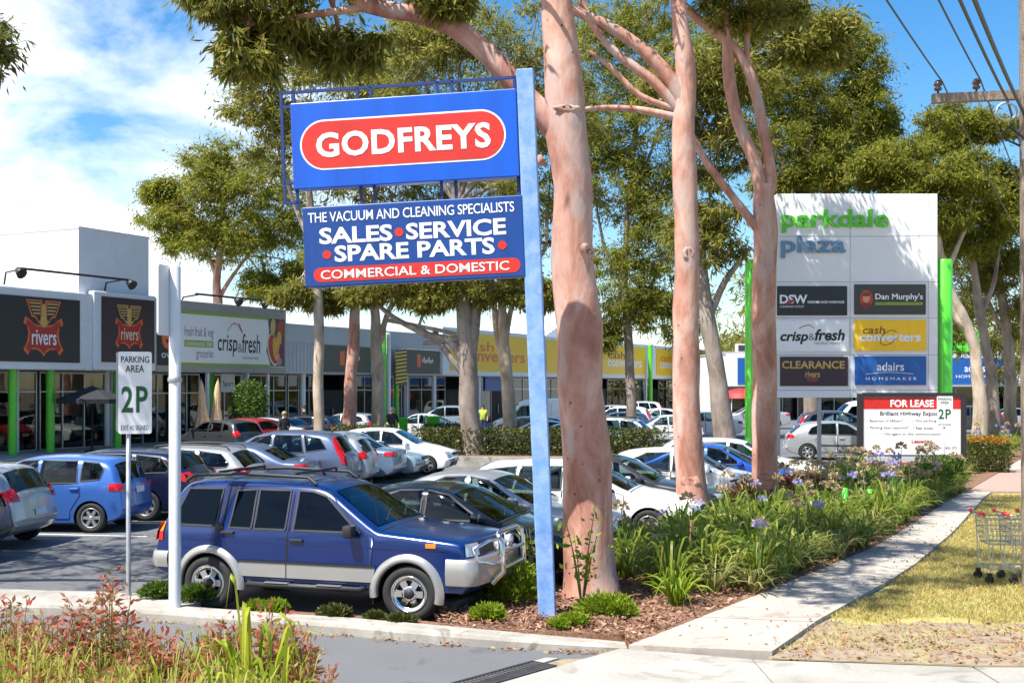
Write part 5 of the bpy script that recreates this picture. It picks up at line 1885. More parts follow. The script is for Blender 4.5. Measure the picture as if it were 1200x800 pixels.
MPV = dict(L=3.86, W=1.68, belt=.94, col='sky blue', wr=.30, wx=(1.24, -1.21), spokes=6, r=.12,
    up=[(1.93, .50), (1.92, .64), (1.84, .76), (1.60, .88), (1.36, .96), (.52, 1.40), (.20, 1.49), (-.35, 1.525), (-1.0, 1.51), (-1.48, 1.46), (-1.66, 1.36), (-1.83, 1.02), (-1.87, .92), (-1.90, .70), (-1.93, .52)],
    low=[(1.93, .42), (1.85, .22), (1.5, .17), (-1.5, .19), (-1.82, .28), (-1.93, .40)],
    ws=(1.33, .55), rw=(-1.82, -1.63), tum=.30,
    doors=[dict(skin=[(.98, .28), (1.05, .86), (.92, .93), (-.12, .95), (-.12, .28)], handle=(.04, .84)),
           dict(skin=[(-.135, .28), (-.135, .95), (-1.02, .98), (-1.0, .75), (-.80, .45), (-.78, .28)], handle=(-.88, .87))],
    glass=[[(1.10, .96), (.60, 1.27), (.28, 1.41), (-.08, 1.43), (-.08, .97)], [(-.155, .975), (-.155, 1.43), (-.92, 1.42), (-.98, .99)], [(-1.05, 1.02), (-1.02, 1.41), (-1.36, 1.38), (-1.50, 1.26), (-1.46, 1.06)]],
    mirror=(.90, 1.0), headlight=[[(.40, .66), (.76, .68), (.76, .88), (.48, .80)]],
    taillight=[([(.66, .83), (.80, .83), (.78, .98), (.66, .98)], M_tail), ([('side', 0), (-1.91, .83), (-1.62, .85), (-1.68, .98), (-1.86, .98)], M_tail)],
    grille=[[(-.4, .62), (.4, .62), (.4, .70), (-.4, .70)], [(-.5, .26), (.5, .26), (.5, .40), (-.5, .40)]],
    plates=[([(-.2, .44), (.2, .44), (.2, .54), (-.2, .54)], True), ([(-.2, .76), (.2, .76), (.2, .88), (-.2, .88)], False)], shut=[1.40])

WAGON = dict(L=4.70, W=1.78, belt=.93, col='white', wr=.315, wx=(1.42, -1.32), spokes=7, rails=(.1, -1.75),
    up=[(2.35, .52), (2.34, .62), (2.28, .70), (2.08, .78), (1.5, .89), (1.08, .95), (.25, 1.37), (-.1, 1.44), (-.8, 1.46), (-1.6, 1.42), (-1.85, 1.36), (-2.20, 1.02), (-2.28, .95), (-2.33, .70), (-2.35, .56)],
    low=[(2.35, .42), (2.26, .22), (1.9, .18), (-1.8, .2), (-2.22, .3), (-2.35, .44)],
    ws=(1.05, .29), rw=(-2.18, -1.86), tum=.33,
    doors=[dict(skin=[(.95, .30), (.97, .88), (.84, .93), (-.18, .93), (-.18, .30)], handle=(-.02, .80)),
           dict(skin=[(-.195, .30), (-.195, .93), (-1.14, .95), (-1.12, .75), (-.94, .45), (-.9, .30)], handle=(-1.0, .83))],
    glass=[[(.84, .955), (.22, 1.31), (-.14, 1.365), (-.14, .955)], [(-.215, .955), (-.215, 1.37), (-1.02, 1.36), (-1.12, .965)], [(-1.19, .975), (-1.10, 1.36), (-1.66, 1.30), (-1.90, 1.08), (-1.86, 1.0)]],
    mirror=(.76, .99), headlight=[[(.52, .60), (.80, .62), (.80, .74), (.50, .70)]],
    taillight=[([(.60, .80), (.82, .80), (.78, 1.0), (.62, 1.0)], M_tail), ([('side', 0), (-2.31, .80), (-2.02, .84), (-2.06, .98), (-2.24, 1.0)], M_tail)],
    grille=[[(-.45, .58), (.45, .58), (.42, .68), (-.42, .68)], [(-.6, .26), (.6, .26), (.55, .38), (-.55, .38)]],
    plates=[([(-.2, .43), (.2, .43), (.2, .53), (-.2, .53)], True), ([(-.2, .74), (.2, .74), (.2, .86), (-.2, .86)], False)], shut=[1.1])

SUVC = dict(L=4.52, W=1.80, belt=1.06, col='slate blue', wr=.345, wx=(1.34, -1.28), spokes=5, r=.12, ww=.22,
    up=[(2.26, .56), (2.25, .74), (2.16, .92), (1.85, 1.02), (1.25, 1.10), (.40, 1.54), (.05, 1.65), (-.6, 1.68), (-1.4, 1.64), (-1.78, 1.56), (-2.10, 1.10), (-2.17, 1.0), (-2.22, .8), (-2.26, .6)],
    low=[(2.26, .46), (2.15, .28), (1.8, .24), (-1.8, .26), (-2.15, .34), (-2.26, .48)],
    ws=(1.22, .44), rw=(-2.08, -1.80), tum=.30,
    doors=[dict(skin=[(.96, .36), (1.0, 1.0), (.86, 1.06), (-.16, 1.06), (-.16, .36)], handle=(0, .94)),
           dict(skin=[(-.175, .36), (-.175, 1.06), (-1.06, 1.09), (-1.06, .8), (-.88, .5), (-.86, .36)], handle=(-.94, .96))],
    glass=[[(.98, 1.09), (.36, 1.49), (-.12, 1.57), (-.12, 1.09)], [(-.195, 1.09), (-.195, 1.57), (-.94, 1.56), (-1.06, 1.11)], [(-1.13, 1.12), (-1.0, 1.56), (-1.46, 1.48), (-1.70, 1.20)]],
    mirror=(.84, 1.14), headlight=[[(.48, .78), (.80, .80), (.80, .96), (.52, .92)]],
    taillight=[([(.70, 1.02), (.82, 1.02), (.66, 1.52), (.58, 1.50)], M_tail), ([(.66, .78), (.84, .78), (.82, 1.0), (.68, 1.0)], M_tail), ([('side', 0), (-2.21, .80), (-2.10, .82), (-2.02, 1.06), (-2.12, 1.06)], M_tail), ([('side', 0), (-2.12, 1.06), (-2.02, 1.06), (-1.76, 1.50), (-1.80, 1.52)], M_tail)],
    grille=[[(-.45, .76), (.45, .76), (.44, .90), (-.44, .90)], [(-.6, .32), (.6, .32), (.6, .46), (-.6, .46)]],
    plates=[([(-.2, .52), (.2, .52), (.2, .62), (-.2, .62)], True), ([(-.2, .84), (.2, .84), (.2, .96), (-.2, .96)], False)], shut=[1.28])

VAN = dict(L=4.95, W=1.92, belt=1.20, col='white', wr=.33, wx=(1.55, -1.45), spokes=6, r=.14, tum=.12, ww=.2,
    up=[(2.47, .60), (2.46, .80), (2.38, 1.0), (2.05, 1.16), (1.85, 1.24), (1.15, 1.95), (.8, 2.12), (.2, 2.2), (-2.2, 2.2), (-2.40, 2.10), (-2.45, 1.6), (-2.47, .6)],
    low=[(2.47, .46), (2.36, .28), (2.0, .24), (-2.0, .26), (-2.4, .36), (-2.47, .48)],
    ws=(1.83, 1.12), rw=None,
    doors=[dict(skin=[(1.42, .40), (1.50, 1.15), (1.36, 1.2), (.55, 1.2), (.55, .40)], handle=(.68, 1.05)),
           dict(skin=[(.53, .40), (.53, 1.9), (-.60, 1.9), (-.60, .40)], handle=(.40, 1.05))],
    glass=[[(1.52, 1.23), (1.02, 1.80), (.62, 1.84), (.62, 1.23)]],
    mirror=(1.36, 1.30), headlight=[[(.5, .84), (.84, .86), (.84, 1.04), (.55, 1.0)]],
    taillight=[([(.80, .9), (.92, .9), (.92, 1.35), (.80, 1.35)], M_tail)],
    grille=[[(-.5, .72), (.5, .72), (.45, .86), (-.45, .86)]],
    plates=[([(-.2, .5), (.2, .5), (.2, .6), (-.2, .6)], True), ([(-.2, .8), (.2, .8), (.2, .92), (-.2, .92)], False)], shut=[])

PEOPLEVAN = variant(VAN, L=4.75, col='navy', belt=1.08,
    up=[(2.37, .60), (2.36, .78), (2.28, .94), (1.95, 1.06), (1.70, 1.12), (.85, 1.72), (.5, 1.84), (-.2, 1.88), (-1.8, 1.86), (-2.08, 1.78), (-2.28, 1.15), (-2.33, .8), (-2.37, .6)],
    low=[(2.37, .46), (2.26, .28), (1.9, .24), (-1.9, .26), (-2.3, .36), (-2.37, .48)],
    ws=(1.68, .88), rw=(-2.26, -2.09), tum=.22,
    glass=[[(1.34, 1.12), (.70, 1.62), (.10, 1.72), (.10, 1.12)], [(.02, 1.12), (.02, 1.72), (-.98, 1.72), (-.98, 1.12)], [(-1.06, 1.12), (-1.06, 1.72), (-1.78, 1.66), (-1.95, 1.2)]],
    doors=[dict(skin=[(1.2, .40), (1.25, 1.0), (1.1, 1.08), (.06, 1.08), (.06, .40)], handle=(.2, .98)), dict(skin=[(.04, .40), (.04, 1.08), (-1.0, 1.08), (-1.0, .7), (-.9, .40)], handle=(-.1, .98))],
    wx=(1.45, -1.35), mirror=(1.15, 1.18), headlight=[[(.5, .78), (.84, .80), (.84, .98), (.55, .94)]],
    taillight=[([(.72, 1.0), (.88, 1.0), (.82, 1.35), (.70, 1.35)], M_tail), ([('side', 0), (-2.3, 1.0), (-2.16, 1.0), (-2.16, 1.3), (-2.24, 1.3)], M_tail)],
    plates=[([(-.2, .5), (.2, .5), (.2, .6), (-.2, .6)], True), ([(-.2, .84), (.2, .84), (.2, .96), (-.2, .96)], False)])

OLDWAGON = variant(WAGON, L=4.6, rails=None, rw=(-2.1, -1.75), tum=.28)

# --- the blue four-wheel drive in front: built once, with all its trim
HERO = dict(L=4.42, W=1.74, belt=1.045, col='deep blue', wr=.350, wx=(1.36, -1.34), spokes=6, holes=True, r=.085, ww=.26, tint=True, blackhandle=True,
    bow=(.13, .06), gb=.06,
    up=[(2.21, .64), (2.205, .74), (2.17, .80), (2.13, .82), (2.10, 1.00), (2.03, 1.045), (1.6, 1.09), (1.02, 1.15), (.94, 1.17), (.26, 1.63), (.02, 1.695), (-.6, 1.72), (-1.5, 1.715), (-1.86, 1.67), (-2.06, 1.22), (-2.12, 1.10), (-2.17, .80), (-2.21, .62)],
    low=[(2.21, .50), (2.10, .36), (1.8, .36), (-1.75, .38), (-2.1, .44), (-2.21, .54)],
    ws=(.92, .30), rw=(-2.05, -1.87), tum=.27,
    doors=[dict(skin=[(.84, .46), (.90, 1.03), (.84, 1.06), (-.24, 1.06), (-.24, .46)], seam=[(.84, .46), (.90, 1.03), (.78, 1.09), (.24, 1.57), (.02, 1.62), (-.24, 1.63), (-.24, .46)], handle=(-.12, .955)),
           dict(skin=[(-.255, .46), (-.255, 1.06), (-1.19, 1.06), (-1.08, .80), (-.92, .62), (-.86, .46)], seam=[(-.255, .46), (-.255, 1.63), (-1.16, 1.62), (-1.19, 1.05), (-1.08, .80), (-.92, .62), (-.86, .46)], handle=(-1.08, 1.02))],
    glass=[[(.74, 1.085), (.22, 1.52), (.02, 1.575), (-.18, 1.58), (-.18, 1.085)], [(-.30, 1.085), (-.30, 1.58), (-.74, 1.58), (-.74, 1.085)], [(-.78, 1.085), (-.78, 1.58), (-1.05, 1.56), (-1.09, 1.09)], [(-1.28, 1.10), (-1.26, 1.58), (-1.76, 1.57), (-1.93, 1.17), (-1.90, 1.10)]],
    mirror=(.66, 1.10),
    headlight=[[(.50, .83), (.80, .83), (.78, .985), (.50, .985)]],
    taillight=[([(.70, .88), (.85, .88), (.83, 1.00), (.70, 1.00)], M_tail), ([(.70, 1.00), (.84, 1.00), (.83, 1.12), (.70, 1.12)], M_amber),
               ([('side', 0), (-2.17, .88), (-2.06, .88), (-2.06, 1.00), (-2.14, 1.00)], M_tail), ([('side', 0), (-2.15, 1.00), (-2.06, 1.00), (-2.06, 1.12), (-2.12, 1.12)], M_amber)],
    grille=[[(-.48, .84), (.48, .84), (.48, .99), (-.48, .99)]],
    plates=[([(-.2, .84), (.2, .84), (.2, .94), (-.2, .94)], False)], shut=[1.0])
hero, hs_ = build_car('four_wheel_drive', HERO, 'dark blue four-wheel drive with silver trim and chrome bull bar parked nearest the kerb', 'four wheel drive', None)
TS = C_['trim silver']
for sg in (1, -1):
    c = MB()
    hs_.side(c, [(.90, .47), (.93, .66), (-.90, .66), (-.90, .47)], .022, 0, sg, 24, 5)
    hs_.strip(c, [(.93, .665), (-.92, .665)], .03, .030, 1, sg)
    hs_.strip(c, [(-.248, .47), (-.248, .66)], .014, .024, 2, sg)
    c.build('lower_cladding', [TS, M_plastic, M_seam], hero)
    for xw, a0, a1 in ((1.36, -14, 188), (-1.34, -8, 196)):
        f = MB()
        n = 34
        vs, fs = [], []
        r0, r1 = .405, .508
        for i in range(n + 1):
            a = R(a0 + (a1 - a0) * i / n)
            for rr, up in ((r0, -.03), (r0, .045), (r0 + .03, .055), (r1 - .03, .04), (r1, .006)):
                x, z = xw + rr * math.cos(a), .350 + rr * math.sin(a) * .98
                v = hs_.D((x, hs_.w(x, max(.45, z)) + up, z))
                vs.append((v[0], v[1] * sg, v[2]))
        m = 5
        for i in range(n):
            for j in range(m - 1):
                q = (i * m + j, i * m + j + 1, (i + 1) * m + j + 1, (i + 1) * m + j)
                fs.append(q if sg < 0 else q[::-1])
        f.add(vs, fs, 0, True)
        f.build('arch_flare', TS, hero)
        g = MB(); g.box(xw - .48, xw - .46, sg * .60 - .14, sg * .60 + .24 if sg > 0 else sg * .60 + .14, .22, .52)
        g.v = [(x, (y if sg > 0 else y), z) for x, y, z in g.v]
        g = MB(); y0, y1 = sorted((sg * .58, sg * .86)); g.box(xw - .475, xw - .46, y0, y1, .20, .50); g.build('mud_flap', M_plastic, hero)
    s_ = MB()
    s_.tube([(.80, sg * .70, .40), (.74, sg * .93, .375), (-.74, sg * .93, .375), (-.80, sg * .70, .40)], .038, 10)
    for x in (.35, -.35): s_.box(x - .16, x + .16, min(sg * .895, sg * .965), max(sg * .895, sg * .965), .408, .418, 1)
    s_.build('side_step', [M_plastic, TS], hero)
    a = MB(); hs_.side(a, [(1.60, .93), (1.60, .985), (1.74, .985), (1.74, .93)], .012, 0, sg, 4, 2); a.build('indicator', M_amber, hero)
    k = MB(); hs_.strip(k, [(1.9, .90), (.9, .90), (-2.0, .92)], .014, .008, 0, sg); k.build('swage_strip', M_seam if False else C_['deep blue'], hero)
    fl = MB()
    v = hs_.D((-1.55, hs_.wr(-1.55, .98) + .003, .98))
    M = Matrix.Translation((-1.2, sg * (hs_.wr(-1.2, 1.06) + .012), 1.075)) @ Matrix.Rotation(R(-90 * sg), 4, 'X')
    fl.lathe([(0, .0), (.055, .0), (.06, -.012)], 20, 0, M); fl.build('fuel_flap', M_plastic, hero)
# wrap bumpers
def wrap_bumper(front, z0, z1, mats, name, side_len, out):
    b = MB()
    s = hs_
    n = 26
    rows = []
    hw = s.W / 2
    path = []
    xe = s.xend((z0 + z1) / 2, front) + (out if front else -out)
    sx = 1 if front else -1
    rc = .16
    yo = hw + .018
    path.append((xe - sx * side_len, yo))
    path.append((xe - sx * (rc + .06), yo))
    for i in range(1, 8):
        a = R(90 * i / 8)
        path.append((xe - sx * (rc + .06) + sx * rc * math.sin(a), yo - rc + rc * math.cos(a)))
    for y in (.55, .3, 0): path.append((xe + sx * (.06 * (1 - (y / .6) ** 2)) - sx * .05, y))
    full = path + [(x, -y) for x, y in path[-2::-1]]
    prof = [(-.05, z0), (-.01, z0 + .01), (0, z0 + .05), (0.012, (z0 + z1) / 2), (0, z1 - .03), (-.02, z1), (-.14, z1 + .004)]
    vs = []
    for i, (x, y) in enumerate(full):
        a = Vector(full[max(0, i - 1)]); c = Vector(full[min(len(full) - 1, i + 1)])
        t = (c - a).normalized(); nn = Vector((-t.y, t.x)) * (1 if front else -1)
        nn = Vector((t.y, -t.x))
        if nn.dot(Vector((x, y))) < 0: nn = -nn
        for o_, z in prof: vs.append((x + nn.x * o_, y + nn.y * o_, z))
    m = len(prof)
    fs, f2 = [], []
    for i in range(len(full) - 1):
        for j in range(m - 1):
            q = (i * m + j, i * m + j + 1, (i + 1) * m + j + 1, (i + 1) * m + j)
            fs.append(q if front else q[::-1])
    b.add(vs, fs, 0, True)
    b.build(name, mats, hero, angle=45)
wrap_bumper(True, .47, .80, TS, 'front_bumper', .44, .05)
wrap_bumper(False, .52, .74, TS, 'rear_bumper', .34, .05)
bb = MB()
xb = 2.36
for sg in (1, -1):
    bb.tube([(xb - .12, sg * .40, .46), (xb + .02, sg * .42, .62), (xb, sg * .42, .96), (xb - .05, sg * .40, 1.07), (xb - .06, sg * .30, 1.10)], .036, 10)
    bb.tube([(xb, sg * .42, .74), (xb - .02, sg * .74, .76), (xb - .14, sg * .86, .80), (xb - .20, sg * .86, .94), (xb - .08, sg * .66, 1.03), (xb - .01, sg * .42, 1.03)], .026, 10)
bb.tube([(xb - .06, -.30, 1.10), (xb - .06, .30, 1.10)], .036, 10); bb.tube([(xb + .01, -.42, .86), (xb + .01, .42, .86)], .026, 10)
bb.tube([(xb + .02, -.42, .66), (xb + .02, .42, .66)], .026, 10)
bb.build('bull_bar', M_chromeb, hero)
for sg in (1, -1):
    l_ = MB(); M = Matrix.Translation((xb - .10, sg * .2, .93)) @ Matrix.Rotation(R(90), 4, 'Y')
    l_.lathe([(0, -.05), (.07, -.05), (.085, 0), (.08, .03), (0, .045)], 18, 0, M); l_.build('driving_lamp', M_headl, hero)
# roof rack bars and the dark sunroof
rk = MB()
for sg in (1, -1):
    rk.tube([(.02, sg * .60, 1.66), (-.10, sg * .585, 1.745), (-1.0, sg * .58, 1.775), (-1.72, sg * .58, 1.74), (-1.82, sg * .60, 1.66)], .024, 8)
for x in (-.28, -1.35): rk.tube([(x, -.58, 1.79), (x, .58, 1.79)], .018, 8)
rk.build('roof_rack', M_plastic, hero)
an = MB(); an.tube([(.88, -.66, 1.16), (.80, -.70, 1.75)], .005, 5); an.build('aerial', M_plastic, hero)
rdp, fdp = G(259, 712), G(498, 727.6)
hd = (fdp - rdp).normalized()
hl = Vector((-hd.y, hd.x, 0))
hero.location = (rdp + fdp) / 2 + hl * .76 - hd * .15
hero.rotation_euler = (0, 0, math.atan2(hd.y, hd.x))
k_ = (fdp - rdp).length / 2.70
hero.scale = (k_ * .985, 1.0, .968)

# --- the rest of the car park
MASTER = {}
def master(kind):
    """one car of each kind; every other is a copy of it and of each part"""
    if kind not in MASTER:
        sp = dict(sedan=SEDAN, hatch=HATCH, mpv=MPV, wagon=WAGON, suv=SUVC, van=VAN, peoplevan=PEOPLEVAN, estate=OLDWAGON,
                  carhatch=variant(HATCH, col='white', L=4.2, up=[(2.05, .52), (2.04, .63), (1.97, .72), (1.70, .80), (1.3, .90), (1.0, .95), (.22, 1.37), (-.05, 1.42), (-.6, 1.43), (-1.2, 1.38), (-1.5, 1.30), (-1.88, 1.0), (-2.0, .9), (-2.03, .7), (-2.05, .55)],
                                   low=[(2.05, .42), (1.95, .22), (1.6, .18), (-1.6, .2), (-1.95, .3), (-2.05, .42)], ws=(.98, .26), rw=(-1.86, -1.52), wx=(1.30, -1.24), belt=.92, tum=.34,
                                   glass=[[(.78, .945), (.20, 1.29), (-.16, 1.345), (-.16, .945)], [(-.235, .945), (-.235, 1.345), (-.80, 1.33), (-1.15, 1.18), (-1.28, .98), (-1.2, .955)]],
                                   doors=[dict(skin=[(.92, .30), (.93, .86), (.80, .92), (-.18, .92), (-.18, .30)], handle=(-.02, .80)), dict(skin=[(-.195, .30), (-.195, .92), (-1.0, .94), (-.98, .75), (-.80, .45), (-.78, .30)], handle=(-.86, .82))],
                                   mirror=(.70, .98), shut=[1.02],
                                   headlight=[[(.48, .60), (.78, .62), (.78, .75), (.50, .70)]], taillight=[([(.55, .80), (.80, .80), (.78, .94), (.58, .94)], M_tail), ([('side', 0), (-2.02, .80), (-1.78, .82), (-1.80, .94), (-1.98, .94)], M_tail)],
                                   moulding=[(.9, .52), (.9, .57), (-.8, .57), (-.8, .52)]))[kind]
        r, _ = build_car('parked_van' if 'van' in kind else 'parked_car', sp, 'x', 'van' if 'van' in kind else 'car')
        MASTER[kind] = [r, sp['col'], False]
    return MASTER[kind]
def recolour(o, frm, to, extra=None):
    for ob in [o] + list(o.children_recursive):
        if ob.type != 'MESH': continue
        for sl in ob.material_slots:
            if sl.material == frm:
                sl.link = 'OBJECT'; sl.material = to
def car(kind, x, y, heading, col, label, scale=1.0, dz=0):
    r, c0, used = master(kind)
    if not used:
        o = r; MASTER[kind][2] = True
        MASTER[kind].append(copy_tree(r)) if False else None
    else:
        o = copy_tree(r)
    o.location = (x, y, dz)
    o.rotation_euler = (0, 0, R(heading + rnd.uniform(-1.5, 1.5)))
    o.scale = (scale,) * 3
    o['label'] = label
    # a copy's own coat
    frm = C_[c0]
    for ob in [o] + list(o.children_recursive):
        if ob.type != 'MESH': continue
        for i, m in enumerate(ob.data.materials):
            if m == frm:
                ob.material_slots[i].link = 'OBJECT'
                ob.material_slots[i].material = C_[col]
    return o
def at_px(x, Y): return (x - HX) / F * Y

# the row facing the shops, tails to the lane: (kind, tail x px, depth, colour, label)
def row_car(kind, tail_px, Y, L, heading, col, label, sc=1.0):
    h = Vector((math.cos(R(heading)), math.sin(R(heading))))
    tx = at_px(tail_px, Y)
    back = Vector((tx - .2, Y))               # the tail's far corner shows at tail_px
    c = back + h * (L / 2)
    return car(kind, c.x, c.y, heading, col, label, sc)
row_car('hatch', 6, 19.4, 3.8, 176, 'charcoal', 'dark grey car cut off by the left edge of the picture')
row_car('hatch', 62, 21.4, 3.8, 175, 'warm silver', 'pale silver hatchback with red corner lamps beside the light blue hatch')
row_car('mpv', 181, 23.9, 3.86, 176, 'sky blue', 'light blue tall hatchback standing behind the large parking sign', 0.98)
row_car('estate', 250, 26.0, 4.6, 174, 'navy', 'dark navy wagon behind the white light pole', 1.03)
row_car('wagon', 318, 28.0, 4.7, 174, 'silver', 'silver wagon with roof rails just above the blue four-wheel drive')
row_car('sedan', 381, 30.0, 4.66, 173, 'slate blue', 'dark slate sedan with its tail to the lane, between silver wagon and tall red lamps')
row_car('suv', 428, 31.9, 4.52, 173, 'slate blue', 'slate blue small four-wheel drive with tall red tail lamps')
row_car('hatch', 449, 33.6, 3.8, 173, 'silver', 'silver hatchback squeezed beside the slate four-wheel drive')
row_car('sedan', 481, 35.5, 4.66, 172, 'steel blue', 'steel blue sedan with red tail lamps in the lane-side row')
def nose_car(kind, nose_px, Y, L, heading, col, label, sc=1.0):
    h = Vector((math.cos(R(heading)), math.sin(R(heading))))
    n_ = Vector((at_px(nose_px, Y) , Y))
    c = n_ - h * (L / 2)
    return car(kind, c.x, c.y, heading, col, label, sc)
nose_car('sedan', 500, 37.2, 4.66, -8, 'pale blue', 'pale blue sedan parked nose out beside the steel blue one')
nose_car('carhatch', 532, 39.0, 4.1, -8, 'white', 'white car parked nose out at the end of its row by the hedge', 1.04)

# beside the blue four-wheel drive, noses to the garden bed
hang = math.degrees(math.atan2(hd.y, hd.x))
fw = Vector((hd.x, hd.y)); lf = Vector((hl.x, hl.y))
hc = Vector((hero.location.x, hero.location.y))
def bay(dist, shift): 
    c = hc + lf * dist + fw * shift
    return c.x, c.y
car('sedan', *bay(2.45, .72), hang, 'black', 'black sedan beside the blue four-wheel drive')
car('sedan', *bay(5.0, .45), hang + 1, 'silver', 'silver sedan between the black sedan and the pale wagon')
car('estate', *bay(7.75, 1.30), hang + 1, 'white', 'white wagon half behind the thickest gum trunk')
car('sedan', *bay(10.3, 1.4), hang, 'charcoal', 'dark grey sedan beyond the white wagon')
car('carhatch', *bay(13.4, 2.3), hang, 'white', 'white hatchback behind the middle gum trunk')
car('sedan', *bay(15.8, 2.7), hang, 'bright blue', 'bright blue sedan between two white cars')
car('estate', *bay(18.2, 2.9), hang, 'white', 'white car with dark side windows behind the bright blue bonnet')
# beyond the median and further back
car('sedan', at_px(628, 49.5), 49.5, 184, 'black', 'black sedan passing behind the hedge')
car('van', at_px(632, 62), 62, 181, 'white', 'plain white delivery van in front of the yellow shop')
car('estate', at_px(608, 55.5), 55.5, 178, 'black', 'black wagon in front of the white van')
car('suv', at_px(519, 70.5), 70.5, 180, 'pale blue', 'pale silver blue four-wheel drive beyond the green bins', 1.02)
car('wagon', at_px(702, 52.5), 52.5, 166, 'white', 'white wagon with red tail lamps right of the thickest gum trunk')
car('carhatch', at_px(776, 60.5), 60.5, 182, 'white', 'small white hatchback with dark side moulding behind the middle gum', .98)
car('suv', at_px(722, 70), 70, 170, 'white', 'white four-wheel drive with tall red lamps behind the white wagon')
car('sedan', at_px(770, 76), 76, 176, 'white', 'white sedan far back below the yellow boards')
car('hatch', at_px(712, 86), 86, 176, 'silver', 'silver hatchback farthest back below the yellow boards')
car('sedan', at_px(880, 80), 80, 178, 'silver', 'silver sedan far off between the green pylon pillar and leaning trunk', 1.1)
car('carhatch', at_px(985, 46.5), 46.5, -9, 'silver', 'silver hatchback seen under the plaza sign tower', 1.05)
car('suv', at_px(985, 57.5), 57.5, -6, 'charcoal', 'dark four-wheel drive behind the silver hatchback under the tower')
car('van', at_px(1012, 70), 70, 180, 'white', 'white van far behind the dark four-wheel drive', .92)
car('sedan', at_px(655, 45.8), 45.8, 178, 'charcoal', 'dark sedan half hidden by the thickest trunk, just past the hedge')
car('hatch', at_px(722, 63), 63, 172, 'silver', 'silver hatchback between the white wagon and white four-wheel drive')
car('sedan', at_px(820, 66), 66, 178, 'white', 'white sedan half hidden by the middle gum trunk, far back')
car('carhatch', at_px(690, 58), 58, 175, 'pale blue', 'pale blue hatchback partly behind the thickest trunk, by the white van')
car('suv', at_px(745, 92), 92, 178, 'white', 'white four-wheel drive in the last row before the yellow shop')
car('sedan', at_px(488, 62), 62, 178, 'white', 'white sedan beyond the median left of the pale silver blue four-wheel drive')
# near the shop fronts on the left
car('hatch', at_px(258, 49), 49, 148, 'charcoal', 'dark grey hatchback below the potted tree')
car('hatch', at_px(283, 51.5), 51.5, 150, 'red', 'dark red hatchback near the shops')
car('sedan', at_px(300, 54), 54, 150, 'white', 'white sedan between the red and the dark cars near the shops')
car('sedan', at_px(322, 56), 56, 150, 'charcoal', 'dark grey sedan near the shops behind the thin white post')
car('estate', at_px(348, 58), 58, 172, 'navy', 'navy wagon standing in front of the green shop glass')
car('hatch', at_px(402, 61), 61, 166, 'silver', 'silver hatchback between the thin gum trunks')
car('suv', at_px(1130, 72), 72, 175, 'charcoal', 'dark four-wheel drive seen between the far trunks right of the tower')
car('sedan', at_px(1180, 78), 78, 178, 'silver', 'silver sedan farthest right behind the far gum trunks')
# ---------------------------------------------------------------- trees
def bark_mat(name, a, b_, c, grey):
    m, nt, bs = new_mat(name)
    bs.inputs['Roughness'].default_value = 0.7
    bs.inputs['Specular IOR Level'].default_value = 0.3
    t = nt.nodes.new('ShaderNodeTexCoord')
    g = nt.nodes.new('ShaderNodeMapping'); g.inputs['Scale'].default_value = (1.5, 1.5, 0.55)
    nt.links.new(t.outputs['Object'], g.inputs[0])
    n = nt.nodes.new('ShaderNodeTexNoise'); n.inputs['Scale'].default_value = 1.5; n.inputs['Detail'].default_value = 10; n.inputs['Roughness'].default_value = .65
    n.inputs['Distortion'].default_value = .6
    nt.links.new(g.outputs[0], n.inputs['Vector'])
    r = nt.nodes.new('ShaderNodeValToRGB')
    e = r.color_ramp.elements
    e[0].position, e[0].color = .35, (*a, 1)
    e[1].position, e[1].color = .66, (*c, 1)
    x = e.new(.5); x.color = (*b_, 1)
    nt.links.new(n.outputs['Fac'], r.inputs[0])
    n2 = nt.nodes.new('ShaderNodeTexNoise'); n2.inputs['Scale'].default_value = 1.7; n2.inputs['Detail'].default_value = 7
    nt.links.new(g.outputs[0], n2.inputs['Vector'])
    r2 = nt.nodes.new('ShaderNodeValToRGB'); r2.color_ramp.elements[0].position = .54; r2.color_ramp.elements[1].position = .64
    r2.color_ramp.elements[1].color = (.8, .8, .8, 1)
    nt.links.new(n2.outputs['Fac'], r2.inputs[0])
    mx = nt.nodes.new('ShaderNodeMixRGB'); mx.inputs[2].default_value = (*grey, 1)
    nt.links.new(r2.outputs[0], mx.inputs[0]); nt.links.new(r.outputs[0], mx.inputs[1])
    # small dark scars
    v = nt.nodes.new('ShaderNodeTexVoronoi'); v.inputs['Scale'].default_value = 3.6
    nt.links.new(t.outputs['Object'], v.inputs['Vector'])
    r3 = nt.nodes.new('ShaderNodeValToRGB'); r3.color_ramp.elements[0].position = .045; r3.color_ramp.elements[1].position = .075
    r3.color_ramp.elements[0].color = (.25, .2, .18, 1)
    nt.links.new(v.outputs['Distance'], r3.inputs[0])
    ml = nt.nodes.new('ShaderNodeMixRGB'); ml.blend_type = 'MULTIPLY'; ml.inputs[0].default_value = 1
    nt.links.new(mx.outputs[0], ml.inputs[1]); nt.links.new(r3.outputs[0], ml.inputs[2])
    nt.links.new(ml.outputs[0], bs.inputs['Base Color'])
    n4 = nt.nodes.new('ShaderNodeTexNoise'); n4.inputs['Scale'].default_value = 9; n4.inputs['Detail'].default_value = 8
    nt.links.new(g.outputs[0], n4.inputs['Vector'])
    bp = nt.nodes.new('ShaderNodeBump'); bp.inputs['Strength'].default_value = .35; bp.inputs['Distance'].default_value = .03
    nt.links.new(n4.outputs['Fac'], bp.inputs['Height']); nt.links.new(bp.outputs[0], bs.inputs['Normal'])
    return m
M_bark = bark_mat('pink_gum_bark', (.28, .115, .08), (.46, .235, .175), (.63, .42, .345), (.47, .36, .325))
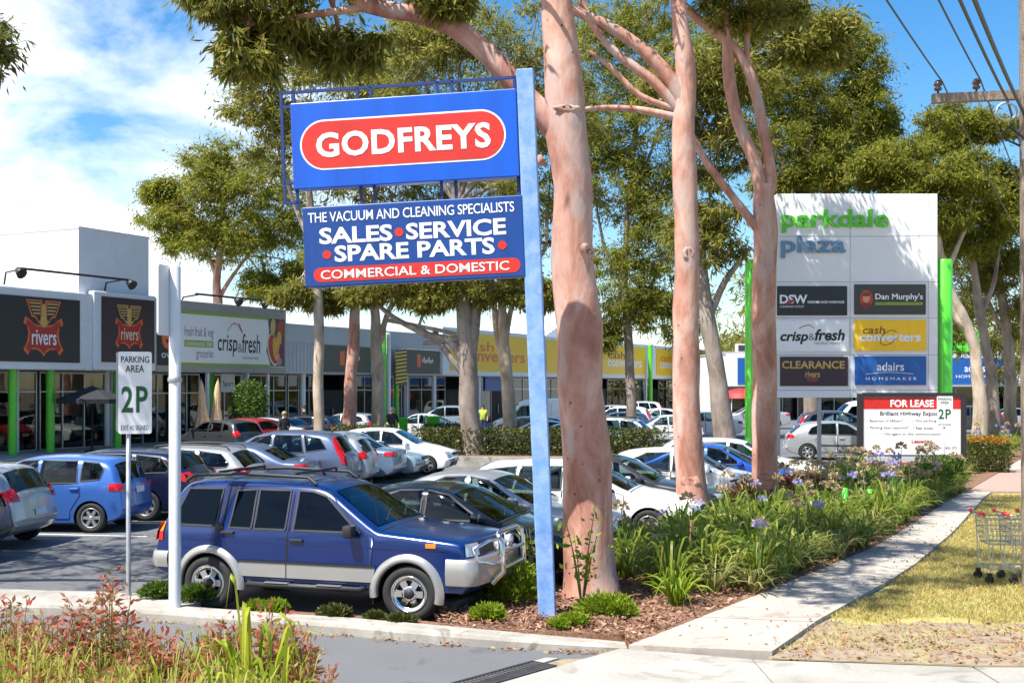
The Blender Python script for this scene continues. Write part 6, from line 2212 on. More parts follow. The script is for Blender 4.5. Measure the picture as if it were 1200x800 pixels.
M_bark_pale = bark_mat('cream_gum_bark', (.26, .19, .13), (.45, .36, .27), (.58, .50, .40), (.33, .28, .23))
M_bark_grey = bark_mat('grey_gum_bark', (.14, .105, .085), (.25, .20, .165), (.36, .30, .25), (.20, .17, .15))
M_gum = leaf_mat('gum_leaf', [(.12, .145, .027), (.21, .225, .042), (.30, .29, .052), (.38, .34, .072), (.16, .19, .034), (.46, .36, .10)], .66)
M_gum_bright = leaf_mat('bright_gum_leaf', [(.12, .16, .022), (.21, .25, .032), (.30, .32, .042), (.38, .36, .055), (.17, .21, .03), (.45, .35, .075)], .66)
M_gum_dark = leaf_mat('dark_gum_leaf', [(.08, .10, .022), (.13, .15, .032), (.19, .20, .045), (.26, .24, .06), (.10, .12, .026)], .56)

def trunk_mesh(mb, pts, rad, seed, n=14, cap=True):
    """a limb with swellings and slight bends between the given points"""
    ps, rs = [], []
    for i in range(len(pts) - 1):
        a, b = Vector(pts[i]), Vector(pts[i + 1])
        p0 = Vector(pts[i - 1]) if i else a * 2 - b
        p3 = Vector(pts[i + 2]) if i + 2 < len(pts) else b * 2 - a
        L = (b - a).length
        k = max(2, int(L / max(.25, rad[i] * 1.2)))
        k = min(k, 14)
        for j in range(k):
            t = j / k
            q = .5 * ((2 * a) + (-p0 + b) * t + (2 * p0 - 5 * a + 4 * b - p3) * t * t + (-p0 + 3 * a - 3 * b + p3) * t ** 3)
            r = rad[i] + (rad[i + 1] - rad[i]) * t
            w = mnoise.noise_vector((q.z * .7 + seed, q.x * .7, seed * 1.7)) * r * .22
            ps.append(q + w); rs.append(r * (1 + .10 * mnoise.noise((q.z * 1.4, seed * 3.1, q.x))))
    ps.append(Vector(pts[-1])); rs.append(rad[-1])
    mb.tube(ps, rs, n, 0, cap, squash=lambda i, w: 1 + .07 * mnoise.noise((math.cos(w) * 1.2, math.sin(w) * 1.2 + seed, i * .35)))
    return ps

def fol_points(ells, n_clump, seed):
    """centres of leaf sprays spread over the shell and the inside of ellipsoids"""
    rg = np.random.default_rng(seed)
    cs, rs = [], []
    for (c, rx, ry, rz), n in zip(ells, n_clump):
        d = unit(rg.normal(size=(n, 3)))
        r = rg.random(n) ** (1 / 2.6)
        p = d * r[:, None] * np.array([rx, ry, rz]) + np.array(c)
        cs.append(p)
        rs.append(np.full(n, (rx + rz) / 2) * rg.uniform(.24, .46, n))
    return np.concatenate(cs), np.concatenate(rs)

def crown_mesh(name, centres, radii, per, leaf, m, droop=.7, seed=1):
    global NR
    NR = np.random.default_rng(seed)
    n = len(centres)
    idx = np.repeat(np.arange(n), per)
    d = unit(NR.normal(size=(len(idx), 3)))
    rr = np.minimum(np.abs(NR.normal(size=len(idx))) * .62, 1.6) * np.where(NR.random(len(idx)) < .3, 1.7, 1.0)
    rad = radii[idx][:, None]
    sq = np.array([1, 1, .58])
    pos = centres[idx] + d * rr[:, None] * rad * sq
    dr = d * .8 + NR.normal(size=(len(idx), 3)) * .6
    dr[:, 2] -= droop
    dr = unit(dr)
    L = leaf * NR.uniform(.55, 1.5, len(idx))
    v, q = leaf_quads(pos, dr, L, L * NR.uniform(.17, .28, len(idx)), .9)
    return np_mesh(name, v, q, m)

def gum(name, base, trunk, limbs, ells, label, group=None, bark=None, leafm=None, clumps=26, per=60, leaf=.34, seed=1, twig=True, droop=.7, dens=None):
    """trunk: [(point, radius)], limbs: [[(point, radius)]], ells: [(centre, rx, ry, rz)]"""
    root = empty(name, base, 0, label, 'tree', group)
    b0 = Vector(base)
    mb = MB()
    trunk_mesh(mb, [Vector(p) - b0 for p, r in trunk], [r for p, r in trunk], seed)
    for i, lb in enumerate(limbs):
        trunk_mesh(mb, [Vector(p) - b0 for p, r in lb], [r for p, r in lb], seed + i * 2.3 + 1, 9)
    cl = [clumps if dens is None else dens[i] for i in range(len(ells))]
    cs, rs = fol_points([(tuple(Vector(c) - b0), rx, ry, rz) for c, rx, ry, rz in ells], cl, seed)
    if twig:
        # from the nearest limb end to each ellipsoid, then out to some of its sprays
        ends = [Vector(lb[-1][0]) - b0 for lb in limbs] + [Vector(trunk[-1][0]) - b0]
        ends_r = [lb[-1][1] for lb in limbs] + [trunk[-1][1]]
        k0 = 0
        for (c, rx, ry, rz), n in zip(ells, cl):
            c = Vector(c) - b0
            j = min(range(len(ends)), key=lambda i: (ends[i] - c).length)
            e = ends[j]
            mid = e.lerp(c, .55) + Vector((0, 0, .12 * (c - e).length))
            r1 = max(.035, ends_r[j] * .75)
            trunk_mesh(mb, [e, mid, c + Vector((0, 0, rz * .2))], [r1, r1 * .7, r1 * .35], seed + k0, 7)
            for i in range(0, n, 2):
                p = Vector(cs[k0 + i])
                s0 = c.lerp(mid, .5 * rnd.random())
                md2 = s0.lerp(p, .5) + Vector((0, 0, -.05 * (p - s0).length))
                mb.tube([s0, md2, p], [r1 * .38, r1 * .25, .008], 5, 0, False)
            k0 += n
    mb.build('trunk', bark or M_bark, root)
    link('crown', crown_mesh('crown', cs, rs, per, leaf, leafm or M_gum, droop, seed), root)
    return root

def E(x, y, rx, ry, Y, depth=None):
    k = Y / F
    p = P(x, y, Y)
    return (p, rx * k, (depth if depth else max(rx, ry) * k * .9), ry * k)
GIRTH = 1.0
def T(Y, *pts):
    """limb seen at places (x, y, width) of the photograph, at depth Y (or Y + dy)"""
    out = []
    for p in pts:
        d = Y + (p[3] if len(p) > 3 else 0)
        out.append((P(p[0], p[1], d), p[2] / F * d / 2 * GIRTH))
    return out

# the three pink gums of the garden bed
GIRTH = .90
Y1 = G(690, 697, .1).y
gum('gum_tree', P(692, 697, Y1), T(Y1, (693, 706, 92), (692, 690, 74), (689, 640, 67), (686, 540, 63), (680, 455, 61), (678, 380, 60), (671, 300, 56), (672, 220, 50), (665, 160, 58), (662, 120, 52), (656, 60, 44), (651, 0, 42), (648, -120, 38), (652, -260, 28), (660, -330, 20)),
    [T(Y1, (662, 160, 40), (640, 135, 34), (612, 108, 30), (575, 68, 27), (530, 32, 26), (480, 16, 24), (430, 8, 20), (380, -24, 14)),
     T(Y1, (648, -100, 24), (600, -190, 18), (520, -260, 12)), T(Y1, (650, -150, 24), (710, -230, 18), (780, -270, 12)), T(Y1, (430, 8, 12), (350, 20, 8), (290, 30, 5)),
     T(Y1, (530, 30, 10), (560, -40, 8), (590, -60, 6)), T(Y1, (636, 186, 14), (630, 191, 13))],
    [E(300, 12, 62, 34, Y1), E(290, 66, 44, 34, Y1), E(370, -30, 90, 30, Y1), E(480, -90, 110, 50, Y1), E(250, -20, 50, 30, Y1), E(460, -230, 110, 60, Y1), E(620, -330, 120, 60, Y1), E(780, -300, 110, 60, Y1), E(560, -170, 80, 40, Y1), E(700, -230, 90, 45, Y1), E(520, 6, 34, 18, Y1), E(400, 55, 60, 26, Y1 + .6), E(345, 40, 60, 34, Y1 + .8), (Vector((.35, 12.2, 9.6)), .9, 1.0, .6), (Vector((.5, 13.5, 10.4)), 1.35, 1.3, .7), (Vector((2.5, 13.4, 10.6)), 1.5, 1.3, .8), (Vector((4.0, 14.8, 10.8)), 1.5, 1.3, .8)],
    'thickest pink gum tree, rising just right of the leaning blue pole', 'pink gums of the garden bed', clumps=24, per=105, leaf=.155, seed=11, leafm=M_gum, droop=1.1)
Y2 = G(812, 624, .1).y
gum('gum_tree', P(812, 624, Y2), T(Y2, (814, 632, 56), (813, 615, 44), (809, 560, 39), (806, 480, 36), (804, 400, 33), (804, 300, 32), (803, 200, 31), (800, 140, 31), (803, 90, 26), (797, 20, 21), (795, -40, 20), (800, -150, 15), (806, -230, 10)),
    [T(Y2, (803, 125, 22), (785, 92, 20), (750, 55, 17), (710, 28, 15), (672, 12, 13), (620, -20, 10)), T(Y2, (797, 132, 14), (765, 95, 13), (720, 60, 11), (690, 20, 9), (665, -40, 8)),
     T(Y2, (797, 138, 11), (745, 128, 9), (690, 128, 7), (640, 140, 5)), T(Y2, (797, 130, 9), (750, 112, 8), (715, 78, 7), (690, 60, 4)),
     T(Y2, (796, -30, 14), (850, -100, 11), (900, -140, 8)), T(Y2, (797, -60, 14), (740, -130, 11), (690, -170, 8))],
    [E(620, -60, 80, 40, Y2), E(680, -130, 90, 50, Y2), E(800, -220, 110, 55, Y2), E(910, -160, 90, 50, Y2), E(730, -200, 80, 50, Y2), E(850, -110, 70, 40, Y2)],
    'middle pink gum tree with several thin limbs reaching left', 'pink gums of the garden bed', clumps=20, per=100, leaf=.17, seed=23)
Y3 = G(898, 610, .1).y
gum('gum_tree', P(898, 610, Y3), T(Y3, (899, 616, 46), (898, 600, 36), (897, 520, 33), (896, 440, 32), (897, 340, 31), (898, 270, 30), (896, 215, 24)),
    [T(Y3, (893, 230, 18), (885, 190, 17), (866, 145, 16), (855, 95, 16), (852, 55, 15), (850, 0, 12), (852, -90, 9)), T(Y3, (901, 225, 18), (903, 200, 16), (888, 120, 14), (874, 75, 14), (850, 45, 14), (815, 20, 12), (770, -30, 8)),
     T(Y3, (893, 275, 13), (862, 235, 11), (828, 190, 10), (812, 160, 8)), T(Y3, (902, 205, 10), (893, 130, 9), (875, 60, 8), (890, -20, 7), (930, -90, 6))],
    [E(850, 12, 42, 26, Y3), E(820, -40, 70, 34, Y3), E(870, -60, 90, 40, Y3), E(940, -110, 90, 45, Y3), E(780, -90, 80, 40, Y3), E(860, -150, 100, 50, Y3), E(905, 18, 40, 22, Y3)],
    'slimmest forked pink gum, standing before the plaza tower', 'pink gums of the garden bed', clumps=20, per=100, leaf=.17, seed=37, leafm=M_gum)
GIRTH = 1.0
M_scar = mat('bark_scar', (.16, .085, .06), .9, var=.35, scale=14, bump=.5, bscale=30)
def scar(tree_, Y, x, y, w_, h_):
    """a healed knot: a raised rim round a dark hollow, on the near face of the trunk"""
    k = Y / F
    trk = [c for c in tree_.children if c.name.startswith('trunk')][0]
    c0 = P(x, y, Y)
    loc = c0 - tree_.location
    hit, pt, nr, _ = trk.ray_cast(loc - Vector((0, 2.0, 0)), Vector((0, 1, 0)))
    if not hit: return
    b = MB()
    Q = Matrix.Translation(pt) @ nr.to_track_quat('Z', 'Y').to_matrix().to_4x4() @ Matrix.Diagonal((w_ * k / 2, h_ * k / 2, w_ * k / 2, 1))
    n = 20
    b.lathe([(1.7, -.3), (1.4, .0), (.95, .06), (.70, .02)], n, 0, Q)
    b.lathe([(.70, .02), (.5, -.05), (0, -.09)], n, 1, Q)
    b.v = [tuple(Vector(v) + Vector(mnoise.noise_vector(Vector(v) * 14)) * .018) for v in b.v]
    b.build('bark_scar', [M_bark, M_scar], tree_)
trees_ = [o for o in COL.objects if o.name.startswith('gum_tree')]
bpy.context.view_layer.update()
for Y_, i, lst in ((Y1, 0, ((690, 296, 24, 12), (684, 420, 6, 7), (700, 560, 7, 6), (664, 132, 20, 6))), (Y2, 1, ((806, 562, 14, 8), (818, 590, 8, 6), (806, 298, 10, 10), (795, 16, 6, 5))), (Y3, 2, ((895, 556, 12, 8), (897, 342, 9, 9)))):
    for a_ in lst: scar(trees_[i], Y_, *a_)
# the tree whose leaves hang in at the left edge; it stands outside the picture and shades the lane
gum('gum_tree', Vector((-11.6, 15.2, 0)), [(Vector((-11.6, 15.2, 0)), .32), (Vector((-11.5, 15.2, 3)), .27), (Vector((-11.2, 15.3, 5.2)), .22), (Vector((-10.9, 15.4, 7.5)), .14)],
    [[(Vector((-11.3, 15.3, 4.8)), .14), (Vector((-9.6, 15.0, 6.6)), .10), (Vector((-7.2, 14.5, 7.3)), .05)], [(Vector((-11.4, 15.3, 5.2)), .13), (Vector((-12.8, 16.2, 7.4)), .06)]],
    [(Vector((-6.35, 14.3, 7.05)), .42, .6, .45), (Vector((-7.4, 14.4, 7.3)), .75, .9, .6), (Vector((-8.6, 15.0, 7.7)), 1.3, 1.4, .8), (Vector((-10.4, 16.0, 8.3)), 1.6, 1.6, 1.1), (Vector((-12.6, 16.0, 8.0)), 1.6, 1.6, 1.1), (Vector((-9.6, 17.2, 7.6)), 1.3, 1.3, .7), (Vector((-11.0, 18.6, 7.6)), 1.5, 1.4, .8)],
    'gum tree whose dark leaves hang in at the top left corner', None, clumps=20, per=150, leaf=.14, seed=51, leafm=M_gum_dark, droop=1.2)

# gums of the car park and beyond
def far_gum(Y, base, trunk, limbs, ells, label, bark=None, leafm=None, clumps=24, per=64, leaf=.36, seed=1, group='gums of the car park', depth=None, droop=.6):
    b_ = P(base[0], base[1], Y); b_.z = 0
    tk = T(Y, *trunk)
    tk = [(Vector((b_.x, b_.y, -.05)), tk[0][1] * 1.2)] + tk
    return gum('gum_tree', b_, tk, [T(Y, *l) for l in limbs], [E(*e, Y, depth) for e in ells], label, group, bark, leafm, int(clumps * 1.7), int(per * 2.3), leaf * .66, seed, droop=droop)
far_gum(53, (374, 520), [(374, 500, 13), (373, 430, 12), (374, 380, 12), (371, 330, 12), (366, 270, 10), (360, 200, 7)], [[(372, 345, 7), (385, 300, 6), (400, 260, 4)], [(371, 300, 6), (345, 240, 5), (330, 190, 3)]],
        [(330, 160, 46, 44), (350, 90, 60, 50), (300, 110, 46, 42), (395, 300, 40, 22), (400, 200, 50, 60), (345, 345, 28, 14), (290, 70, 34, 28), (420, 110, 60, 60)], 'pale slender gum whose trunk stands left of the pinker twin trunk', M_bark_pale, seed=61, clumps=20)
far_gum(56, (408, 520), [(409, 500, 16), (411, 440, 14), (415, 390, 13), (417, 350, 11), (424, 260, 8), (430, 160, 6)], [[(417, 350, 6), (432, 325, 5), (445, 300, 4)], [(422, 280, 6), (450, 200, 5), (470, 130, 3)]],
        [(430, 60, 66, 50), (480, 100, 66, 56), (500, 30, 66, 40), (470, 210, 54, 60), (385, 352, 26, 14), (440, 330, 36, 18)], 'pinkish gum with a swollen foot between two pale gum trunks', M_bark, seed=67, clumps=22)
far_gum(57, (443, 522), [(442, 505, 16), (444, 440, 14), (441, 405, 14), (440, 370, 11), (436, 330, 9), (440, 240, 6)], [[(445, 402, 8), (453, 370, 7), (468, 340, 6), (478, 320, 5), (500, 260, 3)], [(453, 375, 5), (520, 388, 5), (560, 398, 4)]],
        [(500, 340, 44, 20), (440, 300, 40, 30), (520, 260, 50, 40), (560, 200, 60, 56)], 'cream forked gum beside the thin green column', M_bark_pale, seed=71, clumps=20)
far_gum(43.2, (553, 546), [(555, 540, 30), (552, 500, 24), (549, 450, 21), (547, 410, 22), (544, 370, 20), (539, 320, 15), (535, 240, 9)],
        [[(552, 410, 15), (556, 380, 14), (562, 340, 12), (574, 290, 8)], [(542, 420, 11), (528, 400, 10), (500, 392, 8), (462, 372, 6), (430, 345, 4)], [(545, 440, 9), (532, 425, 8), (512, 398, 7), (490, 384, 5)], [(545, 395, 8), (530, 398, 8), (496, 402, 5)], [(560, 350, 8), (585, 330, 6), (610, 290, 4)]],
        [(520, 318, 56, 24), (460, 332, 50, 20), (505, 352, 40, 13), (420, 345, 34, 12), (575, 345, 40, 16), (630, 345, 34, 18), (580, 300, 50, 30), (560, 110, 84, 60), (620, 60, 80, 56), (600, 220, 60, 60), (540, 40, 76, 40), (480, 60, 60, 50), (450, 140, 50, 50), (660, 130, 50, 50)], 'grey many-limbed gum rising from the clipped hedge', M_bark_grey, leafm=M_gum, seed=73, clumps=20, leaf=.30)
far_gum(47, (590, 520), [(598, 505, 17), (594, 450, 15), (592, 420, 15), (590, 395, 13), (588, 340, 9), (592, 280, 6)], [[(590, 420, 9), (582, 390, 8), (578, 350, 7), (570, 310, 5)], [(592, 400, 8), (600, 360, 6), (616, 330, 5), (640, 290, 4)]],
        [(640, 250, 50, 60), (600, 330, 40, 16), (570, 270, 36, 30), (650, 150, 60, 50)], 'pale gum with raised twin limbs right of the hedge gum', M_bark_pale, seed=79, clumps=20, leaf=.30)
far_gum(60, (738, 500), [(740, 480, 12), (738, 420, 11), (735, 380, 10), (732, 330, 8), (735, 250, 6)], [[(735, 380, 6), (760, 340, 5), (780, 300, 3)], [(733, 340, 5), (712, 300, 4), (700, 250, 3)]],
        [(735, 235, 62, 44), (722, 322, 54, 46), (770, 290, 52, 40), (745, 160, 66, 46), (700, 110, 60, 48), (760, 80, 60, 50), (790, 365, 46, 34), (700, 390, 30, 22), (740, 360, 44, 30), (690, 40, 60, 40), (780, 210, 46, 44), (760, 20, 60, 40), (830, 60, 50, 50), (700, 180, 44, 44)], 'leafy gum filling the gap between the two thickest trunks', M_bark_grey, M_gum_bright, seed=83, clumps=24)
far_gum(38.5, (843, 559), [(850, 530, 27), (848, 500, 26), (843, 455, 21), (836, 410, 19), (829, 370, 18), (824, 330, 14), (820, 250, 9)], [[(830, 375, 9), (850, 330, 8), (880, 290, 5)], [(824, 330, 8), (800, 270, 6), (790, 200, 4)]],
        [(832, 270, 50, 44), (845, 170, 56, 50), (800, 100, 60, 50), (870, 80, 60, 50), (930, 30, 56, 42), (960, 40, 46, 40)], 'leaning grey gum behind the slim forked pink gum', M_bark_grey, M_gum, seed=89, clumps=24)
far_gum(58, (950, 520), [(950, 480, 18), (950, 350, 15), (945, 240, 12), (948, 160, 8)], [[(946, 230, 8), (985, 190, 6), (1010, 150, 4)], [(945, 240, 8), (915, 190, 6), (905, 140, 4)]],
        [(955, 110, 62, 52), (1000, 70, 42, 42), (1010, 130, 42, 40), (930, 170, 52, 44), (985, 170, 52, 36), (905, 90, 50, 50), (960, 205, 50, 22), (1035, 150, 22, 20), (980, 40, 34, 26), (915, 215, 36, 20)], 'dense bright gum rising behind the plaza sign tower', M_bark_grey, M_gum_bright, seed=97, clumps=30, per=80, leaf=.34)
far_gum(54, (1148, 500), [(1149, 480, 17), (1146, 440, 14), (1140, 400, 13), (1128, 370, 12), (1118, 350, 11), (1105, 310, 9), (1098, 270, 7)], [[(1135, 385, 9), (1122, 375, 8), (1112, 340, 6), (1106, 300, 5)], [(1110, 320, 6), (1130, 270, 5), (1140, 230, 3)]],
        [(1055, 190, 42, 30), (1090, 215, 48, 32), (1060, 235, 44, 24), (1130, 205, 46, 32), (1020, 200, 28, 22), (1100, 255, 40, 18)], 'bright gum with a bent pale trunk right of the green pillar', M_bark_pale, M_gum_bright, seed=101, group='gums right of the tower', clumps=34, leaf=.34)
far_gum(56, (1163, 500), [(1166, 490, 13), (1160, 430, 12), (1153, 390, 11), (1146, 350, 10), (1140, 300, 8), (1132, 240, 5)], [[(1150, 370, 6), (1165, 330, 5), (1172, 280, 3)]],
        [(1120, 140, 46, 17), (1160, 150, 36, 14), (1155, 225, 40, 30), (1100, 170, 36, 16), (1165, 260, 34, 26), (1130, 285, 40, 18), (1180, 215, 30, 26)], 'gum with a straight dark trunk and a flat top crown', M_bark_grey, M_gum_bright, seed=103, group='gums right of the tower', clumps=32, leaf=.34)
far_gum(58, (1186, 505), [(1184, 490, 15), (1183, 430, 13), (1179, 380, 12), (1172, 340, 10), (1165, 290, 7)], [[(1180, 390, 6), (1166, 370, 5), (1155, 340, 3)]],
        [(1180, 300, 34, 36), (1195, 250, 34, 32), (1160, 320, 28, 26), (1200, 360, 30, 40)], 'rightmost dark gum trunk next to the power pole', M_bark_grey, M_gum, seed=107, group='gums right of the tower', clumps=22, leaf=.32)
far_gum(66, (256, 430), [(256, 420, 12), (255, 360, 11), (254, 330, 9), (258, 290, 7), (262, 240, 5)], [[(256, 350, 6), (268, 330, 5), (290, 300, 3)], [(255, 330, 5), (240, 290, 4), (220, 260, 3)]],
        [(235, 232, 60, 44), (292, 222, 60, 46), (198, 258, 34, 28), (330, 260, 44, 52), (285, 285, 50, 32), (262, 190, 56, 24), (235, 282, 50, 22), (310, 335, 30, 20), (355, 320, 24, 20), (190, 225, 24, 16)], 'rounded gum standing behind the grey shop tower', M_bark, M_gum_bright, seed=109, group=None, clumps=28, per=80, leaf=.36)
# a shelter belt closing the view: trees far behind, joined with an added row behind the camera
cs, rs = [], []
rg = np.random.default_rng(5)
for i in range(80):
    x = 20 + i * 1.3 + rg.uniform(-2, 2); Yb = 112 + rg.uniform(0, 20)
    for k in range(7):
        cs.append((x + rg.uniform(-3, 3), Yb + rg.uniform(-3, 3), rg.uniform(1.0, 11 + 3 * math.sin(i * .7)))); rs.append(rg.uniform(1.6, 2.8))
for i in range(40):
    x = -30 - i * 1.6 + rg.uniform(-2, 2); Yb = 130 + rg.uniform(0, 20)
    for k in range(4): cs.append((x + rg.uniform(-3, 3), Yb + rg.uniform(-3, 3), rg.uniform(1, 8))); rs.append(rg.uniform(1.6, 2.6))
for i in range(46):  # unseen row added behind the camera to darken reflections in windows and paint
    x = -75 + i * 3.3; Yb = -24 + rg.uniform(-4, 4)
    for k in range(5): cs.append((x + rg.uniform(-3, 3), Yb + rg.uniform(-2, 2), rg.uniform(.8, 9))); rs.append(rg.uniform(1.8, 2.8))
tag(link('treeline', crown_mesh('treeline', np.array(cs), np.array(rs), 130, .8, M_gum, .3, 5)), kind='stuff')
far_gum(80, (1075, 480), [(1075, 470, 12), (1070, 380, 10), (1072, 300, 8)], [[(1072, 330, 5), (1100, 290, 4)]], [(1080, 300, 60, 50), (1130, 340, 40, 44), (1040, 290, 40, 40), (1185, 420, 36, 40), (1100, 400, 40, 26)], 'gum farther back, seen between the tower and the bent pale trunk', M_bark_grey, M_gum, seed=113, group='gums right of the tower', clumps=24, leaf=.42)

# ---------------------------------------------------------------- hedges, shrubs and bed plants
M_hedge = leaf_mat('hedge_leaf', [(.03, .045, .010), (.055, .075, .015), (.09, .10, .02), (.13, .12, .03)], .25)
M_lush = leaf_mat('lush_leaf', [(.04, .09, .012), (.07, .14, .018), (.11, .19, .022), (.16, .23, .03)], .35)
M_lime_leaf = leaf_mat('lime_leaf', [(.13, .22, .012), (.20, .30, .018), (.27, .36, .025), (.34, .38, .04)], .40)
M_strap = leaf_mat('agapanthus_leaf', [(.09, .15, .022), (.15, .22, .03), (.22, .29, .038), (.32, .36, .055), (.44, .41, .13)], .5, .4)
M_strap_pale = leaf_mat('pale_strap_leaf', [(.10, .14, .03), (.18, .20, .05), (.28, .27, .09), (.38, .34, .14)], .35, .45)
M_redleaf = leaf_mat('red_shrub_leaf', [(.10, .018, .014), (.17, .03, .022), (.12, .05, .02), (.22, .06, .03)], .3)
M_bloom = leaf_mat('violet_flower', [(.30, .27, .58), (.42, .38, .68), (.52, .48, .75), (.36, .30, .58)], .4)
M_spent = leaf_mat('spent_flower', [(.40, .28, .17), (.48, .38, .24), (.42, .36, .16), (.50, .30, .24)], .3)
M_stalk = mat('flower_stalk', (.16, .19, .06), .6, var=.2)

def hedge(name, loc, sx, sy, sz, n, leaf, m, label, cat='hedge', rz=0, group=None, top=None, roundness=0.0):
    global NR
    NR = np.random.default_rng(int(abs(loc[0]) * 100 + n))
    p = NR.uniform(-1, 1, (n, 3))
    # keep to the outer half so that the core is dense but cheap
    k = np.max(np.abs(p), axis=1)
    p = p / k[:, None] * (NR.random((n, 1)) ** .25)
    if roundness:
        s_ = np.linalg.norm(p, axis=1, keepdims=True); p = p * (1 - roundness + roundness / np.maximum(s_, .7))
    w = 1 + .07 * np.sin(p[:, 0:1] * 9 + p[:, 1:2] * 5) + NR.normal(size=(n, 1)) * .03
    pos = p * np.array([sx / 2, sy / 2, sz / 2]) * w + np.array([0, 0, sz / 2])
    pos[:, 2] = np.maximum(pos[:, 2], .02)
    L = leaf * NR.uniform(.6, 1.3, n)
    v, q = leaf_quads(pos, unit(NR.normal(size=(n, 3)) + p * .6), L, L * .55)
    me = np_mesh(name, v, q, m)
    if top:
        me.materials.append(top)
        hi = (pos[:, 2] > sz * .86).astype(np.int32)
        me.polygons.foreach_set('material_index', hi)
    o = link(name, me)
    o.location = loc; o.rotation_euler = (0, 0, rz)
    return tag(o, label, cat, group)
hedge('clipped_hedge', (.95, 43.1, .36), 8.6, 1.5, .95, 15000, .11, M_hedge, 'long clipped hedge on the concrete median behind the parked row', rz=-.11)
hedge('clipped_hedge', (-6.7, 53, 0), 2.6, 1.4, 1.1, 3500, .12, M_hedge, 'low dark shrub mass between the pink and the cream gum trunk')
hedge('clipped_hedge', (-3.3, 58, 0), 2.0, 1.2, 1.0, 3000, .12, M_hedge, 'low brownish shrub mass between the two green bins')
q = P(1153, 556, 39)
M_rust = leaf_mat('rusty_tip_leaf', [(.30, .12, .015), (.40, .18, .02), (.26, .15, .02)], .3)
hedge('box_bush', (q.x, 38.6, 0), 1.15, 1.1, 1.20, 5000, .08, M_hedge, 'squared bush with rusty orange top beside the lease board', 'bush', top=M_rust, roundness=.2)
for i, (x, Yq, w_, h_) in enumerate(((1103, 31.0, 1.0, .95), (1089, 29.6, 1.0, .85))):
    hedge('box_bush', (at_px(x, Yq), Yq, .08), w_, w_, h_, 4200, .075, M_lush, ('dense green bush at the end of the bed, before the small parking sign', 'dense green bush left of the bed end, lower than its neighbour')[i], 'bush', roundness=.35)
# red leaved low hedge at the noses of the cars
red_spots = [(9.6, .9), (11.6, .95), (13.4, .9), (15.2, .85)]
for i, (d_, h_) in enumerate(red_spots):
    Yq = bl0.y + d_ * .888 + 1.2
    hedge('red_shrub', (bed_left(Yq) + .55, Yq, .1), 1.2, 1.6, h_ * .75, 2200, .09, M_redleaf, 'low red leaved shrub at the noses of the parked cars', 'shrub', group='red shrubs along the bed', rz=-1.1, roundness=.5)

def strap_clump(seed, n, h, spread, m, wd=.03, name='agapanthus'):
    global NR
    NR = np.random.default_rng(seed)
    a = NR.uniform(0, 2 * np.pi, n)
    r0 = NR.uniform(0, .10, n)
    base = np.stack([np.cos(a) * r0, np.sin(a) * r0, np.zeros(n)], axis=1)
    rr = spread * NR.uniform(.35, 1.1, n)
    hh = h * NR.uniform(.55, 1.1, n) * (1.15 - .35 * rr / spread)
    tip = np.stack([np.cos(a) * rr, np.sin(a) * rr, hh], axis=1)
    v, q = blades(base, tip, NR.uniform(.7, 1.25, n) * wd, hh * NR.uniform(.15, .75, n), 5)
    return np_mesh(name, v, q, m)
def flower_parts(seed, h, m, rad=.075):
    global NR
    NR = np.random.default_rng(seed)
    n = 46
    d = unit(NR.normal(size=(n, 3))); d[:, 2] = np.abs(d[:, 2]) * .9 - .15
    d = unit(d)
    pos = np.array([[0, 0, h]]) + d * rad * .55
    v, q = leaf_quads(pos, unit(d + NR.normal(size=(n, 3)) * .3), rad * .75, rad * .42)
    return np_mesh('flower_head', v, q, m)
st_me = {}
def stalk_mesh(h, lean):
    b = MB(); b.tube([(0, 0, 0), (lean * .3, 0, h * .5), (lean, 0, h)], [.008, .007, .006], 5); return b.mesh('flower_stalk', M_stalk)
aga_leaf = [strap_clump(200 + i, 70, .62 + .06 * i, .52, M_strap, .034) for i in range(4)]
aga_pale = [strap_clump(300 + i, 60, .52 + .05 * i, .55, M_strap_pale, .03) for i in range(2)]
flow_v = [flower_parts(400 + i, .0, M_bloom) for i in range(2)]
flow_s = [flower_parts(410 + i, .0, M_spent, .085) for i in range(2)]
stalks = [stalk_mesh(.76, .12), stalk_mesh(.68, -.10), stalk_mesh(.82, .02)]
stem_tip = [(.12, 0, .76), (-.10, 0, .68), (.02, 0, .82)]
def agapanthus(x, y, z, sc, label, group, me, flowers):
    o = link('agapanthus', me)
    o.location = (x, y, z); o.scale = (sc, sc, sc * rnd.uniform(.85, 1.1)); o.rotation_euler = (0, 0, rnd.uniform(0, 6.28))
    tag(o, label, 'plant', group)
    for fm in flowers:
        k = rnd.randrange(3)
        a = rnd.uniform(0, 6.28)
        s_ = link('flower_stalk', stalks[k], o); s_.location = (.08 * math.cos(a), .08 * math.sin(a), 0); s_.rotation_euler = (0, 0, a)
        f_ = link('flower_head', fm, s_); f_.location = stem_tip[k]
    return o
rnd.seed(42)
placed = []
def bed_has(x, y): return bed_left(y) + .3 < x < edge_x(PL, y) - .22
cnt = 0
tries = 0
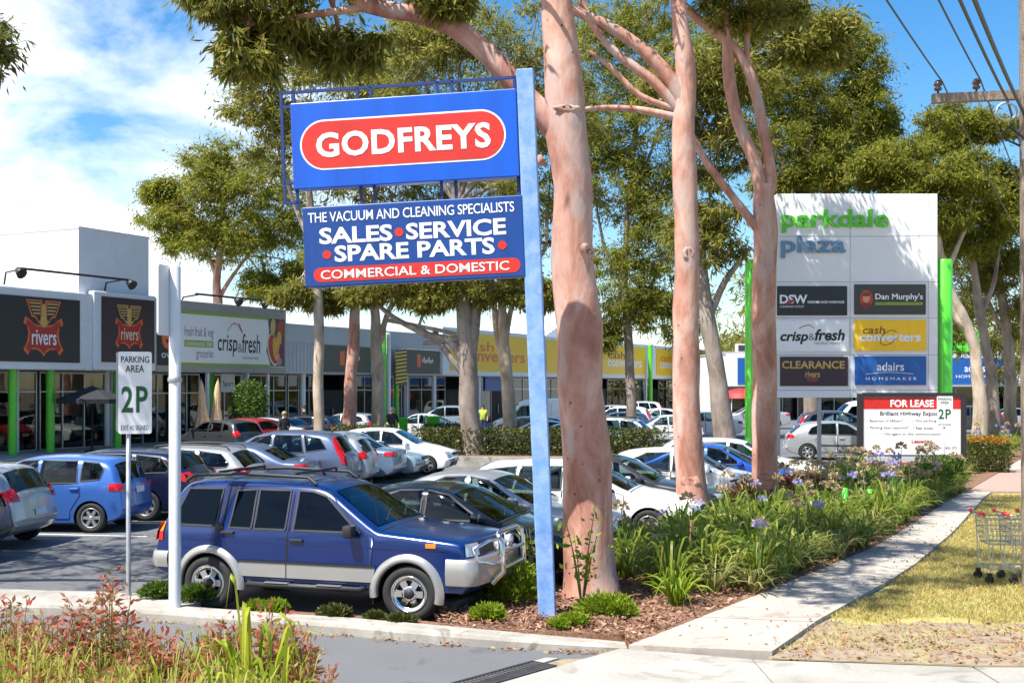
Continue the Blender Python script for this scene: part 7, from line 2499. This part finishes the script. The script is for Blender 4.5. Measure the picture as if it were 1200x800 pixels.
while cnt < 290 and tries < 20000:
    tries += 1
    y = 15.6 + rnd.random() ** 1.15 * 16.5
    lo = max(bed_left(y) + .5, 1.4 + (y - 15.6) * .1); hi_ = edge_x(PL, y) - .16
    if hi_ < lo: continue
    x = rnd.uniform(lo, hi_)
    if y < 17 and x < 1.9: continue
    if any((x - a) ** 2 + (y - b) ** 2 < (.40 if y < 22 else .46) ** 2 for a, b in placed): continue
    if any((x - t_.x) ** 2 + (y - t_.y) ** 2 < .55 ** 2 for t_ in (P(692, 697, Y1), P(812, 624, Y2), P(898, 610, Y3))): continue
    placed.append((x, y)); cnt += 1
    far = y > 23
    fl = []
    pf = .16 if not far else .5
    for _ in range(2 if far else 1):
        if rnd.random() < pf: fl.append(rnd.choice(flow_v + (flow_s if not far else flow_s * 4)))
    me = rnd.choice(aga_leaf if rnd.random() < (.8 if not far else .55) else aga_pale)
    grp = 'agapanthus clumps of the garden bed'
    if far: lab, grp = 'agapanthus clump with many spent heads at the far end of the garden bed', 'far agapanthus clumps of the bed'
    else: lab = 'dark green agapanthus clump in the near half of the garden bed'
    agapanthus(x, y, .10, rnd.uniform(.95, 1.5), lab, grp, me, fl)
agapanthus(*G(792, 708, .1), 1.0, 'bright yellow-green strap-leaved clump at the near corner of the bed by the path', None, strap_clump(333, 80, .62, .55, M_lime_leaf, .034), [])
# beds beyond the paved crossing
n2 = 0
while n2 < 46:
    y = 40.5 + rnd.random() * 17
    x = rnd.uniform(edge_x(PL, y) - 3.2, edge_x(PL, y) - .4)
    n2 += 1
    agapanthus(x, y, .08, rnd.uniform(1.1, 1.5), 'agapanthus clump beyond the paved crossing, beside the far path', 'agapanthus clumps beyond the crossing', rnd.choice(aga_pale + aga_leaf), [rnd.choice(flow_s + flow_v)] if rnd.random() < .5 else [])

# low bright shrubs near the kerb
def low_shrub(loc, rx, h, label, m=None, n=1800, group='low bright shrubs by the kerb'):
    global NR
    NR = np.random.default_rng(int(abs(loc[0] * 97 + loc[1] * 31) * 10))
    a = NR.uniform(0, 2 * np.pi, n); r = rx * np.sqrt(NR.random(n)) * (1 + .22 * np.sin(a * 3 + loc[0] * 9) + .12 * np.sin(a * 7 + loc[0] * 5))
    hgt = h * np.sqrt(np.maximum(.04, 1 - (r / rx / 1.4) ** 2)) * NR.uniform(.2, 1.15, n) ** 1.2
    pos = np.stack([np.cos(a) * r, np.sin(a) * r * .8, hgt], axis=1)
    d = unit(np.stack([np.cos(a) * r / rx, np.sin(a) * r / rx, np.full(n, .8)], axis=1) + NR.normal(size=(n, 3)) * .5)
    L = NR.uniform(.05, .11, n)
    v, q = leaf_quads(pos, d, L, L * .3)
    o = link('low_shrub', np_mesh('low_shrub', v, q, m or M_lime_leaf))
    o.location = loc
    return tag(o, label, 'shrub', group)
for x, y, rx, h, lb, m in ((602, 704, .40, .42, 'big lime green shrub left of the foot of the blue pole', None), (712, 721, .30, .20, 'lime green shrub right of the blue pole, under the thickest gum', None),
        (573, 726, .15, .13, 'small lime shrub at the left end of the bark bed', None), (672, 733, .12, .09, 'tiny lime shrub in the bark between pole foot and kerb', None), (655, 736, .08, .05, 'tiniest lime tuft in front of the blue pole', None),
        (322, 718, .12, .10, 'lime tuft on the kerb strip under the four-wheel drive', None), (300, 716, .09, .08, 'small lime tuft left on the kerb strip', None), (392, 723, .15, .09, 'dull green tuft on the kerb strip under the driver door', M_hedge), (440, 727, .07, .05, 'tiny dull tuft on the kerb strip', M_hedge),
        (232, 703, .22, .15, 'dark green tuft right of the white pole foot', M_lush), (186, 700, .18, .14, 'dark green tuft left of the white pole foot', M_lush), (470, 730, .12, .05, 'flat olive tuft by the front wheel of the four-wheel drive', M_hedge),
        (566, 700, .28, .5, 'taller green shrub beside the chrome bull bar', M_lush)):
    z = .10 if x > 540 or x < 270 else .06
    low_shrub(G(x, y, z), rx, h, lb, m, n=int(900 + rx * 3200))
# sapling and yellow flower stems by the thick trunk
def sprig_shrub(loc, h, w_, n_stem, leaf, m, label, per=34, name='sapling'):
    root = empty(name, loc, 0, label, 'shrub')
    b = MB(); pts = []
    for i in range(n_stem):
        a = rnd.uniform(0, 6.28); e = Vector((math.cos(a) * w_ * rnd.random(), math.sin(a) * w_ * rnd.random(), h * rnd.uniform(.55, 1)))
        b.tube([(0, 0, 0), e * .5 + Vector((0, 0, h * .08)), e], [.012, .008, .004], 5)
        for k in range(per): 
            t = rnd.uniform(.3, 1); pts.append(tuple(e * t + Vector((rnd.gauss(0, .07), rnd.gauss(0, .07), rnd.gauss(0, .05)))))
    b.build('stem', M_stalk, root)
    pts = np.array(pts)
    L = leaf * NR.uniform(.6, 1.3, len(pts))
    v, q = leaf_quads(pts, unit(NR.normal(size=pts.shape)), L, L * .5)
    link('foliage', np_mesh('foliage', v, q, m), root)
    return root
sprig_shrub(G(682, 712, .1), 1.35, .45, 7, .10, M_lime_leaf, 'spindly sapling with yellow-green leaves in front of the thickest gum', 16)
sprig_shrub(G(628, 700, .1), .95, .28, 5, .09, M_lime_leaf, 'thin flowering shrub with pale yellow heads left of the blue pole', 14)
# garden stake, plant sleeves, bins
def stake(loc, h, label):
    root = MB(); root.cbox(-.028, .028, -.022, .022, -.1, h, .004)
    root.v = [(x * (1 if z < h - .04 else .6), y, z) for x, y, z in root.v]
    o = root.build('garden_stake', M_wood, loc=loc); o.rotation_euler = (0, R(1.5), R(20)); tag(o, label, 'stake')
stake(G(809, 683, .1), .88, 'rough brown timber stake standing in the agapanthus')
M_sleeve = mat('green_plastic_sleeve', (.06, .55, .04), .4, var=.05)
for i, (x, Yq, z, w_, h_, lb) in enumerate(((1049, 26.6, .62, .12, .20, 'tallest bright green plant sleeve standing in the far agapanthus'), (990, 24.0, .50, .10, .20, 'bright green plant sleeve in the middle of the bed'), (946, 21.5, .52, .10, .22, 'green plant sleeve with a white tag, nearest the middle gum'), (1019, 25.4, .44, .10, .12, 'short bright green plant sleeve between two taller ones'))):
    b = MB(); b.lathe([(w_ * .5, 0), (w_ * .55, z + h_), (w_ * .5, z + h_), (w_ * .45, 0)], 12)
    root = empty('plant_sleeve', (at_px(x, Yq), Yq, .1), 0, lb, 'plant sleeve')
    b.build('tube', M_sleeve, root)
    if i == 2:
        t_ = MB(); t_.box(-.06, .06, -.075, -.065, z + h_ - .14, z + h_ - .05); t_.build('tag', M_signwhite, root)
def bin_(loc, label):
    root = empty('litter_bin', loc, 0, label, 'bin', 'green litter bins')
    b = MB(); b.lathe([(.34, 0), (.36, .04), (.36, 1.25), (.38, 1.27), (.38, 1.32), (.30, 1.33)], 20); b.build('drum', M_lime, root)
    b = MB(); b.lathe([(.31, 1.30), (.31, .6), (0, .6)], 20); b.build('liner', M_blackmetal, root)
bin_((at_px(507, 60), 60, 0), 'green round bin standing left of the hedge gum trunk')
bin_((at_px(469, 58), 58, 0), 'green round bin beside the walking dark figure')
# tree in a pot by the shops
pq = on_row(266, 1.4)
root = empty('potted_tree', pq, 0, 'bushy tree in a dark pot in front of the grocery shop', 'potted tree')
b = MB(); b.lathe([(.28, 0), (.38, .6), (.40, .62), (.36, .63), (.34, .55), (0, .55)], 18); b.build('pot', M_blackmetal, root)
b = MB(); b.tube([(0, 0, .5), (.03, 0, 1.2), (0, 0, 2.0)], [.05, .04, .02], 7); b.build('trunk', M_bark_grey, root)
NR = np.random.default_rng(8)
p_ = unit(NR.normal(size=(3200, 3))) * (NR.random((3200, 1)) ** .4) * np.array([.95, .95, 1.15]) + np.array([0, 0, 1.95])
v, q = leaf_quads(p_, unit(NR.normal(size=p_.shape)), .15, .07)
link('crown', np_mesh('crown', v, q, M_lush), root)

# foreground planting along the lower left edge
M_fg_red = leaf_mat('red_tip_leaf', [(.40, .05, .05), (.50, .13, .10), (.38, .20, .09), (.30, .25, .06), (.55, .27, .17), (.44, .08, .08)], .5, .4)
M_fg_green = leaf_mat('olive_shrub_leaf', [(.18, .20, .04), (.30, .31, .06), (.42, .35, .10), (.44, .25, .14)], .5, .4)
M_fg_strap = leaf_mat('yellow_green_strap', [(.17, .27, .015), (.27, .37, .02), (.36, .42, .03), (.44, .46, .05)], .45, .4)
M_fg_grass = leaf_mat('tawny_grass_blade', [(.32, .33, .05), (.46, .43, .10), (.38, .43, .06), (.54, .47, .17), (.28, .34, .04)], .5, .5)
def nandina(loc, h, w_, seed, label):
    global NR
    NR = np.random.default_rng(seed)
    r_ = random.Random(seed)
    root = empty('red_tip_shrub', loc, 0, label, 'shrub', 'red tipped shrubs of the front verge')
    b = MB(); red_p, red_d, gr_p, gr_d = [], [], [], []
    for i in range(30):
        a = r_.uniform(0, 6.28); k = r_.random() ** .6
        top = Vector((math.cos(a) * w_ * k, math.sin(a) * w_ * k, h * r_.uniform(.62, 1.0) * (1.05 - .25 * k)))
        b.tube([(top.x * .15, top.y * .15, 0), Vector((top.x * .6, top.y * .6, top.z * .55)), top], [.009, .006, .003], 4)
        for j in range(64):
            t = r_.uniform(.30, 1.02)
            p = Vector((top.x * (.15 + .85 * t ** 1.2), top.y * (.15 + .85 * t ** 1.2), top.z * t))
            d = Vector((r_.gauss(0, 1), r_.gauss(0, 1), r_.gauss(.5, .5))).normalized()
            p = p + d * r_.uniform(0, .09)
            (red_p if t > .70 else gr_p).append(p); (red_d if t > .70 else gr_d).append(d)
    b.build('stem', M_stalk, root)
    for nm, pp, dd2, m in (('red_foliage', red_p, red_d, M_fg_red), ('green_foliage', gr_p, gr_d, M_fg_green)):
        pp = np.array([tuple(x) for x in pp]); dd2 = np.array([tuple(x) for x in dd2])
        L = NR.uniform(.04, .09, len(pp))
        v, q = leaf_quads(pp, dd2, L, L * .36)
        link(nm, np_mesh(nm, v, q, m), root)
    return root
fgs = [(12, 9.2, 1.28, .34, 'red tipped shrub at the left edge of the front verge'), (62, 8.9, 1.30, .32, 'red tipped shrub with tall shoots second from the left edge'), (122, 9.0, 1.45, .34, 'tallest red tipped shrub with a bright red top leaf cluster'), (178, 8.7, 1.20, .34, 'red tipped shrub left of the yellow strap leaves'),
       (322, 8.9, 1.28, .30, 'red tipped shrub behind the yellow strap leaves'), (352, 8.6, 1.05, .28, 'rightmost red tipped shrub of the front verge'), (95, 8.2, 1.05, .34, 'shorter red tipped shrub in the very front'), (20, 8.0, 1.0, .34, 'short red tipped shrub in the lower left corner'), (262, 9.1, 1.22, .26, 'red tipped shrub just left of the tallest strap leaves'), (230, 8.3, .95, .3, 'short red tipped shrub below the strap leaves')]
for i, (x, Yq, h_, w_, lb) in enumerate(fgs):
    nandina(Vector((at_px(x, Yq), Yq, 0)), h_, w_, 500 + i, lb)
fg_strap = [strap_clump(600, 34, 1.75, .55, M_fg_strap, .060, 'strap_leaf_plant'), strap_clump(601, 30, 1.5, .75, M_fg_strap, .045, 'strap_leaf_plant')]
for x, Yq, sc, k, lb in ((297, 8.5, 1.12, 0, 'tall yellow-green strap leaved plant of the front verge'), (322, 8.2, .88, 0, 'yellow-green strap leaved plant right of the tallest one'), (250, 8.2, .8, 1, 'low arching strap leaved plant left of the tallest one'), (345, 7.9, .75, 1, 'low strap leaved plant at the lower edge of the picture'), (205, 8.0, .85, 1, 'arching strap leaved plant among the short red tipped shrubs'), (275, 7.8, .9, 1, 'wide arching strap leaved plant in front of the tallest one')):
    o = link('strap_leaf_plant', fg_strap[k]); o.location = (at_px(x, Yq), Yq, 0); o.scale = (sc * .8, sc * .8, sc); o.rotation_euler = (0, 0, x * .1)
    tag(o, lb, 'plant', 'strap leaved plants of the front verge')
fgr = [strap_clump(620 + i, 170, 1.12, .42, M_fg_grass, .013, 'grass_tussock') for i in range(2)]
k = 0
for Yq in (7.5, 8.0, 8.5, 9.0):
    for x in range(-30, 372, 34):
        xx = x + rnd.uniform(-14, 14)
        o = link('grass_tussock', fgr[k % 2]); k += 1
        o.location = (at_px(xx, Yq), Yq + rnd.uniform(-.15, .15), 0); sc = rnd.uniform(.95, 1.24) * (1.0 if xx < 300 else .92)
        o.scale = (sc, sc, sc); o.rotation_euler = (0, 0, rnd.uniform(0, 6.28))
        tag(o, 'tawny grass tussock filling the front of the verge', 'grass tussock', 'grass tussocks of the front verge')
fv = MB(); fv.plan([(-14, 4), (-1.35, 4), (-1.25, 8.3), (-1.6, 9.4), (-2.2, 9.9), (-14, 9.9)], -.05, .02)
struct('front_verge', fv, M_soil)

# ---------------------------------------------------------------- people among the cars
M_skin = mat('skin', (.52, .30, .21), .6, var=.05)
def person(loc, rz, top, legs, hair, label, sc=1.0, bend=0.0):
    root = empty('person', loc, rz, label, 'person', None)
    root.scale = (sc,) * 3
    J = {'pel': ((0, 0, .95), .15), 'sp': ((0, .02, 1.15), .145), 'ch': ((0, .02 + bend * .2, 1.36), .165), 'nk': ((0, bend * .35, 1.52), .06), 'hd': ((0, bend * .45 + .01, 1.63), .095), 'ht': ((0, bend * .5, 1.70), .085)}
    ed = [('pel', 'sp'), ('sp', 'ch'), ('ch', 'nk'), ('nk', 'hd'), ('hd', 'ht')]
    for s, n in ((1, 'l'), (-1, 'r')):
        J.update({n + 'sh': ((s * .19, bend * .25, 1.43), .07), n + 'el': ((s * .26, bend * .4 + s * .03, 1.15), .047), n + 'wr': ((s * .25, bend * .6 + .12 + s * .05, .93), .034), n + 'hn': ((s * .24, bend * .6 + .16 + s * .05, .84), .036),
                  n + 'hp': ((s * .10, 0, .90), .10), n + 'kn': ((s * .11, .05 * s + .03, .50), .065), n + 'an': ((s * .11, -.06 * s, .09), .042), n + 'to': ((s * .12, -.06 * s + .17, .04), .035)})
        ed += [('ch', n + 'sh'), (n + 'sh', n + 'el'), (n + 'el', n + 'wr'), (n + 'wr', n + 'hn'), ('pel', n + 'hp'), (n + 'hp', n + 'kn'), (n + 'kn', n + 'an'), (n + 'an', n + 'to')]
    names = list(J)
    me = bpy.data.meshes.new('body')
    me.from_pydata([J[n][0] for n in names], [(names.index(a), names.index(b)) for a, b in ed], [])
    o = bpy.data.objects.new('body', me); COL.objects.link(o)
    o.modifiers.new('s', 'SKIN'); o.modifiers.new('u', 'SUBSURF').levels = 2
    for i, n in enumerate(names):
        me.skin_vertices[0].data[i].radius = (J[n][1],) * 2
    me.skin_vertices[0].data[0].use_root = True
    dg = bpy.context.evaluated_depsgraph_get()
    m2 = bpy.data.meshes.new_from_object(o.evaluated_get(dg))
    bpy.data.objects.remove(o)
    m2.materials.clear()
    for m in (top, legs, M_skin, M_blackcanvas): m2.materials.append(m)
    for p in m2.polygons:
        c = p.center
        p.use_smooth = True
        p.material_index = 2 if (c.z > 1.50 or (abs(c.x) > .19 and c.z < 1.12 and c.z > .7)) else 0 if c.z > .93 else 3 if c.z < .10 else 1
    link('body', m2, root)
    h = MB(); h.ball(Vector((0, bend * .5 - .012, 1.70)), .108, 10, 0, (1, 1.08, .92)); h.build('hair', hair, root)
    f = MB()
    hy = bend * .47
    f.ball(Vector((0, hy + .115, 1.645)), .016, 6, 0, (.8, 1.2, 1.3))
    for s in (1, -1):
        f.ball(Vector((s * .035, hy + .098, 1.675)), .011, 6, 1); f.ball(Vector((s * .098, hy + .005, 1.65)), .026, 6, 0, (.4, .8, 1.2))
    f.box(-.025, .025, hy + .095, hy + .104, 1.598, 1.606, 2)
    f.build('face', [M_skin, M_txtblack, M_signred], root)
    return root
M_darkcloth = mat('dark_cloth', (.02, .022, .026), .85, var=.2); M_jean = mat('denim', (.04, .06, .12), .85, var=.2)
M_hair_d = mat('dark_hair', (.03, .02, .015), .6, var=.2); M_hair_b = mat('fair_hair', (.35, .22, .09), .6, var=.2); M_hair_g = mat('grey_hair', (.35, .34, .33), .6, var=.2)
M_vest = mat('bright_vest', (.45, .55, .06), .8, var=.1)
person((at_px(459, 55), 55, 0), R(200), M_darkcloth, M_darkcloth, M_hair_g, 'person in dark clothes leaning forward beside the green bin', 1.05, .35)
person((at_px(333, 50), 50, 0), R(40), M_darkcloth, M_jean, M_hair_b, 'fair haired person in a dark top between the cars near the shops', 1.0)
person((at_px(356, 61), 61, 0), R(120), M_darkcloth, M_darkcloth, M_hair_d, 'dark haired person behind the navy wagon', 1.05)
person((at_px(566, 68), 68, 0), R(180), M_vest, M_jean, M_hair_d, 'person in a bright vest near the blue hanging shop sign', 1.0)
